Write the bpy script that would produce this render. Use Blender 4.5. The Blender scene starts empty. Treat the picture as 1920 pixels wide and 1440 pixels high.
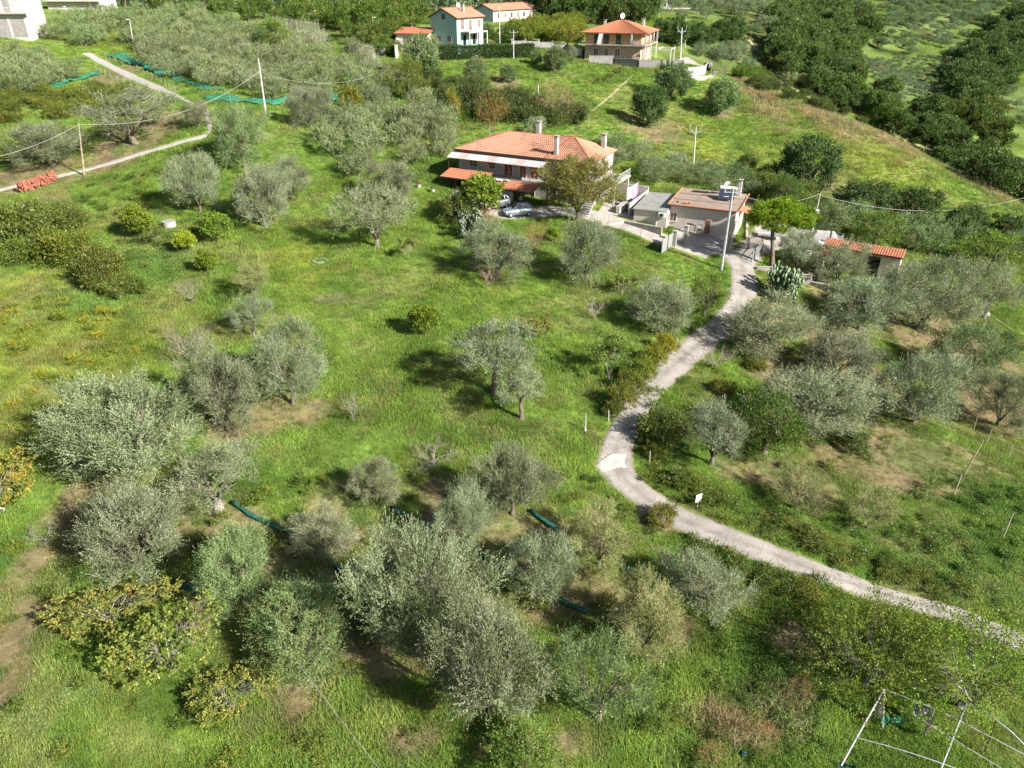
import bpy, math, random
import numpy as np
from mathutils import Vector, Matrix
random.seed(7); rng = np.random.default_rng(11)
C = bpy.context.scene.collection
SC = bpy.context.scene
# ------------------------------------------------------------------ camera, world, sun
PITCH = math.radians(29.0); FPX = 1377.0; CAMZ = 32.0
cam = bpy.data.cameras.new('camera'); camo = bpy.data.objects.new('camera', cam); C.objects.link(camo)
camo.location = (0, 0, CAMZ); camo.rotation_euler = (math.radians(90) - PITCH, 0, 0)
cam.sensor_fit = 'HORIZONTAL'; cam.sensor_width = 36.0; cam.lens = 36.0 * FPX / 1920.0
cam.clip_start = 0.5; cam.clip_end = 3000
SC.camera = camo
SUN_EL, SUN_AZ = math.radians(32), math.radians(-34)          # azimuth of the vector to the sun, from +X
sdir = Vector((math.cos(SUN_AZ) * math.cos(SUN_EL), math.sin(SUN_AZ) * math.cos(SUN_EL), math.sin(SUN_EL)))
W = bpy.data.worlds.new('World'); SC.world = W; W.use_nodes = True
wn = W.node_tree.nodes; wl = W.node_tree.links
sky = wn.new('ShaderNodeTexSky'); sky.sky_type = 'NISHITA'; sky.sun_disc = False
sky.sun_elevation = SUN_EL; sky.sun_rotation = math.pi / 2 - SUN_AZ
sky.air_density = 1.0; sky.dust_density = 2.0
wl.new(sky.outputs[0], wn['Background'].inputs[0]); wn['Background'].inputs[1].default_value = 0.052
sl = bpy.data.lights.new('sun', 'SUN'); sl.energy = 5.0; sl.angle = math.radians(0.53); sl.color = (1.0, 0.94, 0.86)
so = bpy.data.objects.new('sun', sl); C.objects.link(so)
so.rotation_euler = sdir.to_track_quat('Z', 'Y').to_euler(); so.location = (60, -60, 90)
SC.view_settings.view_transform = 'Standard'; SC.view_settings.look = 'None'
SC.view_settings.gamma = 1.0; SC.view_settings.use_curve_mapping = False
SC.view_settings.exposure = 1.45
SC.cycles.max_bounces = 5; SC.cycles.diffuse_bounces = 2; SC.cycles.glossy_bounces = 2
SC.cycles.transmission_bounces = 3; SC.cycles.transparent_max_bounces = 6

# ------------------------------------------------------------------ terrain height, from surveyed spots
SP, CP = math.sin(PITCH), math.cos(PITCH)
def ray(px, py):
    u = (px - 960) / FPX; v = (py - 720) / FPX
    return np.array([u, CP - v * SP, -SP - v * CP])
def pt_d(px, py, d, dz=0):
    r = ray(px, py); p = r * d; return (p[0], p[1], CAMZ + p[2] + dz)
def pt_z(px, py, z):
    r = ray(px, py); d = (z - CAMZ) / r[2]; return (r[0] * d, r[1] * d, z)
CPS = [pt_z(*a) for a in [
 (-200,1440,2),(0,1440,1.6),(480,1440,.6),(960,1440,0),(1440,1440,-1.3),(1920,1440,-2.6),(2300,1440,-3.5),
 (-300,1100,3),(0,1100,2.2),(480,1100,1.2),(960,1100,.4),(1440,1100,-.6),(1920,1100,-2.6),(2300,1100,-4),
 (-300,800,5),(0,800,4.2),(480,800,2.8),(960,800,1.7),(1180,800,1),(1500,800,-1.3),(1900,800,-4),(2300,800,-6),
 (-300,600,7),(0,600,5.8),(400,600,4.6),(800,600,3.6),(1150,600,2.2),(1350,600,1.2),(1600,600,-1.8),(1900,600,-4.5),(2400,600,-8),
 (600,450,5.4),(340,400,7),(0,470,6.8),(800,400,5.9),(940,395,5.5),(1100,405,4.9),(1250,445,3.4),(1360,480,2.6),(1450,460,2.2),
 (1640,510,-.8),(1860,480,-3.6)]]
CPS += [pt_d(*a) for a in [
 (158,328,100),(0,350,97),(-300,350,95),(390,255,105),(380,190,118),(499,215,115),(180,115,150),(0,75,150),(-300,90,150),
 (600,340,98),(1000,300,115),(750,250,118),(620,200,128),(850,195,133),(940,150,146),(820,100,161),(900,85,168),(600,90,165),
 (1160,122,164),(1250,130,160),(1220,225,140),(1000,220,128),(1300,323,118),(1180,335,112),(1150,260,128),(1355,200,150),(1400,150,165),
 (1520,345,120),(1650,250,150),(1800,330,140),(1920,390,130),(2200,560,115),(1700,420,112),
 (1650,248,190,-9),(1820,330,175,-9),(1480,190,190,-5),(2000,400,170,-8),
 (1480,160,222),(1700,200,232),(1850,300,210),(1900,340,200),(1700,150,270),(1650,60,320),(1880,200,255),(1880,100,320),(1880,10,400),
 (2200,300,230),(2300,60,380),(1500,60,262),(1450,10,330),(1500,110,240),(1330,60,235),(1200,15,300),(960,10,330),(600,20,280),(300,10,240),(0,10,220),(-400,10,220),
 (960,-20,480),(0,-20,420),(1600,-20,480),(2300,-25,600)]]
CPS += [(-500,700,60),(0,750,55),(500,750,70),(900,700,70),(-60,-60,2),(0,-60,-1),(60,-60,-5),(-250,0,10),(-250,200,40),(200,0,-16),(250,120,-18),(480,300,20)]
CPS = np.array(CPS, float)
def tps_fit(P, lam=0.02):
    n = len(P); X = P[:, :2] / 100.0
    d = np.linalg.norm(X[:, None] - X[None], axis=2)
    K = np.where(d > 0, d * d * np.log(d + 1e-12), 0) + lam * np.eye(n) * 0.02
    Q = np.hstack([np.ones((n, 1)), X])
    A = np.zeros((n + 3, n + 3)); A[:n, :n] = K; A[:n, n:] = Q; A[n:, :n] = Q.T
    b = np.concatenate([P[:, 2], np.zeros(3)])
    return X, np.linalg.solve(A, b)
TX, TWt = tps_fit(CPS)
def vnoise(x, y, s, seed=0):
    x = np.asarray(x, float) / s + seed * 17.13; y = np.asarray(y, float) / s + seed * 9.71
    xi = np.floor(x); yi = np.floor(y); fx = x - xi; fy = y - yi
    def h(a, b):
        t = np.sin(a * 127.1 + b * 311.7 + seed * 74.7) * 43758.5453
        return t - np.floor(t)
    fx = fx * fx * (3 - 2 * fx); fy = fy * fy * (3 - 2 * fy)
    return (h(xi, yi) * (1 - fx) + h(xi + 1, yi) * fx) * (1 - fy) + (h(xi, yi + 1) * (1 - fx) + h(xi + 1, yi + 1) * fx) * fy
def hgt(x, y):
    x = np.atleast_1d(np.asarray(x, float)); y = np.atleast_1d(np.asarray(y, float)); sh = x.shape
    x = x.ravel(); y = y.ravel(); out = np.empty(len(x))
    for i in range(0, len(x), 20000):
        q = np.stack([x[i:i+20000], y[i:i+20000]], 1) / 100.0
        d2 = ((q[:, None] - TX[None]) ** 2).sum(2)
        out[i:i+20000] = (0.5 * d2 * np.log(d2 + 1e-14)) @ TWt[:-3] + TWt[-3] + q @ TWt[-2:]
    out += (vnoise(x, y, 9, 1) - .5) * .5 + (vnoise(x, y, 3.1, 2) - .5) * .16
    return out.reshape(sh)
def gz(x, y): return float(hgt(x, y)[0])
_ds = np.concatenate([np.arange(14, 60, .5), np.arange(60, 200, 1.0), np.arange(200, 700, 3.0)])
def G(px, py, dz=0.0):
    """ground spot seen at a place of the photograph (dz above the ground)"""
    r = ray(px, py); P = r[None] * _ds[:, None]; z = CAMZ + P[:, 2] - hgt(P[:, 0], P[:, 1]) - dz
    k = np.where(z < 0)[0]
    if len(k) == 0: d = 600.0
    else:
        k = k[0]
        if k == 0: d = _ds[0]
        else:
            a, b = _ds[k-1], _ds[k]; d = a + (b - a) * z[k-1] / (z[k-1] - z[k])
            h2 = lambda t: CAMZ + r[2]*t - gz(r[0]*t, r[1]*t) - dz
            for _ in range(5):
                m = (a + b) / 2
                if h2(m) < 0: b = m
                else: a = m
            d = (a + b) / 2
    x, y = r[0] * d, r[1] * d
    return Vector((x, y, gz(x, y)))
def proj(x, y, z):
    d = y * CP + (CAMZ - z) * SP; up = y * SP - (CAMZ - z) * CP
    return 960 + FPX * x / d, 720 - FPX * up / d, d
def depth(P): return P[1] * CP + (CAMZ - P[2]) * SP
def tall(P, ypx):
    """height above P that shows at picture row ypx"""
    lo, hi = 0.0, 40.0
    for _ in range(30):
        m = (lo + hi) / 2
        if proj(P[0], P[1], P[2] + m)[1] > ypx: lo = m
        else: hi = m
    return (lo + hi) / 2
# ------------------------------------------------------------------ materials
def nodes(m):
    m.use_nodes = True; nt = m.node_tree; nt.nodes.clear(); return nt, nt.nodes, nt.links
def mat(name, col, rough=.8, var=.12, scale=3.0, metal=0.0, bump=0.0, dirt=None, tint=False):
    """plain surface with procedural mottling, wear and fine relief"""
    m = bpy.data.materials.new(name); nt, n, l = nodes(m)
    o = n.new('ShaderNodeOutputMaterial'); b = n.new('ShaderNodeBsdfPrincipled'); l.new(b.outputs[0], o.inputs[0])
    b.inputs['Roughness'].default_value = rough; b.inputs['Metallic'].default_value = metal
    tc = n.new('ShaderNodeTexCoord'); nz = n.new('ShaderNodeTexNoise'); nz.inputs['Scale'].default_value = scale
    nz.inputs['Detail'].default_value = 6; nz.inputs['Roughness'].default_value = .65; l.new(tc.outputs['Object'], nz.inputs[0])
    r = n.new('ShaderNodeValToRGB'); l.new(nz.outputs[0], r.inputs[0])
    lo = [max(0, c * (1 - var * 1.6)) for c in col]; hi = [min(1, c * (1 + var)) for c in col]
    if dirt: lo = dirt
    r.color_ramp.elements[0].color = (*lo, 1); r.color_ramp.elements[1].color = (*hi, 1)
    r.color_ramp.elements[0].position = .32 if not dirt else .25; r.color_ramp.elements[1].position = .62 if not dirt else .5
    out = r.outputs[0]
    if tint:
        oi = n.new('ShaderNodeObjectInfo'); mx = n.new('ShaderNodeMix'); mx.data_type = 'RGBA'; mx.blend_type = 'MULTIPLY'; mx.inputs[0].default_value = 1
        l.new(out, mx.inputs[6]); l.new(oi.outputs['Color'], mx.inputs[7]); out = mx.outputs[2]
    l.new(out, b.inputs[0])
    if bump:
        n2 = n.new('ShaderNodeTexNoise'); n2.inputs['Scale'].default_value = scale * 6; n2.inputs['Detail'].default_value = 4
        l.new(tc.outputs['Object'], n2.inputs[0]); bp = n.new('ShaderNodeBump'); bp.inputs['Strength'].default_value = bump; bp.inputs['Distance'].default_value = .05
        l.new(n2.outputs[0], bp.inputs['Height']); l.new(bp.outputs[0], b.inputs['Normal'])
    return m
def leafmat(name, a, b, trans=.3, gloss=.06, c=None):
    """leaves: per-leaf tone from one colour to another, tinted per plant, some light let through"""
    m = bpy.data.materials.new(name); nt, n, l = nodes(m)
    o = n.new('ShaderNodeOutputMaterial')
    at = n.new('ShaderNodeAttribute'); at.attribute_name = 'tone'
    r = n.new('ShaderNodeValToRGB'); l.new(at.outputs['Fac'], r.inputs[0])
    r.color_ramp.elements[0].color = (*a, 1); r.color_ramp.elements[0].position = .05
    r.color_ramp.elements[1].color = (*b, 1); r.color_ramp.elements[1].position = .85
    if c: e = r.color_ramp.elements.new(.95); e.color = (*c, 1)
    oi = n.new('ShaderNodeObjectInfo'); mx = n.new('ShaderNodeMix'); mx.data_type = 'RGBA'; mx.blend_type = 'MULTIPLY'; mx.inputs[0].default_value = 1
    l.new(r.outputs[0], mx.inputs[6]); l.new(oi.outputs['Color'], mx.inputs[7])
    d = n.new('ShaderNodeBsdfDiffuse'); t = n.new('ShaderNodeBsdfTranslucent'); g = n.new('ShaderNodeBsdfGlossy'); g.inputs['Roughness'].default_value = .45
    l.new(mx.outputs[2], d.inputs[0]); l.new(mx.outputs[2], t.inputs[0])
    s1 = n.new('ShaderNodeMixShader'); s1.inputs[0].default_value = trans; l.new(d.outputs[0], s1.inputs[1]); l.new(t.outputs[0], s1.inputs[2])
    s2 = n.new('ShaderNodeMixShader'); s2.inputs[0].default_value = gloss; l.new(s1.outputs[0], s2.inputs[1]); l.new(g.outputs[0], s2.inputs[2])
    l.new(s2.outputs[0], o.inputs[0]); return m
M = {}
def netmat(name, col, rough=.8, var=.3, scale=1.6, dirt=None):
    m = mat(name, col, rough, var, scale, dirt=dirt); nt, n, l = m.node_tree, m.node_tree.nodes, m.node_tree.links
    b = [x for x in n if x.type == 'BSDF_PRINCIPLED'][0]; o = [x for x in n if x.type == 'OUTPUT_MATERIAL'][0]; t = n.new('ShaderNodeBsdfTransparent'); mx = n.new('ShaderNodeMixShader')
    nz = n.new('ShaderNodeTexNoise'); nz.inputs['Scale'].default_value = 3.5; mr = n.new('ShaderNodeMapRange'); mr.inputs[1].default_value = .35; mr.inputs[2].default_value = .65; mr.inputs[3].default_value = .1; mr.inputs[4].default_value = .7
    l.new(nz.outputs[0], mr.inputs[0]); l.new(mr.outputs[0], mx.inputs[0]); l.new(b.outputs[0], mx.inputs[1]); l.new(t.outputs[0], mx.inputs[2]); l.new(mx.outputs[0], o.inputs[0]); return m
M['olive_leaf'] = leafmat('olive leaves', (.08, .105, .042), (.30, .34, .20), .24, .008, (.33, .36, .25))
M['green_leaf'] = leafmat('broad green leaves', (.045, .085, .012), (.13, .20, .035), .35, .02)
M['dark_leaf'] = leafmat('dark evergreen leaves', (.035, .065, .018), (.10, .145, .045), .25, .01)
M['fig_leaf'] = leafmat('turning fig leaves', (.11, .15, .03), (.30, .28, .06), .35, .02, (.38, .27, .08))
M['citrus_leaf'] = leafmat('citrus leaves', (.08, .14, .012), (.25, .33, .035), .35, .02)
M['dry_leaf'] = leafmat('dry brown leaves', (.12, .085, .045), (.30, .22, .12), .25, .02)
M['bramble_leaf'] = leafmat('bramble leaves', (.05, .085, .012), (.16, .20, .035), .3, .03, (.30, .24, .06))
M['cane_leaf'] = leafmat('cane leaves', (.10, .15, .05), (.26, .32, .13), .3, .05)
M['feather_leaf'] = leafmat('feathery tamarisk foliage', (.09, .11, .02), (.25, .24, .06), .3, .02, (.36, .25, .09))
M['pine_leaf'] = leafmat('pine needles', (.07, .13, .008), (.25, .36, .02), .3, .02)
M['cactus'] = mat('prickly pear pads', (.11, .155, .085), .6, .35, 2.0, tint=True)
M['bark'] = mat('grey brown bark', (.13, .105, .08), .95, .4, 6, bump=.8)
M['pale_bark'] = mat('pale grey bark', (.25, .23, .20), .9, .3, 6, bump=.4)
M['twig'] = mat('dry grey twigs', (.20, .17, .145), .95, .3, 3, tint=True)
M['plaster'] = mat('off white plaster', (.40, .38, .35), .9, .10, .8, dirt=(.27, .25, .225), bump=.1)
M['white_wall'] = mat('white painted wall', (.38, .372, .355), .85, .05, .6, dirt=(.28, .265, .245))
M['grey_wall'] = mat('bare cement block wall', (.22, .215, .205), .95, .15, 1.2, bump=.3)
M['teal_wall'] = mat('sea green painted wall', (.24, .42, .34), .85, .05, .5)
M['peach_wall'] = mat('apricot painted wall', (.52, .32, .17), .85, .06, .5)
M['stone_wall'] = mat('rough stone cladding', (.42, .33, .24), .95, .35, 2.2, bump=.8)
M['shaded_end_wall'] = mat('end wall with painted shade', (.36, .40, .46), .9, .08, .8)  # blue grey shade of the gable ends put into the wall colour
M['pink_wall'] = mat('pale rendered wall', (.52, .47, .41), .9, .08, .7)
M['tile'] = mat('terracotta roof tiles', (.31, .122, .062), .85, .2, 2.2, dirt=(.21, .092, .055), bump=.3, tint=True)
M['tile_old'] = mat('weathered terracotta tiles', (.31, .152, .098), .9, .25, .5, dirt=(.165, .112, .08), bump=.3)
M['tile_edge'] = mat('terracotta ridge tiles', (.23, .070, .036), .85, .2, 4)
M['roof_felt'] = mat('brown bitumen roof sheet', (.215, .165, .13), .9, .12, .5, dirt=(.16, .13, .105), bump=.1)
M['roof_sheet'] = mat('grey green corrugated sheet', (.215, .22, .20), .7, .12, .8)
M['awning'] = mat('white corrugated awning sheet', (.36, .35, .35), .6, .1, 1.0)
M['awning_pink'] = mat('faded pink awning sheet', (.34, .27, .26), .6, .1, 1.0)
M['dark_metal'] = mat('dark brown painted steel', (.05, .035, .03), .5, .2, 4)
M['steel'] = mat('galvanised steel', (.36, .37, .38), .55, .12, 3, metal=.3)
M['mesh_grey'] = mat('grey wire lattice', (.20, .21, .20), .8, .2, 6)
M['white_paint'] = mat('white painted metal', (.58, .58, .56), .5, .08, 3)
M['concrete'] = mat('pale concrete', (.29, .27, .245), .95, .14, 1.2, bump=.3)
M['pole_conc'] = mat('pole concrete', (.44, .42, .39), .9, .12, 2)
M['pole_wood'] = mat('weathered pole wood', (.30, .24, .18), .95, .25, 3)
M['red_paint'] = mat('dark red painted shutter', (.20, .035, .025), .6, .15, 3)
M['green_paint'] = mat('dark green painted shutter', (.02, .06, .04), .6, .15, 3)
M['brown_paint'] = mat('brown painted shutter', (.16, .09, .07), .7, .15, 3)
M['dark_open'] = mat('painted opening shade and dark goods', (.09, .08, .07), .95, .2, 2)  # dark colour painted on flush panels as the shade inside openings; also stored goods
M['cloth_white'] = mat('white cloth', (.55, .55, .55), .95, .06, 2)
M['cloth_purple'] = mat('purple cloth', (.60, .22, .66), .95, .15, 2)
M['cloth_grey'] = mat('striped grey curtain', (.50, .47, .45), .95, .15, 1.5)
M['net'] = netmat('green olive net', (.02, .15, .085), .8, .3, 1.6, dirt=(.03, .085, .045))
M['net_dark'] = mat('dark green rolled net', (.008, .085, .06), .8, .35, 3)
M['cable'] = mat('aged white cable', (.33, .32, .31), .8, .1, 2)
M['black'] = mat('black rubber', (.02, .02, .02), .7, .1, 5)
M['chalk'] = mat('chalky white spill', (.33, .32, .30), .95, .1, 4.5, dirt=(.19, .175, .155), bump=.5)
M['rust'] = mat('rusty brown metal', (.22, .12, .07), .8, .4, 3)
M['stake'] = mat('weathered grey stake', (.40, .36, .30), .95, .2, 3)
M['tile_stack'] = mat('stored terracotta tile', (.24, .085, .048), .9, .3, 3)
M['blue_plastic'] = mat('teal blue plastic', (.015, .05, .075), .5, .1, 3)
M['denim'] = mat('dark trousers', (.03, .03, .04), .9, .2, 6)
M['shirt'] = mat('grey green shirt', (.32, .38, .34), .9, .1, 6)
M['skin'] = mat('skin', (.50, .32, .23), .6, .05, 6)
M['hair'] = mat('grey hair', (.45, .43, .40), .8, .1, 6)
def principled(name, col, rough, metal=0, coat=0, spec=.5):
    m = mat(name, col, rough, .03, 2, metal); b = [x for x in m.node_tree.nodes if x.type == 'BSDF_PRINCIPLED'][0]
    b.inputs['Coat Weight'].default_value = coat; b.inputs['Specular IOR Level'].default_value = spec; return m
M['car_silver'] = principled('silver blue car paint', (.42, .50, .58), .3, .6, .8)
M['car_white'] = principled('white car paint', (.78, .79, .80), .3, 0, .8)
M['glass'] = principled('dark window glass', (.015, .02, .025), .06, 0, 0, .8)
M['panel_glass'] = principled('solar collector glass', (.03, .04, .06), .15, 0, 0, .8)
M['lamp_red'] = principled('red tail lamp', (.4, .02, .02), .2)
M['lamp_clear'] = principled('clear headlamp', (.7, .72, .75), .1)

# ------------------------------------------------------------------ mesh helpers
class MB:
    """collects boxes, tubes and sheets; build() links them as one mesh object"""
    def __init__(s): s.v = []; s.f = []
    def add(s, vs, fs):
        k = len(s.v); s.v += [tuple(p) for p in vs]; s.f += [tuple(i + k for i in f) for f in fs]; return s
    def box(s, x0, x1, y0, y1, z0, z1, bev=0):
        if bev:
            b = bev; ring = [(x0+b,y0),(x1-b,y0),(x1,y0+b),(x1,y1-b),(x1-b,y1),(x0+b,y1),(x0,y1-b),(x0,y0+b)]
            s.add([(x,y,z0) for x,y in ring] + [(x,y,z1-b) for x,y in ring] + [((x-(x0+x1)/2)*(1-2*b/(x1-x0))+(x0+x1)/2,(y-(y0+y1)/2)*(1-2*b/(y1-y0))+(y0+y1)/2,z1) for x,y in ring],
                  [tuple(range(7,-1,-1)), tuple(range(16,24))] + [(i,(i+1)%8,8+(i+1)%8,8+i) for i in range(8)] + [(8+i,8+(i+1)%8,16+(i+1)%8,16+i) for i in range(8)]); return s
        v = [(x0,y0,z0),(x1,y0,z0),(x1,y1,z0),(x0,y1,z0),(x0,y0,z1),(x1,y0,z1),(x1,y1,z1),(x0,y1,z1)]
        return s.add(v, [(0,3,2,1),(4,5,6,7),(0,1,5,4),(1,2,6,5),(2,3,7,6),(3,0,4,7)])
    def tube(s, pts, r, n=6, cap=True):
        pts = [Vector(p) for p in pts]; rs = r if isinstance(r, (list, tuple, np.ndarray)) else [r] * len(pts)
        V = []; F = []; up = None
        for i, p in enumerate(pts):
            d = (pts[min(i+1, len(pts)-1)] - pts[max(i-1, 0)])
            if d.length < 1e-9: d = Vector((0,0,1))
            d.normalize(); a = Vector((0,0,1)) if abs(d.z) < .9 else Vector((1,0,0))
            e1 = d.cross(a).normalized(); e2 = d.cross(e1)
            if up is not None and e1.dot(up) < 0: e1 = -e1; e2 = -e2
            up = e1
            V += [p + (e1 * math.cos(t) + e2 * math.sin(t)) * rs[i] for t in [2 * math.pi * k / n for k in range(n)]]
        for i in range(len(pts) - 1):
            F += [(i*n+k, i*n+(k+1)%n, (i+1)*n+(k+1)%n, (i+1)*n+k) for k in range(n)]
        if cap: F += [tuple(range(n-1, -1, -1)), tuple(range((len(pts)-1)*n, len(pts)*n))]
        return s.add(V, F)
    def cyl(s, x, y, z0, z1, r, n=16, r2=None): return s.tube([(x,y,z0),(x,y,z1)], [r, r if r2 is None else r2], n)
    def slab(s, quad, t):
        """a four-cornered sheet given thickness t downwards"""
        q = [Vector(p) for p in quad]; b = [p - Vector((0,0,t)) for p in q]; n = len(q)
        return s.add(q + b, [tuple(range(n)), tuple(range(2*n-1, n-1, -1))] + [(i, n+i, n+(i+1)%n, (i+1)%n) for i in range(n)])
    def mesh(s, name, m, smooth=False):
        me = bpy.data.meshes.new(name); me.from_pydata([tuple(v) for v in s.v], [], s.f); me.materials.append(M[m] if isinstance(m, str) else m)
        if smooth: me.polygons.foreach_set('use_smooth', [True] * len(me.polygons))
        me.update(); return me
    def build(s, name, m, parent=None, smooth=False, loc=None, label=None, kind=None):
        o = bpy.data.objects.new(name, s.mesh(name, m, smooth)); C.objects.link(o)
        if parent is not None: o.parent = parent
        if loc is not None: o.location = loc
        if label: o['label'] = label
        if kind: o['kind'] = kind
        return o
def empty(name, loc, label=None, cat=None, rz=0, group=None):
    o = bpy.data.objects.new(name, None); C.objects.link(o); o.location = loc; o.rotation_euler = (0, 0, rz); o.empty_display_size = .5
    tag(o, label, cat, group); return o
def tag(o, label=None, cat=None, group=None, kind=None):
    if label: o['label'] = label
    if cat: o['category'] = cat
    if group: o['group'] = group
    if kind: o['kind'] = kind
    return o
def fastmesh(name, V, quads, m, tone=None, tris=False, smooth=False):
    me = bpy.data.meshes.new(name); k = 3 if tris else 4; nf = len(quads)
    me.vertices.add(len(V)); me.vertices.foreach_set('co', np.asarray(V, np.float32).ravel())
    me.loops.add(nf * k); me.loops.foreach_set('vertex_index', np.asarray(quads, np.int32).ravel())
    me.polygons.add(nf); me.polygons.foreach_set('loop_start', np.arange(0, nf * k, k, dtype=np.int32))
    me.polygons.foreach_set('loop_total', np.full(nf, k, np.int32))
    if smooth: me.polygons.foreach_set('use_smooth', np.ones(nf, bool))
    if tone is not None:
        a = me.attributes.new('tone', 'FLOAT', 'FACE'); a.data.foreach_set('value', np.asarray(tone, np.float32))
    if m is not None: me.materials.append(M[m] if isinstance(m, str) else m)
    me.update(calc_edges=True); me.validate(); return me

# ------------------------------------------------------------------ ground: colour zones and sheet
def zone(px, py, rx, ry):
    P = G(px, py); d = depth(P); s = FPX / d
    sa = max(.06, (CAMZ - P.z) / math.hypot(math.hypot(P.x, P.y), CAMZ - P.z)); return (P.x, P.y, rx / s, ry / s / sa)
# colour kinds: 0 lush, 1 dry soil/straw, 2 yellow green, 3 dark weeds, 4 pale straw grass
ZONES = {1: [zone(*a) for a in [(860,1065,150,60),(1060,1130,120,50),(520,1075,110,50),(330,1010,60,40),(690,1230,90,50),(1000,1010,90,40),(1560,640,90,50),(1480,600,50,30),(1700,900,110,30),(900,1150,70,50),(720,1260,70,30),(1140,1000,40,40),(560,1080,80,50),(480,1000,80,30),(1650,850,190,60),(1480,900,120,40),(1600,720,150,60),(1780,640,120,90),(1460,690,60,60),(1560,560,60,40),(1850,760,90,80),
              (430,985,70,35),(560,770,60,25),(440,790,70,30),(1000,1070,110,60),(820,960,50,60),(1100,1100,60,40),(900,1000,70,40),(1260,1170,40,40),
              (300,980,80,50),(160,960,70,60),(30,1180,50,60),(60,1060,40,40),(20,1290,40,50),(60,330,90,16),(220,285,80,18),(300,245,50,12),(560,1290,70,45),(640,1190,60,50),
              (840,1230,90,60),(1010,1400,120,30),(780,1390,60,30),(620,950,50,40),(380,1150,60,50),(1340,1110,60,25),(210,145,35,14),(1240,960,60,30),
              (1230,240,60,14),(950,156,30,6),(1350,200,30,8),(1540,350,60,10),(1400,375,50,12),(640,560,40,12),(1500,1200,60,30),(700,1010,60,30)]],
         2: [zone(*a) for a in [(120,650,200,90),(60,560,120,60),(60,820,100,40),(200,730,80,30),(560,500,90,40),(1600,280,120,40),(250,1270,60,30),(1480,320,90,30),(1300,270,60,30)]],
         3: [zone(*a) for a in [(1780,1050,190,70),(1880,940,100,50),(1640,1090,90,30),(160,560,80,30),(100,1330,80,60),(1450,1250,80,80),(1300,1060,60,30),(1400,620,40,30),(1250,820,50,50),(300,500,50,40)]],
         4: [zone(*a) for a in [(1420,170,40,22),(1500,190,70,20),(1570,225,80,18),(1660,255,70,16),(1740,290,70,16),(1840,350,70,18),(1240,960,50,20),(1450,80,26,30),(1480,160,40,30),(1450,1330,60,40),(1340,1350,60,40)]]}
BASECOL = {0: (.170, .275, .054), 1: (.245, .185, .112), 2: (.255, .305, .058), 3: (.125, .22, .048), 4: (.36, .285, .165)}
def zone_w(x, y):
    out = {}
    nz = vnoise(x, y, 2.2, 5) * .6 + vnoise(x, y, .8, 6) * .4
    for k, zs in ZONES.items():
        w = np.zeros(len(x))
        for (cx, cy, rx, ry) in zs:
            r = np.sqrt(((x - cx) / rx) ** 2 + ((y - cy) / ry) ** 2)
            w = np.maximum(w, np.clip((1.25 - r) * 1.6 + (nz - .5) * 1.8, 0, 1) * (r < 1.7))
        out[k] = w
    return out
def gcol(x, y):
    zw = zone_w(x, y); c = np.tile(np.array(BASECOL[0]), (len(x), 1))
    n1 = vnoise(x, y, 14, 8)[:, None]; n2 = vnoise(x, y, 3.5, 9)[:, None]; n3 = vnoise(x, y, 1.1, 10)[:, None]
    c = c * (1 - .30 * n1) + np.array(BASECOL[2]) * .30 * n1
    for k in (2, 3, 4, 1):
        w = zw[k][:, None] * (.9 if k == 1 else .8); c = c * (1 - w) + np.array(BASECOL[k]) * w
    bare = np.clip((n2 * .5 + n3 * .5 - .60) * 5, 0, 1) * .45; c = c * (1 - bare) + np.array((.25, .22, .10)) * bare
    straw = np.clip((vnoise(x, y, 5.5, 14)[:, None] * .55 + vnoise(x, y, 1.6, 15)[:, None] * .45 - .54) * 5, 0, 1) * .42; c = c * (1 - straw) + np.array((.30, .285, .12)) * straw
    deep = np.clip((vnoise(x, y, 4.2, 16)[:, None] * .6 + vnoise(x, y, 1.2, 17)[:, None] * .4 - .56) * 6, 0, 1) * .5; c = c * (1 - deep) + np.array((.075, .155, .03)) * deep
    c = c * (.78 + .44 * vnoise(x, y, 1.4, 12)[:, None])
    far = np.clip((y - 185) / 60, 0, 1)[:, None] * .75; c = c * (1 - far) + (np.array((.085, .118, .038)) + .07 * (n1 - .5)) * far
    fm = np.clip((y - 170) / 40, 0, 1)[:, None]; c = c * (1 + fm * (1.3 * (vnoise(x, y, 9, 41)[:, None] - .5) + .7 * (vnoise(x, y, 4, 42)[:, None] - .5)))
    return c, zw
ys = [-45.0]
while ys[-1] < 760:
    y = ys[-1]; ys.append(y + (2.0 if y < 5 else .5 if y < 75 else .5 + (y - 75) * .012))
ys = np.array(ys); NU = 330; us = np.linspace(-1, 1, NU)
YY = np.repeat(ys[:, None], NU, 1); XX = us[None] * (38 + np.maximum(YY, 0) * .92)
ZZ = hgt(XX, YY); nr = len(ys)
idx = np.arange(nr * NU).reshape(nr, NU)
q = np.stack([idx[:-1, :-1], idx[:-1, 1:], idx[1:, 1:], idx[1:, :-1]], -1).reshape(-1, 4)
gm = bpy.data.materials.new('meadow soil and turf'); nt, n, l = nodes(gm)
o_ = n.new('ShaderNodeOutputMaterial'); b_ = n.new('ShaderNodeBsdfDiffuse'); l.new(b_.outputs[0], o_.inputs[0])
at = n.new('ShaderNodeAttribute'); at.attribute_name = 'gcol'
tc = n.new('ShaderNodeTexCoord'); nz = n.new('ShaderNodeTexNoise'); nz.inputs['Scale'].default_value = 1.6; nz.inputs['Detail'].default_value = 9; nz.inputs['Roughness'].default_value = .75
l.new(tc.outputs['Object'], nz.inputs[0]); mr = n.new('ShaderNodeMapRange'); mr.inputs[1].default_value = .3; mr.inputs[2].default_value = .7; mr.inputs[3].default_value = .5; mr.inputs[4].default_value = 1.3
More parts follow.
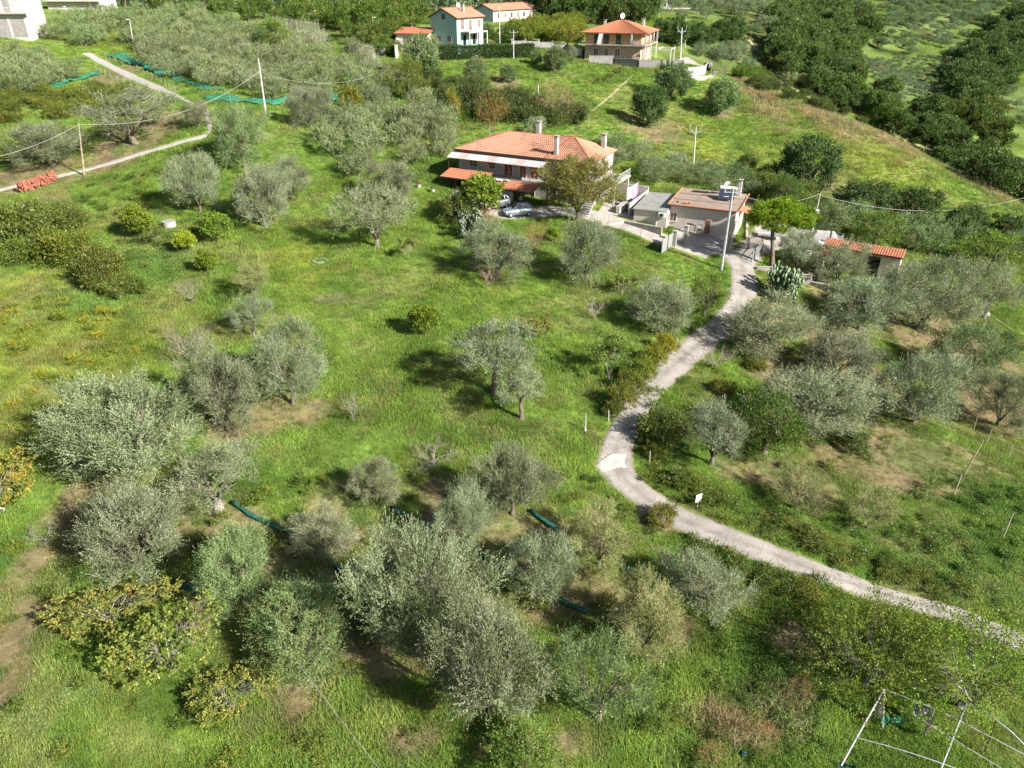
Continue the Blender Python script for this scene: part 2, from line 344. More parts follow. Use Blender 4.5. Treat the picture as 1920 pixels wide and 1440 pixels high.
l.new(nz.outputs[0], mr.inputs[0]); mx = n.new('ShaderNodeVectorMath'); mx.operation = 'SCALE'; l.new(at.outputs['Color'], mx.inputs[0]); l.new(mr.outputs[0], mx.inputs['Scale'])
l.new(mx.outputs[0], b_.inputs[0])
bp = n.new('ShaderNodeBump'); bp.inputs['Distance'].default_value = .25; bp.inputs['Strength'].default_value = .9; l.new(nz.outputs[0], bp.inputs['Height']); l.new(bp.outputs[0], b_.inputs['Normal'])
me = fastmesh('ground', np.stack([XX, YY, ZZ], -1).reshape(-1, 3), q, gm, smooth=True)
gc, gw = gcol(XX.ravel(), YY.ravel())
a = me.attributes.new('gcol', 'FLOAT_COLOR', 'POINT'); a.data.foreach_set('color', np.hstack([gc * .8, np.ones((len(gc), 1))]).astype(np.float32).ravel())
ground = bpy.data.objects.new('ground', me); C.objects.link(ground); ground['kind'] = 'structure'

# ------------------------------------------------------------------ roads and paths laid on the ground
NOGRASS = []          # world polygons kept free of grass
def inpoly(x, y, P):
    c = np.zeros(len(x), bool); n_ = len(P); j = n_ - 1
    for i in range(n_):
        xi, yi = P[i]; xj, yj = P[j]
        c ^= ((yi > y) != (yj > y)) & (x < (xj - xi) * (y - yi) / ((yj - yi) + 1e-12) + xi); j = i
    return c
def catmull(P, step):
    P = [Vector(p) for p in P]; out = []
    for i in range(len(P) - 1):
        p0, p1, p2, p3 = P[max(i-1, 0)], P[i], P[i+1], P[min(i+2, len(P)-1)]
        m_ = max(1, int((p2 - p1).length / step))
        for k in range(m_):
            t = k / m_; out.append(.5 * ((2*p1) + (p2-p0)*t + (2*p0-5*p1+4*p2-p3)*t*t + (3*p1-p0-3*p2+p3)*t*t*t))
    out.append(P[-1]); return out
def road(name, pairs, m, lift=.05, nx=9, step=.6, jit=.12, kind='structure', margin=.05, extra=.05):
    L = [G(a, b).to_2d() for a, b, c, d in pairs]; R = [G(c, d).to_2d() for a, b, c, d in pairs]
    mid = catmull([(a + b) / 2 for a, b in zip(L, R)], step); half = catmull([(b - a) / 2 for a, b in zip(L, R)], 1e9)
    # resample half-vectors to the same count
    H = []
    seg = [max(1, int(((L[i+1]+R[i+1])/2 - (L[i]+R[i])/2).length / step)) for i in range(len(L)-1)]
    for i, s_ in enumerate(seg):
        for k in range(s_): H.append(((R[i]-L[i])/2).lerp((R[i+1]-L[i+1])/2, k / s_))
    H.append((R[-1]-L[-1])/2)
    V = []; F = []; n_ = min(len(mid), len(H)); le = []; ri = []; AC = []
    for i in range(n_):
        jl = 1 + (vnoise(i * step, 0, 1.7, 31)[()] - .5) * jit * 2; jr = 1 + (vnoise(i * step, 9, 1.4, 32)[()] - .5) * jit * 2
        for k in range(nx + 2):
            t = -1 + 2 * k / (nx + 1); e = H[i] * t * (jl if t < 0 else jr); p = mid[i] + e
            V.append((p.x, p.y, gz(p.x, p.y) + (lift if 0 < k < nx + 1 else -.06)))
        le.append(tuple(mid[i] - H[i] * (1 + margin))); ri.append(tuple(mid[i] + H[i] * (1 + margin) + H[i].normalized() * extra)); AC.append(0); le[-1] = tuple(mid[i] - H[i] * (1 + margin) - H[i].normalized() * extra)
    w = nx + 2
    for i in range(n_ - 1):
        for k in range(w - 1): F.append((i*w+k, i*w+k+1, (i+1)*w+k+1, (i+1)*w+k))
    NOGRASS.append(le + ri[::-1])
    me = fastmesh(name, V, F, m, smooth=True); at_ = me.attributes.new('across', 'FLOAT', 'POINT'); at_.data.foreach_set('value', np.tile(np.abs(np.linspace(-1, 1, w)), n_).astype(np.float32))
    o = bpy.data.objects.new(name, me); C.objects.link(o); o['kind'] = kind; return o
def roadmat():
    m = bpy.data.materials.new('worn pale asphalt'); nt, n, l = nodes(m)
    o = n.new('ShaderNodeOutputMaterial'); b = n.new('ShaderNodeBsdfPrincipled'); b.inputs['Roughness'].default_value = .95; l.new(b.outputs[0], o.inputs[0])
    tc = n.new('ShaderNodeTexCoord')
    a = n.new('ShaderNodeTexNoise'); a.inputs['Scale'].default_value = .45; a.inputs['Detail'].default_value = 8; a.inputs['Roughness'].default_value = .7; l.new(tc.outputs['Object'], a.inputs[0])
    c = n.new('ShaderNodeTexNoise'); c.inputs['Scale'].default_value = 22; c.inputs['Detail'].default_value = 3; l.new(tc.outputs['Object'], c.inputs[0])
    r = n.new('ShaderNodeValToRGB'); r.color_ramp.elements[0].position = .3; r.color_ramp.elements[1].position = .68
    r.color_ramp.elements[0].color = (.15, .138, .125, 1); r.color_ramp.elements[1].color = (.30, .28, .252, 1)
    ad = n.new('ShaderNodeMath'); ad.operation = 'MULTIPLY_ADD'; ad.inputs[1].default_value = .35; l.new(c.outputs[0], ad.inputs[0]); 
    sb = n.new('ShaderNodeMath'); sb.operation = 'SUBTRACT'; sb.inputs[1].default_value = .175; l.new(a.outputs[0], sb.inputs[0]); l.new(sb.outputs[0], ad.inputs[2]); l.new(ad.outputs[0], r.inputs[0])
    v = n.new('ShaderNodeTexVoronoi'); v.feature = 'DISTANCE_TO_EDGE'; v.inputs['Scale'].default_value = .8
    wv = n.new('ShaderNodeVectorMath'); wv.operation = 'ADD'; l.new(tc.outputs['Object'], wv.inputs[0]); l.new(a.outputs['Color'], wv.inputs[1]); l.new(wv.outputs[0], v.inputs[0])
    k = n.new('ShaderNodeMapRange'); k.inputs[1].default_value = .0; k.inputs[2].default_value = .025; k.inputs[3].default_value = .72; k.inputs[4].default_value = 1; l.new(v.outputs['Distance'], k.inputs[0])
    sc = n.new('ShaderNodeVectorMath'); sc.operation = 'SCALE'; l.new(r.outputs[0], sc.inputs[0]); l.new(k.outputs[0], sc.inputs['Scale'])
    aa = n.new('ShaderNodeAttribute'); aa.attribute_name = 'across'; j = n.new('ShaderNodeMath'); j.operation = 'MULTIPLY_ADD'; j.inputs[1].default_value = .35; l.new(a.outputs[0], j.inputs[0]); j2 = n.new('ShaderNodeMath'); j2.operation = 'SUBTRACT'; j2.inputs[1].default_value = .175; l.new(aa.outputs['Fac'], j2.inputs[0]); l.new(j2.outputs[0], j.inputs[2])
    w = n.new('ShaderNodeValToRGB'); l.new(j.outputs[0], w.inputs[0]); e = w.color_ramp.elements; e[0].position = 0; e[0].color = (.80, .79, .76, 1); e[1].position = 1; e[1].color = (.62, .52, .40, 1)
    for p_, c_ in ((.30, (1.06, 1.06, 1.06, 1)), (.62, (1.08, 1.07, 1.06, 1)), (.80, (.86, .82, .76, 1))): q_ = e.new(p_); q_.color = c_
    m3 = n.new('ShaderNodeVectorMath'); m3.operation = 'MULTIPLY'; l.new(sc.outputs[0], m3.inputs[0]); l.new(w.outputs[0], m3.inputs[1]); l.new(m3.outputs[0], b.inputs[0])
    bp = n.new('ShaderNodeBump'); bp.inputs['Strength'].default_value = .5; bp.inputs['Distance'].default_value = .03; l.new(c.outputs[0], bp.inputs['Height']); l.new(bp.outputs[0], b.inputs['Normal']); return m
M['asphalt'] = roadmat()
road('lane', [(1990,1262,1990,1212),(1920,1230,1920,1185),(1780,1168,1790,1135),(1590,1112,1620,1085),(1450,1065,1480,1028),(1300,1010,1322,967),(1185,945,1236,922),(1125,893,1198,884),(1110,868,1191,846),(1126,826,1204,802),(1156,766,1242,744),(1206,701,1305,686),(1260,650,1358,644),(1308,613,1394,609),(1348,575,1417,566),(1368,530,1422,528),(1366,503,1416,503),(1352,482,1432,486),(1300,462,1425,474)], 'asphalt', step=.5)
road('white_patch', [(1143,853,1172,852),(1118,866,1184,862),(1112,874,1196,878),(1128,888,1166,876)], 'chalk', lift=.075, nx=10, step=.2, jit=.5)
road('driveway', [(1318,488,1400,452),(1262,466,1290,450),(1180,436,1200,420),(1120,420,1150,402),(1060,405,1080,388),(985,412,1000,385),(925,408,930,385),(835,372,860,352)], 'concrete', lift=.03, nx=10, step=.6, jit=.05)
road('yard', [(1372,478,1425,410),(1420,482,1470,418),(1500,462,1520,430),(1570,470,1580,440)], 'concrete', lift=.04, nx=14, step=.6, jit=.05)
road('forecourt', [(1255,452,1262,428),(1300,452,1300,428),(1345,462,1345,430),(1376,470,1372,436)], 'concrete', lift=.07, nx=8, step=.6, jit=.08)
road('side_yard', [(1120,402,1132,378),(1165,408,1165,372),(1195,420,1190,400)], 'concrete', lift=.05, nx=8, step=.6, jit=.1)
road('shed_yard', [(1600,500,1610,480),(1690,540,1700,505)], 'concrete', lift=.04, nx=6, step=.6, jit=.1)
road('concrete_path', [(-60,378,-60,370),(0,360,2,352),(80,341,80,334),(160,322,160,315),(290,284,290,277),(345,268,344,261),(392,255,386,248),(398,222,384,226),(390,205,376,208),(345,190,340,180),(300,173,310,164),(250,153,262,144),(215,135,228,128),(180,117,196,112),(150,100,170,98)], 'concrete', lift=.06, nx=4, step=.8, jit=.15, extra=.5)
road('house_lane', [(690,105,720,105),(700,95,735,93),(725,88,770,88)], 'concrete', lift=.05, nx=4, step=1, jit=.05)
road('villa_lane', [(1290,145,1300,138),(1330,147,1335,136),(1362,140,1365,131)], 'concrete', lift=.05, nx=4, step=1, jit=.05)
road('dirt_track', [(1385,55,1392,55),(1405,80,1412,80),(1425,105,1435,105),(1445,130,1452,128)], M['pole_wood'], lift=.06, nx=2, step=2, jit=.3)
road('footpath', [(1186,140,1190,138),(1160,162,1166,162),(1130,190,1135,190),(1108,207,1112,207)], M['pole_wood'], lift=.06, nx=2, step=2, jit=.3)
# ------------------------------------------------------------------ plants
def unit(a): return a / (np.linalg.norm(a, axis=-1, keepdims=True) + 1e-9)
def leaves(P, D, L, Wd, R, tone=None):
    """a four-cornered leaf from each point P along D"""
    n = len(P); D = unit(D); side = unit(np.cross(D, unit(R.normal(size=(n, 3)))))
    L = (np.full(n, L) if np.isscalar(L) else L) * R.uniform(.7, 1.25, n); Wd = (np.full(n, Wd) if np.isscalar(Wd) else Wd) * R.uniform(.75, 1.2, n)
    mid = P + D * L[:, None] * .45; h = side * Wd[:, None] * .5
    V = np.stack([P, mid + h, P + D * L[:, None], mid - h], 1).reshape(-1, 3)
    F = np.arange(4 * n).reshape(n, 4); t = R.uniform(0, 1, n) if tone is None else np.clip(tone, 0, 1); return V, F, t
def crownshape(R, nclump, rx, ry, rz, cz, hollow=.45, low=-.75, lump=.28):
    ph = R.uniform(0, 6.28, 6); out = []
    while len(out) < nclump:
        d = unit(R.normal(size=3)); 
        if d[2] < low: continue
        az = math.atan2(d[1], d[0]); k = 1 + lump * (.5 * math.sin(2 * az + ph[0]) + .35 * math.sin(3 * az + ph[1] + 2 * d[2]) + .3 * math.sin(5 * az + ph[2]) * (1 - abs(d[2])) + .3 * math.sin(4 * d[2] + ph[3] + az))
        r = R.uniform(hollow, 1) ** .6 * k
        p = np.array([d[0] * rx, d[1] * ry, d[2] * rz]) * r + (0, 0, cz)
        if all(np.linalg.norm(p - q) > .18 * rx for q in out[-40:]) or R.random() < .15: out.append(p)
    return np.array(out)
def tree_meshes(name, seed, leafm, rx=3, rz=1.9, cz=3.1, fork=1.1, tr=.26, clumps=48, shoots=26, per=12, sl=(.35, .8), ll=.12, lw=.03, cr=.7,
                up=.8, outw=.7, rnd=.6, spread=.6, bark='bark', hollow=.45, low=-.75, lump=.28, limbs=5, twigs=True, lean=.25, tubesides=5, droop=0, trunkn=1, onemesh=False):
    R = np.random.default_rng(seed); cl = crownshape(R, clumps, rx, rx, rz, cz, hollow, low, lump)
    # wood
    mb = MB(); lx, ly = R.uniform(-lean, lean, 2)
    forks = []
    for t in range(trunkn):
        ox, oy = (R.uniform(-.35, .35, 2) if trunkn > 1 else (0, 0)); ex, ey = lx + ox * 3, ly + oy * 3
        pts = [(ox, oy, -.5), (ox, oy, 0), (ox + lx * .4 + R.uniform(-.06, .06), oy + ly * .4, fork * .45), (ex, ey, fork)]
        mb.tube(pts, [tr * 1.9, tr * 1.45, tr, tr * .85], 8 if tubesides > 4 else 5); forks.append(Vector((ex, ey, fork)))
    lim = []
    for k in range(limbs):
        a = 6.28 * (k + R.uniform(-.25, .25)) / limbs; e = Vector((math.cos(a) * rx * .45, math.sin(a) * rx * .45, cz + R.uniform(-.3, .45) * rz))
        s = forks[k % len(forks)]; m1 = s.lerp(e, .45) + Vector((R.uniform(-.25, .25), R.uniform(-.25, .25), R.uniform(-.05, .25))) * (rx / 3)
        mb.tube([s - Vector((0, 0, .15)), m1, e], [tr * .6, tr * .38, tr * .2], tubesides); lim.append((m1, e))
    for c in cl:
        c = Vector(c); m1, e = min(lim, key=lambda t: (t[1] - c).length); s = m1.lerp(e, R.uniform(.3, 1)); mdl = s.lerp(c, .55) + Vector(R.uniform(-.18, .18, 3)) * (rx / 3)
        if twigs: mb.tube([s, mdl, c], [tr * .17, tr * .1, tr * .05], 3, cap=False)
    # leafy shoots
    n = len(cl) * shoots; cc = np.repeat(cl, shoots, 0); ctr = np.array([lx, ly, cz - rz * .6])
    rr = cr * np.repeat(R.uniform(.6, 1.2, len(cl)), shoots)[:, None]
    off = unit(R.normal(size=(n, 3))) * (R.uniform(0, 1, (n, 1)) ** .5) * rr * (1, 1, .75); base = cc + off
    d = unit(unit(base - ctr) * outw + unit(off + 1e-6) * .35 + (0, 0, up) + R.normal(size=(n, 3)) * rnd)
    L = R.uniform(sl[0], sl[1], n) * np.where(R.random(n) < .12, 1.5, 1)
    k = np.tile((np.arange(per) + .5) / per, n) + R.uniform(-.04, .04, n * per)
    b2 = np.repeat(base, per, 0); d2 = np.repeat(d, per, 0); L2 = np.repeat(L, per)[:, None]
    P = b2 + d2 * L2 * k[:, None]; P[:, 2] -= droop * (k ** 2) * L2[:, 0]
    ld = unit(d2 * .75 + R.normal(size=(n * per, 3)) * spread + (0, 0, -droop * .8))
    ct = np.repeat(np.repeat(R.uniform(-.22, .22, len(cl)), shoots), per)
    V, F, t = leaves(P, ld, ll, lw, R, .5 + .55 * (np.repeat(R.uniform(0, 1, n), per) - .5) + .28 * (R.uniform(0, 1, n * per) - .5) + 1.2 * ct)
    lo = np.percentile(V, .6, 0); hi = np.percentile(V, 99.4, 0)
    info = dict(W=float((hi[0] - lo[0] + hi[1] - lo[1]) / 2), H=float(hi[2]), f0=float(lo[2]))
    if onemesh:
        tm = np.array(mb.v); nt_ = len(tm); wf = [f for f in mb.f]
        me = bpy.data.meshes.new(name); me.from_pydata([tuple(v) for v in mb.v] + V.tolist(), [], wf + (F + nt_).tolist())
        me.materials.append(M[leafm]); me.materials.append(M[bark])
        me.polygons.foreach_set('material_index', [1] * len(wf) + [0] * len(F)); a = me.attributes.new('tone', 'FLOAT', 'FACE'); a.data.foreach_set('value', np.concatenate([np.zeros(len(wf)), t]).astype(np.float32))
        info['one'] = me
    else:
        info['crown'] = fastmesh(name + '_crown', V, F, leafm, t); info['trunk'] = mb.mesh(name + '_trunk', bark, True)
    return info
def bare_meshes(name, seed, H=2.6, spreadr=1.3, n=9, depth_=3, r0=.042, m='twig', leafy=None):
    R = np.random.default_rng(seed); mb = MB(); LP = []; LD = []
    def go(p, d, L, r, k):
        d = d.normalized(); q = p + d * L * .5 + Vector(R.normal(size=3)) * L * .08; e = q + (d + Vector(R.normal(size=3)) * .25).normalized() * L * .5
        mb.tube([p, q, e], [r, r * .75, r * .5], 4 if k > 1 else 3, cap=False); 
        if leafy is not None and k <= 1:
            for _ in range(7): LP.append(p.lerp(e, R.random())); LD.append(Vector(R.normal(size=3)) + Vector((0, 0, .3)))
        if k == 0: return
        for _ in range(4 if k == 1 else 3):
            s = q.lerp(e, R.uniform(0, 1)); go(s, d + Vector((R.uniform(-1, 1), R.uniform(-1, 1), R.uniform(-.3, .7))) * .9, L * R.uniform(.45, .8), r * .5, k - 1)
    mb.tube([(0, 0, -.3), (0, 0, H * .12), (R.uniform(-.1, .1), R.uniform(-.1, .1), H * .25)], [r0 * 1.5, r0 * 1.2, r0], 6)
    for i in range(n):
        a = 6.28 * i / n + R.uniform(-.3, .3); go(Vector((0, 0, H * R.uniform(.1, .25))), Vector((math.cos(a) * spreadr, math.sin(a) * spreadr, H * .75 * R.uniform(.5, 1.2))), H * .45, r0 * .7, depth_ - 1)
    V = np.array(mb.v); info = dict(W=float(np.ptp(V[:, 0]) + np.ptp(V[:, 1])) / 2, H=float(V[:, 2].max()), f0=0)
    info['trunk'] = mb.mesh(name + '_branches', m, True)
    if leafy:
        LP = np.array([tuple(p) for p in LP]); LD = np.array([tuple(p) for p in LD]); V, F, t = leaves(LP, LD, .13, .08, R); info['crown'] = fastmesh(name + '_crown', V, F, leafy, t)
    return info
K = {}
OL = dict(ll=.14, lw=.036, spread=.42, cr=.58, tr=.2, fork=.8, low=-.95)
K['olive'] = [tree_meshes('olive', 100 + i, 'olive_leaf', clumps=98, shoots=46, per=12, lump=.45, rz=2.1, cz=2.9, sl=(.4, 1.0), up=.8, **OL) for i in range(3)] + \
             [tree_meshes('olive', 110 + i, 'olive_leaf', clumps=90, shoots=48, per=12, lump=.55, rz=2.2, cz=3.0, sl=(.4, .9), outw=.9, up=.5, **OL) for i in range(2)] + \
             [tree_meshes('olive', 120, 'olive_leaf', clumps=56, shoots=32, per=12, lump=.5, rz=1.8, cz=3.0, hollow=.3, **OL)]
K['olive_tall'] = [tree_meshes('olive', 130 + i, 'olive_leaf', rx=2.5, rz=1.7, cz=4.1, fork=2.1, tr=.22, clumps=56, shoots=30, per=12, cr=.6, lump=.4, ll=.15, lw=.045) for i in range(2)]
K['olive_mid'] = [tree_meshes('olive', 140 + i, 'olive_leaf', clumps=70, shoots=14, per=8, ll=.24, lw=.085, lump=.4, rz=2.1, cz=2.8, fork=.8, tr=.2, low=-.95, cr=.8, tubesides=4, twigs=False) for i in range(4)]
K['olive_far'] = [tree_meshes('olive', 150 + i, 'olive_leaf', clumps=60, shoots=12, per=6, ll=.32, lw=.12, tr=.18, lump=.35, rz=1.9, tubesides=3, twigs=False, limbs=2, onemesh=True) for i in range(3)]
K['green'] = [tree_meshes('green', 160 + i, 'green_leaf', clumps=90, shoots=22, per=8, ll=.16, lw=.085, rz=2.2, cz=3.0, up=.3, outw=.8, lump=.35, low=-.9) for i in range(2)]
K['dark'] = [tree_meshes('dark', 170 + i, 'dark_leaf', clumps=110, shoots=20, per=8, ll=.22, lw=.12, rz=2.6, cz=2.9, up=.5, lump=.25, low=-.95, cr=.65, twigs=False) for i in range(2)]
K['dark_far'] = [tree_meshes('dark', 180 + i, 'dark_leaf', rx=3.4, rz=2.6, cz=3.2, clumps=80, shoots=16, per=7, ll=.36, lw=.18, up=.4, lump=.35, twigs=False, limbs=2, tubesides=3, onemesh=True, low=-.9) for i in range(3)]
K['lo'] = [tree_meshes('lo', 185 + i, 'dark_leaf', rx=3.4, rz=2.6, cz=3.2, clumps=30, shoots=5, per=5, ll=.8, lw=.42, up=.4, lump=.35, twigs=False, limbs=1, tubesides=3, onemesh=True, low=-.9) for i in range(3)]
K['olo'] = [tree_meshes('olo', 188 + i, 'olive_leaf', clumps=26, shoots=5, per=5, ll=.7, lw=.32, up=.4, lump=.35, twigs=False, limbs=1, tubesides=3, onemesh=True, low=-.9) for i in range(2)]
K['green_far'] = [tree_meshes('green', 190 + i, 'green_leaf', clumps=60, shoots=14, per=6, ll=.3, lw=.15, up=.4, lump=.35, twigs=False, limbs=2, tubesides=3, onemesh=True, low=-.9) for i in range(2)]
K['fig'] = [tree_meshes('fig', 200 + i, 'fig_leaf', rx=2.7, rz=1.5, cz=2.5, fork=.5, tr=.09, clumps=80, shoots=8, per=7, ll=.18, lw=.14, sl=(.2, .5), up=.3, cr=.45, lump=.55, bark='pale_bark', limbs=8, spread=1.0, hollow=.55, trunkn=2, low=-.4, droop=.2) for i in range(2)]
K['sparse'] = [tree_meshes('sparse', 210 + i, 'citrus_leaf', rx=3.4, rz=1.9, cz=3.0, fork=.6, tr=.12, clumps=120, shoots=13, per=9, ll=.14, lw=.075, sl=(.5, 1.1), up=.2, outw=1.0, cr=.7, lump=.5, bark='pale_bark', limbs=9, hollow=.3, trunkn=2, low=-.5, spread=.8) for i in range(1)]
K['citrus'] = [tree_meshes('citrus', 220 + i, 'citrus_leaf', rx=1.3, rz=1.0, cz=1.75, fork=.6, tr=.06, clumps=90, shoots=16, per=6, ll=.15, lw=.09, sl=(.12, .3), cr=.35, up=.4, lump=.2, low=-.8) for i in range(2)]
K['pear'] = [tree_meshes('pear', 230 + i, 'green_leaf', rx=1.6, rz=1.7, cz=2.5, fork=.5, tr=.06, clumps=44, shoots=12, per=7, ll=.14, lw=.09, sl=(.2, .5), cr=.35, up=.7, lump=.5, bark='pale_bark', hollow=.3) for i in range(2)]
K['shrub'] = [tree_meshes('shrub', 240 + i, 'bramble_leaf', rx=1.8, rz=1.1, cz=.85, fork=.15, tr=.05, clumps=64, shoots=20, per=8, ll=.13, lw=.075, sl=(.25, .6), cr=.5, up=.5, lump=.4, low=-.5, trunkn=2) for i in range(3)]
K['weed'] = [tree_meshes('weed', 245 + i, 'bramble_leaf', rx=.55, rz=.4, cz=.3, fork=.05, tr=.015, clumps=14, shoots=8, per=6, ll=.12, lw=.05, sl=(.15, .4), cr=.22, up=.8, lump=.4, low=-.3, twigs=False, limbs=1, tubesides=3, onemesh=True) for i in range(3)]
K['drybush'] = [tree_meshes('drybush', 250 + i, 'dry_leaf', rx=1.6, rz=1.0, cz=.9, fork=.15, tr=.04, clumps=30, shoots=12, per=7, ll=.10, lw=.03, sl=(.3, .8), cr=.5, up=.7, lump=.4, low=-.5, bark='twig', trunkn=2) for i in range(2)]
K['tamarisk'] = [tree_meshes('tamarisk', 260, 'feather_leaf', rx=3.3, rz=3.0, cz=4.4, fork=1.2, tr=.22, clumps=150, shoots=28, per=10, ll=.2, lw=.05, sl=(.4, .9), cr=.65, up=.3, outw=.9, lump=.3, low=-.7, droop=.25, limbs=6)]
K['pine'] = [tree_meshes('pine', 270, 'pine_leaf', rx=2.9, rz=1.75, cz=5.3, fork=4.1, tr=.19, clumps=130, shoots=34, per=10, ll=.17, lw=.05, sl=(.15, .4), cr=.5, up=.9, outw=.5, lump=.22, low=-.35, limbs=7, lean=.5)]
K['bare'] = [bare_meshes('bare', 280 + i, depth_=4) for i in range(3)]
K['bare_big'] = [bare_meshes('bare', 290 + i, H=3.0, spreadr=2.2, n=13, depth_=4, r0=.05) for i in range(2)]
K['thin'] = [bare_meshes('thin', 300 + i, H=2.4, spreadr=1.0, n=7, depth_=4, r0=.035, leafy='bramble_leaf') for i in range(2)]
def cane_mesh(name, seed, n=60):
    R = np.random.default_rng(seed); b = R.normal(size=(n, 2)) * .7; H = R.uniform(1.8, 3.2, n); lean = R.normal(size=(n, 2)) * .15; P = []; D = []
    mb = MB()
    for i in range(n):
        mb.tube([(b[i, 0], b[i, 1], -.2), (b[i, 0] + lean[i, 0] * H[i], b[i, 1] + lean[i, 1] * H[i], H[i])], [.015, .006], 3, cap=False)
        for k in range(14):
            t = .2 + .8 * k / 14; a = R.uniform(0, 6.28); P.append((b[i, 0] + lean[i, 0] * H[i] * t, b[i, 1] + lean[i, 1] * H[i] * t, H[i] * t)); D.append((math.cos(a), math.sin(a), R.uniform(.2, 1.2)))
    V, F, t = leaves(np.array(P), np.array(D), .5, .05, R); return dict(W=3.2, H=3.1, f0=0, crown=fastmesh(name + '_crown', V, F, 'cane_leaf', t), trunk=mb.mesh(name + '_stems', 'stake'))
K['cane'] = [cane_mesh('cane', 310 + i) for i in range(2)]
def cactus_mesh(seed):
    R = np.random.default_rng(seed); mb = MB()
    def pad(p, d, L, k):
        d = d.normalized(); s = d.cross(Vector(R.normal(size=3))).normalized(); nrm = d.cross(s); w = L * .36; ring = []
        for a in range(10):
            t = 2 * math.pi * a / 10; ring.append(p + d * L * .5 * (1 - math.cos(t)) + s * w * math.sin(t) * (1.1 - .2 * math.cos(t)))
        c = p + d * L * .5; th = L * .07; mb.add([c + nrm * th, c - nrm * th] + ring, [(0, 2 + i, 2 + (i + 1) % 10) for i in range(10)] + [(1, 2 + (i + 1) % 10, 2 + i) for i in range(10)])
        if k:
            for _ in range(R.integers(1, 4)):
                a = R.uniform(.35, .65) * 2 * math.pi; q = p + d * L * .5 * (1 - math.cos(a)) + s * w * math.sin(a); pad(q, d + s * math.sin(a) * 1.1 + Vector(R.normal(size=3)) * .45 + Vector((0, 0, .4)), L * R.uniform(.75, .98), k - 1)
    for _ in range(16): pad(Vector((R.normal() * .8, R.normal() * .7, -.05)), Vector((R.normal() * .4, R.normal() * .4, 1)), R.uniform(.45, .6), 4)
    V = np.array(mb.v); return dict(W=float(np.ptp(V[:, 0])), H=float(V[:, 2].max()), f0=0, one=mb.mesh('prickly_pear', 'cactus', True))
K['cactus'] = [cactus_mesh(320), cactus_mesh(321)]
ALIAS = {'bramble': 'shrub'}
count = {}
def plant(kind, P, w, h, label, name, cat, tint=(1, 1, 1), group=None, rz=None, var=None, warp=.12, tall_=None):
    L = K[kind]; i = count.get(kind, random.randrange(len(L))); count[kind] = i + 1; t = L[i % len(L) if var is None else var]
    if rz is None: rz = random.uniform(0, 6.28)
    j = random.uniform(1 - warp, 1 + warp); sx, sy, sz = w / t['W'] * j, w / t['W'] / j, h / t['H']
    jit = [max(.05, c * random.uniform(.955, 1.045)) for c in tint]; g = random.uniform(.9, 1.14); col = (*[c * g for c in jit], 1)
    if 'one' in t:
        o = bpy.data.objects.new(name, t['one']); C.objects.link(o); o.location = P; o.rotation_euler = (0, 0, rz); o.scale = (sx, sy, sz); o.color = col
        tag(o, label, cat, group); return o
    e = empty(name, P, label, cat, rz, group); e.scale = (sx, sy, sz)
    tr = bpy.data.objects.new('trunk', t['trunk']); C.objects.link(tr); tr.parent = e; tr.color = col
    if 'crown' in t: cr = bpy.data.objects.new('crown', t['crown']); C.objects.link(cr); cr.parent = e; cr.color = col
    return e
EXC = []
def box_tree(kind, x0, y0, x1, y1, label, name='olive_tree', cat='olive tree', tint=(1, 1, 1), group=None, hr=(.6, 1.15), var=None, rz=None, k=.62, base=None, below=None):
    """stands a tree on the ground so that its crown fills the given part of the photograph"""
    cx, cy = (x0 + x1) / 2, (y0 + y1) / 2; t0 = K[kind][0]; f0 = max(0, t0['f0'] / t0['H'])
    zc = 2.5
    for _ in range(4):
        P = G(cx, cy, zc); d = depth(P); s = FPX / d; w = (x1 - x0) / s
        a = math.atan2(CAMZ - P.z - zc, math.hypot(P.x, P.y)); half = (y1 - y0) / 2 / s
        hv = half * half - (w / 2 * math.sin(a)) ** 2
        Hc = math.sqrt(max(hv, (.12 * w) ** 2)) / math.cos(a)
        if base: h = tall(G(*base), y0) ; P = G(*base); break
        h = min(max(2 * Hc / (1 - f0), hr[0] * w), hr[1] * w); zc = h * (1 + f0) / 2
    P.z -= .03
    EXC.append((P.x, P.y, w))
    if kind in ('olive', 'olive_mid'): w *= 1.09 if cx > 1340 and cy < 900 else .86 if cy > 800 and w > 5 else .93
    if kind == 'fig': w *= .9; h *= .9
    return plant(kind, P, w, h, label, name, cat, tint, group, rz, var)
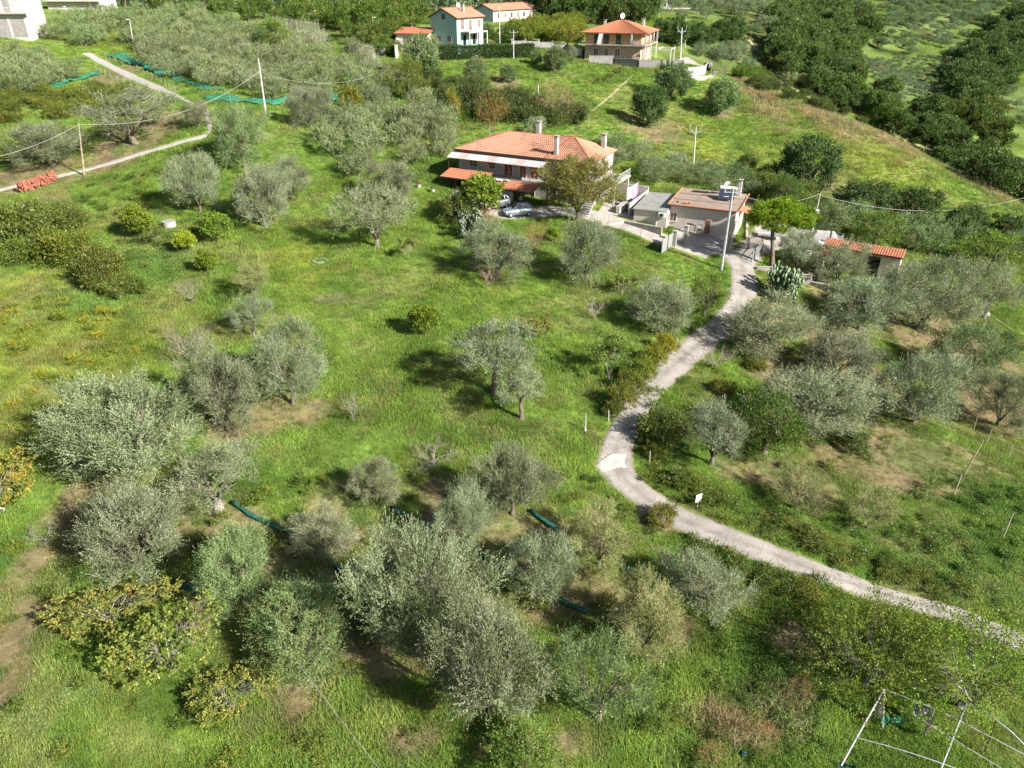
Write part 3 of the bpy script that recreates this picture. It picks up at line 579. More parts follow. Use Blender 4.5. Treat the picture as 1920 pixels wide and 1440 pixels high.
def mass(name, label, cat, kind, X, Y, Z, size, ratio, tint):
    """a far-off stand that reads as one mass: one mesh"""
    VV = []; FF = []; TT = []; MM = []; k = 0; ms = []
    for t in K[kind]:
        me = t['one']; v = np.empty(len(me.vertices) * 3, np.float32); me.vertices.foreach_get('co', v); f = [tuple(p.vertices) for p in me.polygons]; tn = np.empty(len(f), np.float32); me.attributes['tone'].data.foreach_get('value', tn)
        f4 = np.array([x if len(x) == 4 else (x + (x[-1],))[:4] for x in f if len(x) == 4]); tn4 = tn[[len(x) == 4 for x in f]]; mi = np.array([p.material_index for p in me.polygons])[[len(x) == 4 for x in f]]
        ms.append((v.reshape(-1, 3), f4, tn4, mi, t))
    for x, y, z in zip(X, Y, Z):
        v, f, tn, mi, t = ms[random.randrange(len(ms))]; w = random.uniform(*size); h = w * random.uniform(*ratio); a = random.uniform(0, 6.28); s = w / t['W']; c_, s_ = math.cos(a) * s, math.sin(a) * s
        VV.append(np.stack([v[:, 0] * c_ - v[:, 1] * s_ + x, v[:, 0] * s_ + v[:, 1] * c_ + y, v[:, 2] * h / t['H'] + z], 1)); FF.append(f + k); TT.append(np.clip(tn + random.uniform(-.3, .3), 0, 1)); MM.append(mi); k += len(v)
    me = fastmesh(name, np.concatenate(VV), np.concatenate(FF), K[kind][0]['one'].materials[0], np.concatenate(TT)); me.materials.append(M['bark']); me.polygons.foreach_set('material_index', np.concatenate(MM).astype(np.int32))
    o = bpy.data.objects.new(name, me); C.objects.link(o); o.color = (*tint, 1); tag(o, label, cat, kind='stuff'); return o
def scatter(poly, spacing, kind, size, ratio, label, name, cat, group, tint=(1, 1, 1), jitter=.3, rot=0.0, keep=1.0, avoid=0, cap=999, stuff=False, asp=1.0):
    pts = [G(*p) for p in poly]; cx = sum(p.x for p in pts) / len(pts); cy = sum(p.y for p in pts) / len(pts); r = max(math.hypot(p.x - cx, p.y - cy) for p in pts)
    pw = [(p.x, p.y) for p in pts]; g = np.arange(-r, r, spacing); X, Y = np.meshgrid(g, np.arange(-r, r, spacing * asp)); X = X.ravel() + rng.uniform(-jitter, jitter, X.size) * spacing; Y = Y.ravel() + rng.uniform(-jitter, jitter, Y.size) * spacing
    X, Y = X * math.cos(rot) - Y * math.sin(rot) + cx, X * math.sin(rot) + Y * math.cos(rot) + cy
    ok = inpoly(X, Y, pw) & (rng.random(len(X)) < keep); X = X[ok]; Y = Y[ok]; Z = hgt(X, Y); n_ = 0
    if stuff: print(name, label, len(X)); return mass(name, label, cat, kind, X[:cap], Y[:cap], Z[:cap], size, ratio, tint)
    for x, y, z in zip(X, Y, Z):
        if avoid and any((x - a) ** 2 + (y - b) ** 2 < (avoid + c * .3) ** 2 for a, b, c in EXC): continue
        if n_ >= cap: break
        w = random.uniform(*size); n_ += 1; plant(kind, Vector((x, y, z - .03)), w, w * random.uniform(*ratio), label, name, cat, tint, group); EXC.append((x, y, w * .8))
    print(label, n_); return n_
# ------------------------------------------------------------------ single trees and bushes, crown by crown
O = 'olive'
SIL = (1.05, 1.06, 1.1); YEL = (1.15, 1.06, .75); GRN = (.8, .95, .7)
T = [
 (O,92,697,345,885,'broad grey green olive tree, largest of the cluster at the left meadow edge',{}),
 (O,330,640,482,795,'round olive tree with a pale stump at its foot, middle of the left cluster',{}),
 (O,462,590,606,755,'silvery olive tree above bare twigs, right end of the left cluster',{'tint':SIL}),
 (O,305,825,497,955,'bright olive tree just above the end of the green rolled net',{'tint':SIL}),
 (O,125,895,347,1075,'wide silvery olive tree beside the dead branches on the left',{'tint':SIL}),
 (O,345,985,530,1140,'dense olive tree directly behind the yellowing fig trees',{'tint':GRN}),
 (O,437,1095,672,1245,'fresh green olive tree where the white wire begins',{'tint':(.9,1.08,.72)}),
 (O,538,945,665,1045,'small silvery olive tree crossed by the dark rolled net',{'tint':SIL}),
 (O,658,850,748,945,'small upright olive tree alone below the dead stump',{}),
 (O,650,975,902,1232,'very large loose olive tree in the middle foreground',{'tint':SIL,'var':1}),
 (O,812,903,928,1022,'light olive tree with a slim bent trunk in the lower grove',{}),
 (O,888,830,1032,962,'dense olive tree beside the pile of dead branches',{}),
 (O,950,992,1086,1112,'olive tree with a forked trunk above the rolled net',{'tint':SIL}),
 (O,1055,945,1196,1066,'olive tree nearest the road bend above the rolled net',{'tint':YEL}),
 (O,800,1112,1042,1348,'biggest silvery olive tree at the bottom centre',{'tint':SIL,'var':0}),
 (O,1038,1162,1218,1375,'ragged grey green olive tree above dry ground at bottom centre',{'tint':GRN}),
 (O,1130,1078,1302,1232,'yellowish olive tree with drooping lower branches, right of centre foreground',{'tint':YEL}),
 (O,1245,1030,1402,1155,'silvery olive tree just below the lane, last of the foreground grove',{'tint':SIL}),
 (O,1182,520,1300,612,'grey olive tree beside the leafy roadside tree',{'tint':SIL}),
 (O,858,418,1006,508,'wide low olive tree below the parked cars',{'tint':SIL}),
 (O,1045,408,1166,512,'grey olive tree with a dark trunk below the driveway',{}),
 (O,632,345,766,448,'thick olive tree nearest the tiled farmhouse on its meadow side',{}),
 (O,428,308,546,408,'silvery olive tree with a pale trunk near the citrus saplings',{'tint':SIL}),
 (O,315,290,412,382,'silver olive tree above the concrete well ring',{'tint':SIL}),
 (O,500,294,582,362,'darker olive tree half behind the silvery one',{}),
 (O,393,195,502,295,'tall bushy olive tree at the bend of the concrete path',{'tint':GRN}),
 (O,672,298,788,372,'dense olive tree just left of the farmhouse canopy',{}),
 (O,158,165,322,252,'widest olive tree on the terrace above the concrete path',{}),
 (O,18,228,152,298,'low olive tree on the terrace beside the left wooden pole',{}),
 (O,535,163,620,226,'round olive tree below the tall concrete pole',{}),
 (O,1372,550,1516,652,'leaning olive tree beside the brushwood heap and the lane',{}),
 (O,1552,514,1698,612,'dense grey olive tree behind the yellow green vegetable rows',{'tint':SIL}),
 (O,1672,480,1812,602,'tall olive tree in front of the low tiled shed',{}),
 (O,1815,486,1912,588,'olive tree standing at the far right end of the upper row',{'tint':SIL}),
 (O,1508,615,1642,706,'rounded olive tree in the middle of the right hand grove',{}),
 (O,1443,688,1628,815,'wide spreading olive tree beside the dark leafy walnut',{'tint':SIL}),
 (O,1668,657,1802,782,'olive tree with a split trunk on the bare brown soil',{}),
 (O,1765,600,1902,705,'grey green olive tree among bean stakes on the right',{'tint':GRN}),
 (O,1838,690,1945,790,'olive tree with a strongly leaning trunk at the right border',{}),
 (O,1284,740,1402,872,'silvery olive tree with exposed roots beside the walnut',{'tint':SIL}),
 (O,1445,875,1562,962,'thin pale olive tree in the weeds above the lane',{'var':5,'tint':YEL}),
 (O,1580,905,1692,995,'thin pale olive tree with a dark trunk in the weeds',{'var':5,'tint':YEL}),
 (O,1465,432,1535,490,'small olive tree behind the prickly pear',{'tint':SIL}),
 (O,1528,452,1628,522,'shadowy olive tree beside the white stone column',{}),
 ('dark',755,68,825,130,'big round olive tree below the sea green house',{'tint':(1.9,1.75,2.2),}),
 ('dark',868,108,915,152,'small olive bush in the upper field, leftmost of the three',{'tint':(1.9,1.75,2.2),}),
 ('dark',938,122,968,150,'tiny round olive bush in the middle of the upper field',{'tint':(1.9,1.75,2.2),'hr':(.8,1.2)}),
 ('dark',1018,88,1064,128,'round olive tree at the upper right of the upper field',{'tint':(1.9,1.75,2.2),}),
 ('dark',994,92,1018,118,'smallest olive tree near the end of the clipped hedge',{'tint':(1.9,1.75,2.2),}),
 ('olive_mid',1060,82,1086,112,'young olive tree beside the garden wall posts',{}),
 ('dark',1187,158,1250,230,'dark round tree alone on the bright slope under the footpath',{'name':'evergreen_tree','cat':'tree','tint':(1.3,1.35,1.5)}),
 ('dark',1230,120,1290,178,'olive tree at the lower corner of the boundary wall',{'tint':(1.9,1.75,2.2),}),
 ('dark',1320,148,1392,206,'grey olive tree on the slope under the white gate wall',{'tint':(1.9,1.75,2.2),}),
 ('dark',1470,258,1572,350,'large dark evergreen alone on the right hand slope',{'name':'evergreen_tree','cat':'tree','tint':(1.05,1.1,1.2)}),
 ('dark',1575,338,1668,405,'dark evergreen below the slope, left of the pair',{'name':'evergreen_tree','cat':'tree'}),
 ('dark',1672,352,1762,418,'dark evergreen below the slope, right of the pair',{'name':'evergreen_tree','cat':'tree'}),
 ('dark',1770,385,1850,440,'dark evergreen at the lower right end of the slope',{'name':'evergreen_tree','cat':'tree'}),
 ('dark',1850,402,1925,456,'dark evergreen touching the right border',{'name':'evergreen_tree','cat':'tree'}),
 ('green',1378,708,1510,872,'dark leafy walnut tree between two silver olives',{'name':'walnut_tree','cat':'walnut tree','hr':(.6,.9)}),
 ('green',1284,492,1370,602,'bushy leafy tree overhanging the upper lane',{'name':'leafy_tree','cat':'tree','hr':(.6,1.0),'tint':(1.3,1.15,1)}),
 ('green',905,1375,1060,1470,'glossy dark green bush at the bottom border',{'name':'laurel_bush','cat':'bush','hr':(.6,.8),'tint':(1.5,1.5,1.4)}),
 ('fig',100,1060,290,1190,'yellowing fig tree, leftmost of the three in the foreground',{'name':'fig_tree','cat':'fig tree','hr':(.5,.75)}),
 ('fig',212,1100,415,1262,'greener fig tree with bare pale twigs, middle of the three',{'name':'fig_tree','cat':'fig tree','hr':(.5,.75),'tint':(.8,1,.9)}),
 ('fig',345,1225,510,1350,'fig tree with thick pale trunk, lowest of the three',{'name':'fig_tree','cat':'fig tree','hr':(.5,.75)}),
 ('fig',-90,800,62,985,'orange yellow fig tree cut by the left border',{'name':'fig_tree','cat':'fig tree','hr':(.5,.75),'tint':(1.2,1,.8)}),
 ('sparse',1520,1095,1760,1305,'open branched almond tree leaning over the lane',{'name':'almond_tree','cat':'almond tree','hr':(.45,.7),'tint':(.85,.80,1.0)}),
 ('sparse',1690,1125,1960,1335,'denser almond tree behind the greenhouse frame',{'name':'almond_tree','cat':'almond tree','hr':(.45,.7),'tint':(.85,.85,1.0)}),
 ('tamarisk',1018,292,1150,402,'tall feathery olive brown tree in front of the farmhouse',{'name':'tamarisk_tree','cat':'tree','base':(1082,414)}),
 ('citrus',860,328,942,388,'bright green citrus tree before the farmhouse canopy',{'name':'citrus_tree','cat':'citrus tree','tint':(.9,1,1)}),
 ('citrus',376,396,428,440,'bright round orange sapling beside the silvery olive',{'name':'orange_tree','cat':'orange tree','tint':(.75,.9,1)}),
 ('citrus',226,385,282,428,'yellow green orange sapling left of the well ring',{'name':'orange_tree','cat':'orange tree'}),
 ('citrus',326,430,362,464,'small yellow leaved sapling below the well ring',{'name':'orange_tree','cat':'orange tree','tint':(1.3,1.1,.8)}),
 ('citrus',366,466,406,500,'low orange sapling lowest of the meadow saplings',{'name':'orange_tree','cat':'orange tree'}),
 ('citrus',768,570,822,616,'small sapling with dark shadow in the open meadow centre',{'name':'orange_tree','cat':'orange tree'}),
 ('thin',270,415,312,462,'thin straggly sapling beside the well ring',{'name':'young_tree','cat':'sapling'}),
 ('thin',744,440,784,484,'thin upright sapling below the thick olive',{'name':'young_tree','cat':'sapling'}),
 ('pear',1104,608,1188,704,'leafy pear tree beside the vine covered fence',{'name':'pear_tree','cat':'pear tree','tint':(1.5,1.35,1.5)}),
 ('thin',990,585,1040,640,'thin reddish shrub right of the tall trunked olive',{'name':'young_tree','cat':'sapling','tint':(1.2,.9,.8)}),
 ('bare',888,490,940,545,'bare pinkish sapling below the wide olive',{'name':'bare_tree','cat':'bare tree','tint':(1.2,.95,.9)}),
 ('bare',1094,560,1138,600,'bare white twigged tree with drooping tips',{'name':'bare_tree','cat':'bare tree','tint':(1.7,1.7,1.7)}),
 ('thin',1140,510,1196,555,'umbrella shaped bare tree with yellow leaves below',{'name':'bare_tree','cat':'bare tree'}),
 ('bare',328,505,382,575,'broken dead tree in the left meadow',{'name':'dead_tree','cat':'dead tree'}),
 ('bare_big',300,590,400,690,'tall bare shrub behind the left olive cluster',{'name':'bare_tree','cat':'bare tree'}),
 ('bare',628,720,690,800,'gnarled dead stump with bare twigs in the meadow',{'name':'dead_tree','cat':'dead tree'}),
 ('bare_big',745,815,880,895,'heap of dead grey branches beside the dense olive',{'name':'dead_tree','cat':'dead tree','hr':(.25,.5)}),
 ('bare_big',1300,636,1390,700,'brushwood heap of dead branches at the lane side',{'name':'dead_tree','cat':'dead tree','hr':(.4,.6),'tint':(1.3,1.25,1.2)}),
 ('bare',40,975,122,1030,'dead grey branches lying in the left shade',{'name':'dead_tree','cat':'dead tree','hr':(.3,.5)}),
 ('bare',1500,905,1560,960,'dry grey brushwood among the lane weeds',{'name':'dead_tree','cat':'dead tree','hr':(.3,.6)}),
 ('olive',430,540,508,632,'sparse young olive with a pale dead side shoot',{'var':5}),
 ('olive',430,488,512,548,'small scruffy olive above the sparse one',{'var':5,'tint':YEL}),
 ('drybush',1350,1290,1440,1440,'tall dry brown weeds in the lower right',{'name':'dry_bush','cat':'bush','hr':(.6,1.3),'tint':(1.2,1.15,1.1)}),
 ('drybush',895,383,935,425,'reddish brown dry shrub below the white car',{'name':'dry_bush','cat':'bush','tint':(1.2,.8,.6),'hr':(.6,1.3)}),
 ('drybush',980,412,1032,462,'dry golden brown shrub right of the wide olive',{'name':'dry_bush','cat':'bush','tint':(1.2,1,.7),'hr':(.6,1.2)}),
 ('citrus',1024,412,1050,458,'bright yellow green upright shrub at the drive edge',{'name':'leafy_shrub','cat':'shrub','tint':(1.1,1.15,1)}),
 ('shrub',822,358,892,410,'mottled shrub below the farmhouse terrace',{'name':'leafy_shrub','cat':'shrub','tint':(1.1,1,1.3)}),
 ('cactus',852,392,916,448,'grey green prickly pear below the terrace',{'name':'prickly_pear','cat':'cactus','tint':(1.1,1.1,1.2),'hr':(.5,.9)}),
 ('cactus',1436,488,1516,562,'large prickly pear clump at the lane corner',{'name':'prickly_pear','cat':'cactus','tint':(1.3,1.35,1.2),'hr':(.5,.9)}),
 ('shrub',1190,752,1290,842,'dense roadside bramble below the white fence stakes',{'name':'bramble_bush','cat':'bush','hr':(.4,.6)}),
 ('shrub',1560,800,1632,845,'low green bush on the brown soil',{'name':'leafy_shrub','cat':'shrub','tint':(.8,1,.9),'hr':(.4,.6)}),
 ('shrub',-40,370,90,450,'dense green bramble at the left border under the tiles',{'name':'bramble_bush','cat':'bush','hr':(.4,.6)}),
 ('shrub',60,410,170,500,'yellow green bramble mass in the left scrub',{'name':'bramble_bush','cat':'bush','hr':(.4,.6),'tint':YEL}),
 ('shrub',130,440,235,545,'brownish bramble at the lower end of the left scrub',{'name':'bramble_bush','cat':'bush','hr':(.4,.7),'tint':(1.05,.9,.9)}),
 ('shrub',0,430,80,500,'deep green bramble left of the yellow green one',{'name':'bramble_bush','cat':'bush','hr':(.4,.6),'tint':GRN}),
 ('shrub',195,500,265,560,'small trailing bramble at the tip of the left scrub',{'name':'bramble_bush','cat':'bush','hr':(.4,.6)}),
 ('shrub',90,375,165,425,'bramble with pale dead twigs beside the tile stack',{'name':'bramble_bush','cat':'bush','hr':(.4,.6)}),
 ('drybush',70,350,130,395,'greyish dead brush just below the tile stack',{'name':'dry_bush','cat':'bush','hr':(.4,.6)}),
 ('drybush',890,165,950,240,'orange brown deciduous tree in the scrub behind the farmhouse',{'name':'dry_tree','cat':'tree','tint':(1.1,.85,.5),'hr':(.9,1.3)}),
 ('drybush',1000,155,1082,222,'grey leafless thicket at the edge of the upper field',{'name':'dry_bush','cat':'bush','tint':(1.1,1,1.0),'hr':(.5,.9)}),
 ('shrub',632,160,680,215,'golden autumn tree beside the green net',{'name':'leafy_tree','cat':'tree','tint':(1.5,1.1,.6),'hr':(.9,1.3)}),
 ('shrub',835,150,862,240,'tall thin yellow tree in the grove behind the farmhouse',{'name':'leafy_tree','cat':'tree','tint':(1.5,1.3,.8),'hr':(1.8,2.4)}),
 ('green',730,112,800,172,'broad yellow green tree left of the scrub',{'name':'leafy_tree','cat':'tree','tint':(1.4,1.2,1)}),
 ('green',1030,40,1095,80,'tall yellow green tree between the two villas',{'name':'leafy_tree','cat':'tree','tint':(1.9,1.4,.8)}),
 ('green',480,36,548,88,'bright rounded green tree beyond the netted grove',{'name':'leafy_tree','cat':'tree','tint':(1.4,1.25,1)}),
 ('green',0,268,32,306,'lime green citrus at the left border by the terrace',{'name':'citrus_tree','cat':'citrus tree','tint':(1.6,1.4,1)}),
 ('green',1440,322,1500,390,'dark green bush behind the umbrella pine',{'name':'leafy_tree','cat':'tree','tint':(.9,.9,1)}),
 ('green',1600,396,1692,452,'green tree mass behind the low tiled shed',{'name':'leafy_tree','cat':'tree','tint':(1.2,1.1,1)}),
 ('green',1800,430,1930,500,'leafy green tree beyond the upper row at the right',{'name':'leafy_tree','cat':'tree','tint':(1.5,1.3,1)}),
]
for kind, x0, y0, x1, y1, label, kw in T:
    if label: box_tree(kind, x0, y0, x1, y1, label, **kw)
# two olives whose long bare trunks show, and the umbrella pine
def stem_tree(kind, bx, by, top, wpx, label, name, cat, **kw):
    P = G(bx, by); h = tall(P, top); w = wpx / (FPX / depth(P)); EXC.append((P.x, P.y, w)); return plant(kind, P, w, h, label, name, cat, **kw)
stem_tree('olive_tall', 926, 738, 598, 140, 'olive tree with tall bare trunk alone in the open meadow', 'olive_tree', 'olive tree', tint=SIL)
stem_tree('olive_tall', 978, 785, 684, 92, 'small olive with two bare stems beside the tall trunked one', 'olive_tree', 'olive tree')
stem_tree('pine', 1447, 502, 374, 122, 'bright umbrella pine with a slender trunk at the yard gate', 'pine_tree', 'pine tree', warp=.02, rz=1.0)
stem_tree('olive', 372, 238, 190, 58, 'small gnarled olive beside the path bend', 'olive_tree', 'olive tree')
# groves and woods, each tree its own object
GRV = 'olive trees in the netted grove beyond the concrete path'
scatter([(212,92),(262,70),(420,86),(560,110),(660,150),(735,150),(728,208),(640,202),(520,190),(480,188),(390,170),(310,138),(225,104)], 5.6, 'olive_mid', (4.6, 6.2), (.68, .85), 'silvery olive tree in the crowded grove above the green net', 'olive_tree', 'olive tree', GRV, (1.0, 1.02, .9), .25)
scatter([(70,66),(130,46),(330,38),(450,50),(600,100),(560,110),(420,86),(245,62),(170,95),(80,80)], 6.2, 'olive_mid', (4.8, 6.5), (.68, .85), 'olive tree in the upper rows below the white villas', 'olive_tree', 'olive tree', 'olive trees below the white villas', (.9, 1, .78), .3)
scatter([(0,120),(60,118),(160,130),(160,170),(60,185),(0,195)], 6.0, 'olive_mid', (5.0, 6.2), (.7, .85), 'olive tree standing in the net on the left terrace', 'olive_tree', 'olive tree', 'olive trees on the left terrace', (.95, 1, .82), .3)
scatter([(585,270),(660,235),(760,215),(850,235),(840,300),(700,330),(600,345)], 5.6, 'olive_mid', (4.8, 6.5), (.68, .9), 'olive tree in the grove on the uphill side of the farmhouse', 'olive_tree', 'olive tree', 'olive trees uphill of the farmhouse', (.95, 1, .88), .3, avoid=2.0)
scatter([(980,250),(1180,268),(1190,300),(1420,345),(1420,385),(1330,372),(1170,330),(1110,262),(960,262)], 4.6, 'olive_mid', (3.8, 5.4), (.6, .85), 'olive tree in the strip behind the farmhouse roofs', 'olive_tree', 'olive tree', 'olive trees behind the farmhouse', (.92, 1, .85), .35, avoid=1.5)
SCR = 'bushes in the scrub behind the farmhouse'
scatter([(790,145),(850,165),(980,200),(1090,225),(1085,250),(960,245),(850,215),(800,190)], 3.4, 'shrub', (3.6, 5.4), (.55, .8), 'dark tangled bush in the scrub above the farmhouse', 'bramble_bush', 'bush', SCR, (.62, .68, .8), .35)
scatter([(0,170),(120,172),(235,165),(300,190),(190,215),(60,228),(0,240)], 3.4, 'shrub', (3.0, 4.2), (.45, .65), 'leafy vine bush beside the terrace track', 'vine_bush', 'bush', 'vine bushes on the left terrace', (1.0, .95, .7), .3, keep=.75)
scatter([(440,60),(560,50),(640,90),(760,120),(700,135),(600,100)], 4.0, 'cane', (3.2, 4.5), (.6, .9), 'pale green cane clump at the edge of the grove', 'cane_clump', 'cane', 'cane clumps beyond the grove', (1, 1, 1), .35, keep=.8)
scatter([(640,70),(740,60),(760,105),(690,112)], 4.6, 'green_far', (4, 6), (.7, 1), 'dark bushy tree beside the small tiled outhouse', 'leafy_tree', 'tree', 'trees beside the tiled outhouse', (1.1, 1, 1), .3)
scatter([(1200,262),(1390,330),(1400,350),(1200,300)], 3.6, 'cane', (2.6, 3.8), (.5, .8), 'pale cane clump behind the farmhouse balcony', 'cane_clump', 'cane', 'cane clumps behind the farmhouse', (.9, 1, .9), .35, keep=.45)
scatter([(1395,318),(1470,345),(1560,420),(1500,430),(1400,365)], 3.6, 'shrub', (3.4, 5), (.6, .85), 'bushy green shrub behind the umbrella pine', 'leafy_shrub', 'shrub', 'shrubs behind the umbrella pine', (.85, 1, .9), .35, avoid=1)
scatter([(1500,440),(1580,405),(1760,430),(1920,450),(1920,500),(1760,480),(1680,485)], 4.6, 'olive_mid', (4, 6), (.7, .9), 'olive tree in the mixed belt beyond the low shed', 'olive_tree', 'olive tree', 'olive trees beyond the shed', (.85, 1, .75), .35, avoid=1.6)
# vineyard hedge and valley woods
WV = 'dark trees filling the valley beyond the ridge'
scatter([(1450,30),(1560,20),(1640,60),(1610,105),(1590,140),(1640,185),(1740,232),(1860,300),(1930,345),(1930,400),(1840,352),(1760,297),(1680,254),(1600,217),(1520,187),(1470,150),(1440,95)], 6.6, 'dark_far', (6.0, 10), (.7, 1.05), 'dark dense tree in the wooded valley beyond the ridge', 'valley_tree', 'tree', WV, (1.35, 1.35, 1.2), .4, keep=.95)
scatter([(1790,130),(1925,20),(1925,150),(1860,190),(1830,235),(1780,215)], 7.6, 'dark_far', (8, 12), (.75, 1.1), 'dark tree in the wood on the far right hillside', 'valley_tree', 'tree', 'dark trees on the far right hillside', (1.2, 1.25, 1.15), .4)
scatter([(1800,200),(1900,270),(1925,330),(1860,300),(1740,230)], 7.4, 'dark_far', (8, 11), (.75, 1.1), 'green tree on the valley floor beside the bright field', 'valley_tree', 'tree', 'trees beside the bright valley field', (1.4, 1.3, 1), .4, keep=.8)
scatter([(1600,105),(1790,100),(1800,200),(1750,222),(1640,165)], 4.0, 'olive_far', (3.0, 3.8), (.65, .8), 'small olive tree in the even rows on the far terraces', 'olive_tree', 'olive tree', 'olive trees in rows on the far terraces', (.75, .85, .8), .12, rot=.12, asp=2.1)
scatter([(1690,40),(1830,30),(1840,100),(1700,110)], 10, 'olive_far', (4.4, 6), (.65, .8), 'olive tree scattered over the far grassy hillside', 'olive_tree', 'olive tree', 'olive trees scattered on the far hillside', (.8, .9, .8), .4, keep=.8)
scatter([(1180,12),(1470,5),(1560,25),(1470,50),(1440,100),(1385,60),(1370,40),(1240,40)], 9, 'olive_far', (5, 7), (.65, .85), 'grey olive tree on the hillside above the vineyard plot', 'olive_tree', 'olive tree', 'olive trees above the vineyard plot', (.8, .9, .78), .4, keep=.75)
scatter([(1290,100),(1400,105),(1420,140),(1340,118)], 5, 'olive_mid', (4.5, 6), (.7, .9), 'olive tree beside the villa gate', 'olive_tree', 'olive tree', 'olive trees beside the villa gate', (.85, .95, .85), .3)
scatter([(1240,55),(1290,50),(1380,75),(1390,98),(1280,92),(1235,80)], 6, 'dark_far', (4.5, 7), (.8, 1.1), 'dark tree standing between the villa and the vineyard plot', 'garden_tree', 'tree', 'dark trees behind the villa', (1, 1.1, 1), .35, keep=.6)
scatter([(1040,14),(1215,20),(1225,52),(1040,48),(1000,30)], 7, 'dark_far', (7, 10), (.8, 1.1), 'large dark tree in the wood behind the orange villa', 'hill_tree', 'tree', 'dark trees behind the orange villa', (1.15, 1.15, 1), .35)
scatter([(1420,195),(1500,225),(1640,330),(1740,350),(1830,385),(1800,330),(1660,262),(1540,212),(1440,165)], 5.2, 'drybush', (1.8, 3.6), (.5, .9), 'dry straw coloured bush along the ridge', 'dry_bush', 'bush', 'dry bushes along the ridge', (1.2, 1.1, .85), .45, keep=.30)
scatter([(1380,145),(1440,130),(1480,165),(1560,200),(1700,262),(1800,300),(1920,365),(1920,380),(1700,272),(1540,212),(1440,180)], 4.2, 'shrub', (2.4, 4.2), (.5, .8), 'scrubby green bush on the ridge crest', 'scrub_bush', 'bush', 'scrub bushes on the ridge crest', (.75, .8, .8), .45, keep=.55)
scatter([(620,40),(800,30),(800,55),(760,62),(640,72),(580,60)], 6.5, 'green_far', (5, 8), (.8, 1.1), 'leafy tree left of the sea green house', 'leafy_tree', 'tree', 'leafy trees left of the sea green house', (1.2, 1.1, 1), .35)
scatter([(215,24),(440,28),(620,40),(600,62),(450,44),(330,28)], 7, 'green_far', (5, 8), (.7, 1), 'green tree in the belt below the white villa', 'leafy_tree', 'tree', 'green trees below the white villa', (1.1, 1.05, 1), .4, keep=.7)
scatter([(100,2),(1260,2),(1190,14),(1000,26),(800,20),(600,28),(420,22),(190,16)], 7.5, 'olo', (6, 8.5), (.7, .9), 'grey green olive woods on the distant rise along the top', 'olive_woods', 'woods', None, (.7, .85, .7), .4, keep=.8, stuff=True, cap=260)
scatter([(250,-4),(1700,-4),(1925,0),(1925,14),(1700,6),(1200,4),(250,4)], 13, 'lo', (9, 13), (.75, 1), 'dark woods covering the farthest hillside', 'far_woods', 'woods', None, (1.1, 1.15, 1.05), .45, keep=.8, stuff=True, cap=260)
scatter([(1095,160),(1110,140),(1180,135),(1170,160)], 5, 'thin', (2, 2.8), (.8, 1.1), 'thin young fruit tree beside the footpath', 'young_tree', 'sapling', 'young fruit trees in the upper field', (1.2, 1.1, .8), .4, keep=.8)
scatter([(960,62),(1020,58),(1090,50),(1092,84),(1060,92),(960,84)], 4.2, 'green_far', (3.6, 5.2), (.8, 1.1), 'yellow green garden tree between the villas', 'garden_tree', 'tree', 'yellow green garden trees between the villas', (1.7, 1.3, .8), .35)
scatter([(900,72),(960,66),(990,84),(915,84)], 4.5, 'green_far', (3.2, 4.4), (.7, .9), 'dark garden shrub before the long pale house', 'garden_shrub', 'shrub', 'garden shrubs before the long pale house', (.8, .85, .9), .3)
scatter([(1250,42),(1370,50),(1420,100),(1385,98),(1290,78),(1240,60)], 3.4, 'olive_far', (1.7, 2.4), (.6, .8), 'low vine in the rows of the hillside vineyard plot', 'vine_plant', 'vine', 'vines of the hillside plot', (.75, .9, .5), .08, rot=.5, cap=180)
scatter([(1380,140),(1440,140),(1440,165),(1380,165)], 3.6, 'green_far', (3.2, 4.6), (.7, .9), 'bright bush at the hedge right of the villa gate', 'garden_shrub', 'shrub', 'bushes right of the villa gate', (1.2, 1.2, 1), .3)
scatter([(1390,60),(1470,90),(1500,150),(1560,195),(1500,185),(1440,130)], 6.5, 'olive_far', (4, 6), (.6, .8), 'greyish shrub between the dirt track and the valley wood', 'valley_shrub', 'shrub', 'shrubs between track and valley wood', (.85, .9, .75), .4, keep=.7)
scatter([(1560,5),(1700,8),(1925,8),(1925,30),(1800,60),(1690,50),(1600,40)], 9, 'olive_far', (5, 7), (.65, .85), 'olive tree on the high far slope', 'hill_olive', 'olive tree', 'olive trees on the high far slope', (.7, .85, .7), .4, keep=.75, cap=110)

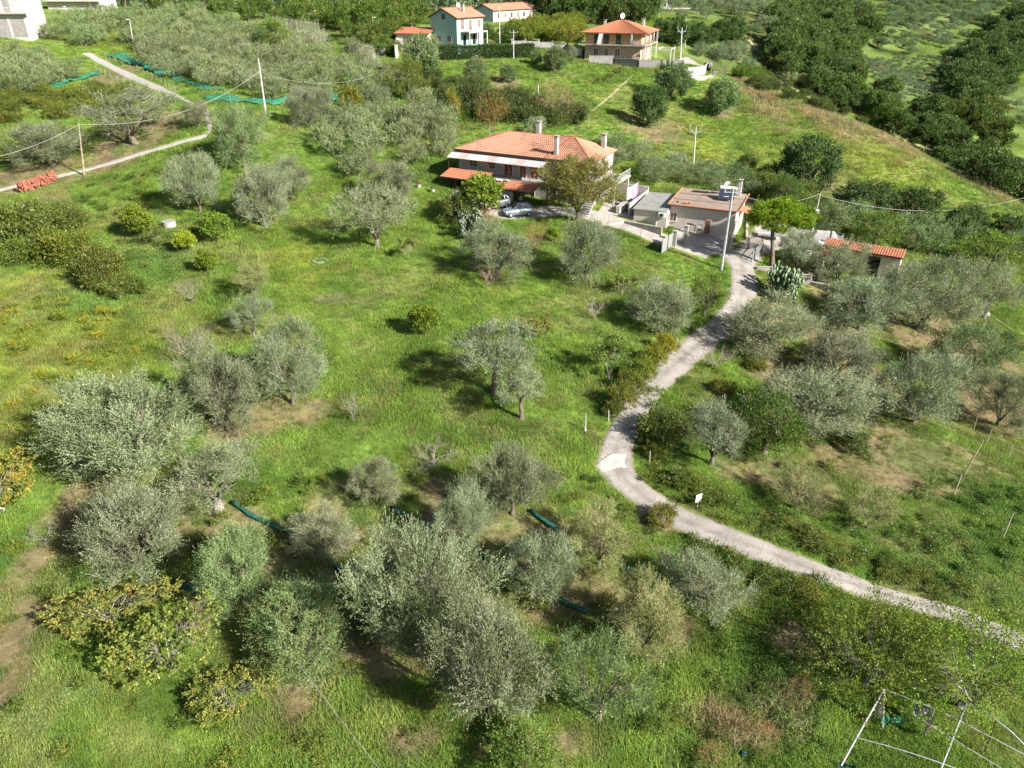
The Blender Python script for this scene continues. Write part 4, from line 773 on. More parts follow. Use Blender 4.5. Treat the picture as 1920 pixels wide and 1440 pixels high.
VG = (('low weeds and brambles growing along the upper verge of the lane', [(1200,885),(1236,925),(1330,972),(1490,1035),(1640,1092),(1800,1140),(1925,1190),(1925,1150),(1800,1100),(1640,1045),(1480,985),(1330,925),(1225,868)], .95, (.95, .95, .8)),
 ('low weeds and brambles growing along the lower bank of the lane', [(1118,900),(1180,952),(1300,1016),(1450,1072),(1590,1120),(1700,1150),(1680,1170),(1560,1150),(1430,1110),(1290,1050),(1160,975),(1090,900)], 1.0, (.75, .85, .75)),  # weeds tinted darker to paint in the shade of the steep bank
 ('leafy weeds around the roots of the right hand grove', [(1200,760),(1300,690),(1420,640),(1500,560),(1600,560),(1640,700),(1700,840),(1500,900),(1300,900),(1215,840)], 2.6, (.9, 1.05, .8)),
 ('tall rank weeds in the lower right plot', [(1560,1000),(1700,900),(1925,900),(1925,1150),(1800,1100),(1640,1040)], 1.5, (.8, 1.1, .9)),
 ('mixed weeds standing out of the lower right grass', [(1180,1200),(1500,1130),(1560,1200),(1560,1460),(1180,1460)], 1.7, (.85, 1.0, .85)),
 ('yellowish weeds spread over the left meadow', [(-20,560),(120,540),(330,640),(200,700),(60,800),(-20,800)], 1.9, (1.5, 1.35, .7)),
 ('darker weeds spread over the slope below the concrete path', [(130,350),(330,300),(400,400),(300,520),(230,480)], 2.2, (.8, .95, .8)),
 ('small weeds spread through the foreground grove', [(0,1000),(640,900),(1100,880),(1250,1050),(1200,1300),(700,1440),(0,1440)], 2.6, (1.0, 1.05, .75)))
for lab, poly, sp, tn in VG: scatter(poly, sp, 'weed', (.7, 1.5), (.45, .8), lab, 'weeds', 'weeds', None, tn, .5, keep=.8, stuff=True, cap=420)
for x0, y0, x1, y1, lab in ((1400, 1340, 1470, 1420, 'pinkish dry weed clump right of the tall one'), (1310, 1380, 1370, 1440, 'small dry weed clump left of the tall one'), (1470, 1260, 1530, 1320, 'dry brushwood under the almond tree edge')):
    box_tree('drybush', x0, y0, x1, y1, lab, name='dry_bush', cat='bush', tint=(1.25, 1.1, 1.0), hr=(.6, 1.1))
scatter([(1560,40),(1700,50),(1850,100),(1900,160),(1925,240),(1860,260),(1810,200),(1800,95),(1610,95)], 8, 'olive_far', (3.5, 6), (.6, .8), 'low shrub on the grassy far valley side', 'valley_shrub', 'shrub', 'shrubs on the far valley side', (.65, .8, .6), .45, keep=.5)

scatter([(1450,40),(1560,40),(1600,165),(1740,240),(1860,310),(1925,370),(1860,350),(1700,265),(1560,195),(1450,95)], 11, 'green_far', (5, 8.5), (.8, 1.2), 'lighter green tree rising among the dark valley woods', 'valley_tree', 'tree', 'lighter trees among the valley woods', (.9, .95, 1.1), .45, keep=.8)
scatter([(1420,190),(1560,220),(1700,290),(1850,370),(1925,400),(1900,420),(1750,360),(1600,290),(1480,250)], 7.5, 'drybush', (1.2, 2.6), (.6, .9), 'small dry shrub on the bright slope below the ridge', 'dry_bush', 'bush', 'small dry shrubs on the bright slope', (1.0, 1.0, .75), .45, keep=.45)
# ------------------------------------------------------------------ buildings
NOBLD = []
def site(P, rz, bw, bd): NOBLD.append((P[0], P[1], bw, bd, rz))
def lerp3(a, b, t): return tuple(a[i] + (b[i] - a[i]) * t for i in range(3))
def tiled_plane(name, parent, e0, e1, t1, t0, m, course=.36, kind='stuff'):
    """roof slope from eave e0-e1 up to t0-t1, built of overlapping courses of half-round tiles"""
    mb = MB(); E0, E1, T0, T1 = Vector(e0), Vector(e1), Vector(t0), Vector(t1); n = max(2, int(((T0 + T1) / 2 - (E0 + E1) / 2).length / course))
    ex = (E1 - E0).normalized(); up = (((T0 + T1) / 2) - (E0 + E1) / 2); up -= ex * up.dot(ex); nrm = ex.cross(up.normalized()); nrm = nrm if nrm.z > 0 else -nrm
    pw = .30
    for k in range(n):
        a0, a1 = E0.lerp(T0, k / n), E1.lerp(T1, k / n); b0, b1 = E0.lerp(T0, (k + 1.08) / n if k < n - 1 else 1), E1.lerp(T1, (k + 1.08) / n if k < n - 1 else 1)
        c = max(1, int((a1 - a0).length / pw)); V = []; F = []
        for i in range(2 * c + 1):
            t = i / (2 * c); w = .055 if i % 2 else .0; jt = random.uniform(-.012, .012)
            V += [a0.lerp(a1, t) + nrm * (.055 + w + jt), b0.lerp(b1, t) + nrm * (.0 + w), a0.lerp(a1, t) - nrm * .01]
        for i in range(2 * c): F += [(3*i, 3*i+3, 3*i+4, 3*i+1), (3*i+2, 3*i+5, 3*i+3, 3*i)]
        mb.add(V, F)
    mb.add([E0 - nrm * .03, E1 - nrm * .03, T1 - nrm * .03, T0 - nrm * .03], [(0, 3, 2, 1)] if (T0 - T1).length > .01 else [(0, 2, 1)])
    return mb.build(name, m, parent, kind=kind)
def ridge(parent, a, b, m='tile_edge', r=.11):
    a, b = Vector(a), Vector(b); n = max(2, int((b - a).length / .45)); mb = MB()
    for k in range(n): mb.tube([a.lerp(b, k / n), a.lerp(b, (k + 1.05) / n)], [r * 1.12, r * .92], 6)
    mb.build('ridge_tiles', m, parent, kind='stuff')
def roof_hip(par, x0, x1, y0, y1, z, hz, rx0, rx1, m, m2=None):
    ym = (y0 + y1) / 2; A, B_, C_, D = (x0, y0, z), (x1, y0, z), (x1, y1, z), (x0, y1, z); R0, R1 = (rx0, ym, z + hz), (rx1, ym, z + hz)
    r = MB().add([(x0, y0, z - .12), (x1, y0, z - .12), (x1, y1, z - .12), (x0, y1, z - .12), (x0, y0, z - .03), (x1, y0, z - .03), (x1, y1, z - .03), (x0, y1, z - .03)], [(0, 3, 2, 1), (0, 1, 5, 4), (1, 2, 6, 5), (2, 3, 7, 6), (3, 0, 4, 7), (4, 5, 6, 7)]).build('roof', 'tile_edge', par)
    for e0, e1, t1, t0 in ((A, B_, R1, R0), (B_, C_, R1, R1), (C_, D, R0, R1), (D, A, R0, R0)): tiled_plane('tile_courses', r, e0, e1, t1, t0, m)
    for a, b in ((A, R0), (B_, R1), (C_, R1), (D, R0), (R0, R1)): ridge(r, a, b)
    return r
def opening(par, name, face, a0, a1, z0, z1, at, m, frame='white_paint', out=1, leaf=None):
    """window or door on a wall; face 'y' = wall at y=at facing -y, 'x' = wall at x=at facing +x"""
    e = .03
    def bx(mb, u0, u1, w0, w1, d0, d1):
        if face == 'y': mb.box(u0, u1, at - d1, at - d0, w0, w1)
        else: mb.box(at + d0, at + d1, u0, u1, w0, w1)
        return mb
    o = bx(MB(), a0, a1, z0, z1, -.12, .012).build(name, m, par)
    f = MB(); t = .07
    bx(f, a0 - t, a0, z0 - t, z1 + t, 0, .05); bx(f, a1, a1 + t, z0 - t, z1 + t, 0, .05); bx(f, a0, a1, z1, z1 + t, 0, .05)
    if name != 'door': bx(f, a0 - .1, a1 + .1, z0 - t, z0, 0, .12)
    f.build('frame', frame, o)
    if name != 'door' or leaf: bx(MB(), (a0 + a1) / 2 - .02, (a0 + a1) / 2 + .02, z0, z1, .012, .035).build('mullion', frame, o)
    if name == 'window' and m in ('red_paint', 'green_paint', 'brown_paint'):
        s = MB(); n = max(3, int((z1 - z0) / .16))
        for k in range(n): z = z0 + (k + .5) * (z1 - z0) / n; bx(s, a0 + .03, a1 - .03, z - .03, z + .02, .012, .03)
        s.build('shutter_slats', m, o, kind='stuff')
    return o
def rail(par, pts, h, m='dark_metal', gap=.14, name='railing'):
    mb = MB(); 
    for a, b in zip(pts[:-1], pts[1:]):
        a, b = Vector(a), Vector(b); n = max(1, int((b - a).length / gap))
        mb.tube([a + Vector((0, 0, h)), b + Vector((0, 0, h))], .025, 4); mb.tube([a + Vector((0, 0, .1)), b + Vector((0, 0, .1))], .018, 4)
        for k in range(n + 1): p = a.lerp(b, k / n); mb.tube([p, p + Vector((0, 0, h))], .01, 4, cap=False)
    return mb.build(name, m, par)
def chimney(par, x, y, z0, z1, s=.28, m='plaster'):
    c = MB().box(x - s, x + s, y - s, y + s, z0, z1).build('chimney', m, par)
    MB().box(x - s - .08, x + s + .08, y - s - .08, y + s + .08, z1 + .18, z1 + .27).box(x - s, x - s + .1, y - s, y - s + .1, z1 + .002, z1 + .18).box(x + s - .1, x + s, y + s - .1, y + s, z1 + .002, z1 + .18).box(x - s, x - s + .1, y + s - .1, y + s, z1 + .002, z1 + .18).box(x + s - .1, x + s, y - s, y - s + .1, z1 + .002, z1 + .18).build('chimney_cap', 'concrete', c)
def walls(par, w, d, h, m, inset=.0, t=.3, x0=0, y0=0, base=-2.5):
    mb = MB(); mb.box(x0, x0 + w, y0, y0 + t, base, h); mb.box(x0, x0 + w, y0 + d - t, y0 + d, base, h); mb.box(x0, x0 + t, y0 + t, y0 + d - t, base, h); mb.box(x0 + w - t, x0 + w, y0 + t, y0 + d - t, base, h)
    return mb.build('wall', m, par)
def canopy(par, x0, x1, y0, y1, z0, z1, posts, label, tilem='tile'):
    """tiled lean-to: low edge y0 at z0, high edge y1 at z1"""
    c = MB().slab([(x0, y0, z0 - .04), (x1, y0, z0 - .04), (x1, y1, z1 - .04), (x0, y1, z1 - .04)], .1).build('canopy', 'dark_metal', par, label=label)
    tiled_plane('tile_courses', c, (x0, y0, z0), (x1, y0, z0), (x1, y1, z1), (x0, y1, z1), tilem, .4)
    mb = MB()
    for x in posts: mb.box(x - .07, x + .07, y0 + .25, y0 + .39, -2, z0 - .12)
    mb.build('canopy_posts', 'dark_metal', c)
    return c
RZ = math.radians(-27)
# farmhouse
FP = Vector((-8.0, 105.4, 5.05)); farm = empty('farmhouse', FP, 'long two storey white farmhouse with orange hipped tile roof and tiled canopies', 'farmhouse', RZ); site(FP, RZ, 20.5, 9.5)
walls(farm, 19.7, 8.7, 5.95, 'plaster', x0=.4, y0=.4)
MB().box(.7, 19.8, .7, 8.8, 3.0, 3.14).build('floor_slab', 'concrete', farm)
MB().box(-.08, 20.58, -.1, -.002, 5.78, 5.95).build('eave_band', 'dark_metal', farm)  # dark strip along the front eave
roof_hip(farm, 0, 20.5, 0, 9.5, 6.0, 2.1, 6.2, 16.0, 'tile_old')
MB().tube([(13.9, .1, 6.13), (16.0, 4.75, 8.36)], .09, 6).build('roof_seam', 'tile_edge', farm)
chimney(farm, 10.6, 4.9, 7.6, 9.5, .26); chimney(farm, 15.0, 1.0, 5.2, 8.6, .24); chimney(farm, 19.3, 7.2, 6.2, 8.2, .28)
aw = MB(); ap = MB(); N_ = 40
for k in range(N_):
    xa = -.4 + 14.6 * k / N_; xb = xa + 14.6 / N_; t_ = ap if (k // 4) % 3 == 1 else aw
    t_.slab([(xa, -1.55, 5.12), (xb - .02, -1.55, 5.12), (xb - .02, .38, 5.72), (xa, .38, 5.72)], .035)
    t_.tube([(xa + .08, -1.55, 5.14), (xa + .08, .38, 5.74)], .03, 4)
aw_o = aw.build('awning', 'awning', farm, label='white corrugated awning under the eaves'); ap.build('pink_sheets', 'awning_pink', aw_o)
mb = MB()
for x in (-.2, 3.0, 6.2, 9.3, 12.4, 14.0): mb.tube([(x, -1.45, 2.9), (x, -1.45, 5.1)], .035, 5)
mb.build('awning_posts', 'dark_metal', aw_o)
MB().box(-.3, 14.3, -1.6, .38, 2.92, 3.08).build('balcony_floor', 'concrete', farm); rail(farm, [(6.3, -1.5, 3.08), (14.2, -1.5, 3.08)], .9, 'dark_metal', .2)
for a0, a1, m_ in ((7.6, 8.8, 'red_paint'), (10.0, 10.9, 'red_paint'), (11.6, 12.7, 'red_paint')): opening(farm, 'door', 'y', a0, a1, 3.1, 5.25, .4, m_, 'white_paint', leaf=True)
for a0, a1, z0, z1 in ((2.2, 3.3, 3.9, 5.0), (5.2, 6.2, 3.9, 5.0), (15.4, 16.5, 3.9, 5.1), (18.0, 19.0, 3.9, 5.1)): opening(farm, 'window', 'y', a0, a1, z0, z1, .4, 'glass', 'white_paint')
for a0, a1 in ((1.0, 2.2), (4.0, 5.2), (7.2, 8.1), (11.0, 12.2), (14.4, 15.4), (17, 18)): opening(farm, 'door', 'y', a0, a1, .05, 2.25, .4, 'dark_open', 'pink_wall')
canopy(farm, -.1, 6.7, -4.1, -1.2, 3.05, 3.65, (.1, 2.3, 4.4, 6.5), 'wide orange tiled canopy on the uphill side')
canopy(farm, 6.8, 14.0, -4.0, -1.7, 2.4, 3.02, (7.0, 9.3, 11.6, 13.8), 'orange tiled canopy over the parking place')
MB().tube([(7.6, -2.2, 3.12), (9.6, -2.2, 3.12)], .11, 6).box(7.6, 8.8, -2.6, -2.2, 3.04, 3.12).build('rolled_sheet', 'cloth_white', farm)
for x0, x1 in ((7.9, 9.1), (9.4, 10.8)):
    mb = MB(); n_ = 18; V = []
    for i in range(n_ + 1): x = x0 + (x1 - x0) * i / n_; y = -3.35 + .07 * math.sin(i * 1.9); V += [(x, y, .1), (x, y, 2.1), (x, y + .015, .1), (x, y + .015, 2.1)]
    mb.add(V, [f for i in range(n_) for f in ((4*i, 4*i+4, 4*i+5, 4*i+1), (4*i+3, 4*i+7, 4*i+6, 4*i+2))]); mb.build('curtain', 'cloth_grey', farm)
# right side: balcony, stair, windows
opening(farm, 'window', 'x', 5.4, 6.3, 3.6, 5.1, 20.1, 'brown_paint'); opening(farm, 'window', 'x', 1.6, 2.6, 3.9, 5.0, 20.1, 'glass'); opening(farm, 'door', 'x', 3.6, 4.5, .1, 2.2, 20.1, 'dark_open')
MB().box(20.1, 22.9, 3.0, 9.0, 2.75, 2.93).build('balcony_floor', 'concrete', farm); rail(farm, [(20.2, 3.1, 2.93), (22.8, 3.1, 2.93), (22.8, 8.9, 2.93)], .95, 'white_paint', .2)
mb = MB()
for x, y in ((22.6, 3.2), (22.6, 8.7)): mb.box(x - .12, x + .12, y - .12, y + .12, -2.5, 2.75)
mb.build('balcony_pillars', 'plaster', farm)
for k in range(12): MB().box(20.12 + .0, 21.3, -2.6 + k * .3, -2.32 + k * .3, -1.5 if k < 2 else .22 * k - .25, .22 * k + .0).build('stair_step', 'plaster', farm)
MB().box(20.7, 25.5, 9.1, 9.3, -2, 1.6).box(25.3, 25.5, 1.5, 9.1, -2.5, 1.1).build('patio_wall', 'plaster', farm)
MB().box(-2.6, 2.2, -6.2, -5.95, -1.4, .55).box(2.2, 6.5, -6.4, -6.15, -1.4, .4).build('terrace_wall', 'white_wall', farm)
MB().slab([(-2.4, -5.95, .12), (14, -5.2, .12), (14, .4, .12), (-2.4, .4, .12)], 1.6).build('terrace_floor', 'concrete', farm)
# little tiled outbuilding behind the left end
OP = FP + Matrix.Rotation(RZ, 3, 'Z') @ Vector((-.5, 11.2, .2)); ob = empty('outbuilding', OP, 'little outbuilding with orange tile roof behind the left end of the farmhouse', 'outbuilding', RZ); site(OP, RZ, 3.6, 3)
walls(ob, 3.6, 2.8, 4.9, 'plaster'); r = MB().slab([(-.2, -.2, 4.95), (3.8, -.2, 4.95), (3.8, 3, 5.6), (-.2, 3, 5.6)], .1).build('roof', 'tile_edge', ob); tiled_plane('tile_courses', r, (-.2, -.2, 5.0), (3.8, -.2, 5.0), (3.8, 3, 5.65), (-.2, 3, 5.65), 'tile'); opening(ob, 'window', 'y', 1.4, 2.1, 3.4, 4.2, 0, 'glass')
MB().tube([(-.1, .2, 2), (-.1, .2, 7.2)], .05, 6).build('flue_pipe', 'steel', ob)
# flat roofed house by the gate
R2 = math.radians(-24); HP = Vector((20.3, 93.2, gz(21, 93.5) - .15)); fl = empty('flat_roofed_house', HP, 'low white house with flat brown roof edged in orange tiles beside the gate', 'house', R2); site(HP, R2, 8.2, 7.6)
walls(fl, 8.2, 7.6, 2.95, 'pink_wall'); rf = MB().slab([(-.25, -.3, 3.08), (8.45, -.3, 3.12), (8.45, 7.9, 3.35), (-.25, 7.9, 3.30)], .12).build('roof', 'roof_felt', fl)
mb = MB()
for k in range(24): mb.tube([(-.3 + k * .37, -.38, 3.14), (-.3 + k * .37 + .39, -.38, 3.145)], [.10, .085], 6)
for k in range(22): mb.tube([(8.53, -.35 + k * .38, 3.15 + k * .0105), (8.53, .05 + k * .38, 3.16 + k * .0105)], [.10, .085], 6)
for k in range(22): mb.tube([(-.33, -.35 + k * .38, 3.11 + k * .009), (-.33, .05 + k * .38, 3.12 + k * .009)], [.10, .085], 6)
mb.build('edge_tiles', 'tile', rf, kind='stuff')
for y in (2.4, 5.1): MB().box(-.2, 8.4, y, y + .09, 3.12 + y * .03, 3.17 + y * .03).build('roof_seam', 'roof_felt', rf)
MB().box(1.4, 3.4, 6.3, 6.9, 3.28, 3.42).build('roof_hatch', 'black', rf)
chimney(fl, 7.4, 6.6, 3.2, 5.2, .22)
for a0, a1 in ((.1, .85),): opening(fl, 'window', 'y', a0, a1, .95, 2.0, 0, 'brown_paint')
opening(fl, 'window', 'x', 1.0, 1.8, 1.0, 2.1, 8.2, 'glass'); opening(fl, 'door', 'x', 3.2, 4.1, .05, 2.15, 8.2, 'brown_paint'); opening(fl, 'window', 'x', 5.4, 6.2, 1.0, 2.0, 8.2, 'glass')
MB().slab([(8.25, 2.8, 2.45), (9.3, 2.8, 2.2), (9.3, 5.4, 2.2), (8.25, 5.4, 2.45)], .08).build('door_canopy', 'tile', fl)
# annex
walls(fl, 4.3, 7.6, 2.35, 'pink_wall', x0=-4.32, y0=-1.5); MB().slab([(-4.5, -1.75, 2.42), (-.05, -1.75, 2.5), (-.35, 6.3, 2.8), (-4.5, 6.3, 2.7)], .07).build('annex_roof', 'roof_sheet', fl)
opening(fl, 'window', 'x', -1.15, -.35, .9, 1.9, -.02, 'brown_paint'); MB().box(-1.1, -.2, -1.95, -1.55, 1.75, 2.35, .04).cyl(-.65, -1.97, 1.8, 1.82, .01).build('air_conditioner', 'white_paint', fl); MB().tube([(-.65, -1.96, 2.05), (-.65, -1.99, 2.05)], .22, 16).build('fan_grille', 'black', fl)
MB().tube([(-1.3, -1.56, .0), (-1.3, -1.56, 2.35)], .04, 6).build('drain_pipe', 'white_paint', fl)
def P2(par_loc, rz, x, y, z): return Vector(par_loc) + Matrix.Rotation(rz, 3, 'Z') @ Vector((x, y, z))
# roof equipment, each a thing standing on the roof
sp = P2(HP, R2, 6.2, 4.4, 3.27); sw = empty('solar_water_heater', sp, 'solar water heater with white tank and collector on the flat brown roof', 'water heater', R2)
MB().slab([(-1, -.9, .25), (1, -.9, .25), (1, .5, 1.1), (-1, .5, 1.1)], .09).build('collector', 'panel_glass', sw); MB().tube([(-1.05, .7, 1.25), (1.05, .7, 1.25)], .28, 14).build('tank', 'white_paint', sw); MB().tube([(-.9, .7, 0), (-.9, .7, 1)], .03, 5).tube([(.9, .7, 0), (.9, .7, 1)], .03, 5).tube([(-.9, -.85, 0), (-.9, -.85, .2)], .03, 5).tube([(.9, -.85, 0), (.9, -.85, .2)], .03, 5).build('stand', 'steel', sw)
def dish(P, label, s=.45, rz=0, mast=1.0):
    e = empty('satellite_dish', P, label, 'satellite dish', rz); MB().tube([(0, 0, 0), (0, 0, mast)], .03, 6).build('mast', 'steel', e)
    mb = MB(); V = [(0, -.10, mast)]; n_ = 14
    for rr in (.5, 1): V += [(s * rr * math.cos(t), -.10 - .16 * rr * rr - (.3 * s * rr * math.sin(t)) * 0, mast + s * rr * math.sin(t)) for t in [6.283 * k / n_ for k in range(n_)]]
    mb.add(V, [(0, 1 + (k + 1) % n_, 1 + k) for k in range(n_)] + [(1 + k, 1 + (k + 1) % n_, 1 + n_ + (k + 1) % n_, 1 + n_ + k) for k in range(n_)]); mb.build('reflector', 'white_paint', e)
    MB().tube([(0, -.15, mast - s * .9), (0, -.62, mast - .05)], .015, 4).build('feed_arm', 'steel', e)
dish(P2(HP, R2, 5.6, 6.6, 3.33), 'white satellite dish at the back of the flat roof', .5, .4, 1.3)
mb = MB()
for k in range(7): a = random.uniform(0, 3.1); x, y = random.uniform(.2, 1.9), random.uniform(.3, .9); mb.tube([(x, y, .06 + k * .012), (x + .45 * math.cos(a), y + .45 * math.sin(a), .07 + k * .012)], [.09, .07], 6)
tag(mb.build('loose_tiles', 'tile', None, loc=P2(HP, R2, .6, .2, 3.13)), 'small heap of orange tiles lying on the flat roof edge', 'tiles'); bpy.context.scene.objects['loose_tiles'].rotation_euler = (0, 0, R2)
fr = empty('fridge', P2(HP, R2, 5.1, -.9, .12), 'old brown refrigerator against the wall of the flat roofed house', 'refrigerator', R2); MB().box(-.35, .35, -.32, .32, .02, 1.75, .04).build('cabinet', 'brown_paint', fr); MB().box(-.34, .34, -.35, -.322, .55, 1.72).box(-.34, .34, -.35, -.322, .06, .52).build('door', 'brown_paint', fr); MB().tube([(.27, -.37, .9), (.27, -.37, 1.4)], .015, 5).build('handle', 'steel', fr)
cb = empty('appliance', P2(HP, R2, 4.1, -.9, .1), 'white appliance with red label between table and refrigerator', 'appliance', R2); MB().box(-.3, .3, -.3, .3, 0, .95, .03).build('cabinet', 'white_paint', cb); MB().box(-.2, .2, -.31, -.3, .35, .6).build('panel', 'red_paint', cb)
tb = empty('work_table', P2(HP, R2, 2.9, -.8, .1), 'cluttered grey work table under the house wall', 'table', R2); MB().box(-.7, .7, -.35, .35, .72, .77).build('tabletop', 'stake', tb)
for x in (-.62, .62):
    for y in (-.28, .28): MB().box(x - .03, x + .03, y - .03, y + .03, 0, .72).build('leg', 'stake', tb)
tag(MB().box(-.4, .1, -.2, .2, 0, .25, .03).box(.15, .4, -.15, .2, 0, .16, .02).build('crate', 'black', None, loc=P2(HP, R2, 2.9, -.8, .875)), 'black boxes on the cluttered work table', 'crate')
# low sheds to the right
R3 = math.radians(-32); SPt = G(1573, 494); SPt.z -= .1; sh = empty('tiled_shed', SPt, 'long low shed with orange tiled roof and open dark doorways', 'shed', R3); site(SPt, R3, 7.0, 3.2)
mb = MB(); mb.box(-2, 6.8, 1.8, 2.0, -2, 2.2); mb.box(6.6, 6.8, 0, 1.8, -2, 2.0); mb.box(-2, -1.8, 0, 1.8, -2, 2.0)
for a, b in ((-1.8, .6), (2.4, 3.2), (4.6, 6.6)): mb.box(a, b, 0, .2, -2, 2.0)
mb.box(.6, 2.4, 0, .2, 1.75, 2.0).box(3.2, 4.6, 0, .2, 1.75, 2.0); mb.build('wall', 'pink_wall', sh)
MB().box(-1.8, 6.6, .2, 1.8, -.2, 0).build('floor', 'concrete', sh); MB().box(1.5, 2.2, 1.1, 1.6, 0, 1.3).box(3.5, 4.4, .9, 1.6, 0, .8).build('stored_goods', 'dark_open', sh)
r = MB().slab([(-2.3, -.3, 2.08), (7.0, -.3, 2.08), (7.0, 2.2, 2.42), (-2.3, 2.2, 2.42)], .1).build('roof', 'tile_edge', sh); tiled_plane('tile_courses', r, (-2.3, -.3, 2.15), (7.0, -.3, 2.15), (7.0, 2.2, 2.49), (-2.3, 2.2, 2.49), 'tile')
sx = G(1594, 500); sx.z -= .05; pr = empty('red_roofed_porch', P2(SPt, R3, -2.2, -2.6, -.1), 'small red roofed porch with white posts before the low shed', 'porch', R3)
r = MB().slab([(-.2, -.2, 1.6), (2.2, -.2, 1.6), (2.2, 1.5, 2.1), (-.2, 1.5, 2.1)], .07).build('roof', 'tile_stack', pr); MB().box(-.1, .05, -.1, .05, -.5, 1.52).build('post', 'white_wall', pr); MB().box(1.95, 2.1, -.1, .05, -.5, 1.52).build('post', 'white_wall', pr); MB().box(1.95, 2.1, 1.3, 1.45, -.5, 2.0).build('post', 'white_wall', pr)
wc = empty('white_column', G(1532, 524), 'leaning white stone column beside the shadowy olive tree', 'column', .3)
for k in range(9): s = .24 - .012 * k; MB().box(-s + k * .035, s + k * .035, -s, s, k * .3, k * .3 + .285, .03).build('stone', 'white_wall', wc)
# sea green house and the others on the hill
def gable_house(P, rz, gw, ln, eh, rh, label, wm, sm, cat='house', name='house', tile='tile_old', ov=.45):
    P = Vector(P); e = empty(name, P, label, cat, rz); site(P, rz, gw, ln)
    # gable ends front/back, long sides left/right
    mb = MB()
    for y in (0, ln - .3): mb.add([(0, y, -3), (gw, y, -3), (gw, y, eh), (gw / 2, y, eh + rh), (0, y, eh), (0, y + .3, -3), (gw, y + .3, -3), (gw, y + .3, eh), (gw / 2, y + .3, eh + rh), (0, y + .3, eh)], [(0, 1, 2, 3, 4), (9, 8, 7, 6, 5), (1, 6, 7, 2), (0, 4, 9, 5)])
    mb.build('gable_wall', wm, e); MB().box(gw - .3, gw + .001, .301, ln - .301, -3, eh - .05).build('side_wall', sm, e); MB().box(0, .3, .3, ln - .3, -3, eh - .05).build('side_wall', wm, e)
    s = rh / (gw / 2); a, b = -ov, ln + ov; r = MB().add([(-ov, a, eh - s * ov), (gw / 2, a, eh + rh), (gw + ov, a, eh - s * ov), (-ov, b, eh - s * ov), (gw / 2, b, eh + rh), (gw + ov, b, eh - s * ov)] + [(-ov, a, eh - s * ov + .14), (gw / 2, a, eh + rh + .14), (gw + ov, a, eh - s * ov + .14), (-ov, b, eh - s * ov + .14), (gw / 2, b, eh + rh + .14), (gw + ov, b, eh - s * ov + .14)],
        [(0, 3, 4, 1), (1, 4, 5, 2), (6, 7, 10, 9), (7, 8, 11, 10), (0, 1, 7, 6), (1, 2, 8, 7), (3, 9, 10, 4), (4, 10, 11, 5), (0, 6, 9, 3), (2, 5, 11, 8)]).build('roof', 'dark_metal', e)
    z0, z1 = eh - s * ov + .15, eh + rh + .15; tiled_plane('tile_courses', r, (gw + ov, a, z0), (gw + ov, b, z0), (gw / 2, b, z1), (gw / 2, a, z1), tile); tiled_plane('tile_courses', r, (-ov, b, z0), (-ov, a, z0), (gw / 2, a, z1), (gw / 2, b, z1), tile); ridge(r, (gw / 2, a, z1 + .05), (gw / 2, b, z1 + .05))
    return e
R4 = math.radians(-35)
def at_d(px, py, d): return Vector(pt_d(px, py, d))
gh = gable_house(at_d(809, 84, 164), R4, 7.4, 9.4, 5.6, 1.6, 'two storey sea green house with white side and brown tile roof', 'teal_wall', 'white_wall')
opening(gh, 'window', 'y', 1.5, 2.9, .7, 2.0, 0, 'brown_paint'); opening(gh, 'window', 'y', 4.6, 5.8, .8, 2.0, 0, 'brown_paint'); opening(gh, 'window', 'y', 3.4, 4.1, 5.3, 6.1, 0, 'glass', 'dark_metal'); MB().box(-.02, 7.42, -.03, 0, 2.75, 2.9).build('string_course', 'white_wall', gh)
MB().box(7.4, 7.44, 3.6, 6.2, 3.0, 5.35).build('recess_panel', 'teal_wall', gh); opening(gh, 'window', 'x', 1.4, 2.5, 3.2, 5.3, 7.4, 'brown_paint'); opening(gh, 'window', 'x', 7.4, 8.3, 3.5, 5.0, 7.4, 'brown_paint'); opening(gh, 'door', 'x', 4.2, 5.2, 3.0, 5.1, 7.44, 'brown_paint')
po = MB(); 
for y in (1.2, 4.0, 4.6, 7.6): po.box(9.6, 9.85, y, y + .22, -2, 2.6)
po.box(7.45, 9.85, 1.2, 7.82, 2.6, 2.85); po.build('portico', 'white_wall', gh); rail(gh, [(7.5, 1.3, 2.85), (9.75, 1.3, 2.85), (9.75, 7.7, 2.85)], .9, 'dark_metal', .25)
opening(gh, 'door', 'x', 2.0, 3.2, .1, 2.2, 7.4, 'glass'); opening(gh, 'door', 'x', 5.4, 6.6, .1, 2.2, 7.4, 'glass'); MB().box(7.401, 7.41, .02, 9.38, -3, 2.7).build('lower_wall_band', 'teal_wall', gh)
chimney(gh, 5.6, 4.6, 5.9, 7.9, .22); 
dish(P2(at_d(809, 84, 164), R4, 3.7, 5.2, 7.2), 'white dish on the ridge of the sea green house', .5, .5, .7)
lb = gable_house(at_d(889, 54, 204), R4, 6.6, 21, 4.7, 1.3, 'long pale house with low pinkish tile roof behind the sea green house', 'shaded_end_wall', 'pink_wall', tile='tile_old')
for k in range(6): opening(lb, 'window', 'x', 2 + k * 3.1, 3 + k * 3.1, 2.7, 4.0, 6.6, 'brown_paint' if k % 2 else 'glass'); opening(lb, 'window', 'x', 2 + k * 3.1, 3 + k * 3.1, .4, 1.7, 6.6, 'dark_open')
opening(lb, 'window', 'y', 2.2, 3.2, 2.6, 3.8, 0, 'glass')
sb_ = gable_house(at_d(1012, 42, 232), R4, 4.6, 6.5, 2.9, .9, 'small tiled house at the right end of the long pale house', 'shaded_end_wall', 'pink_wall', tile='tile')
opening(sb_, 'window', 'x', 2, 3, .8, 2.0, 4.6, 'glass')
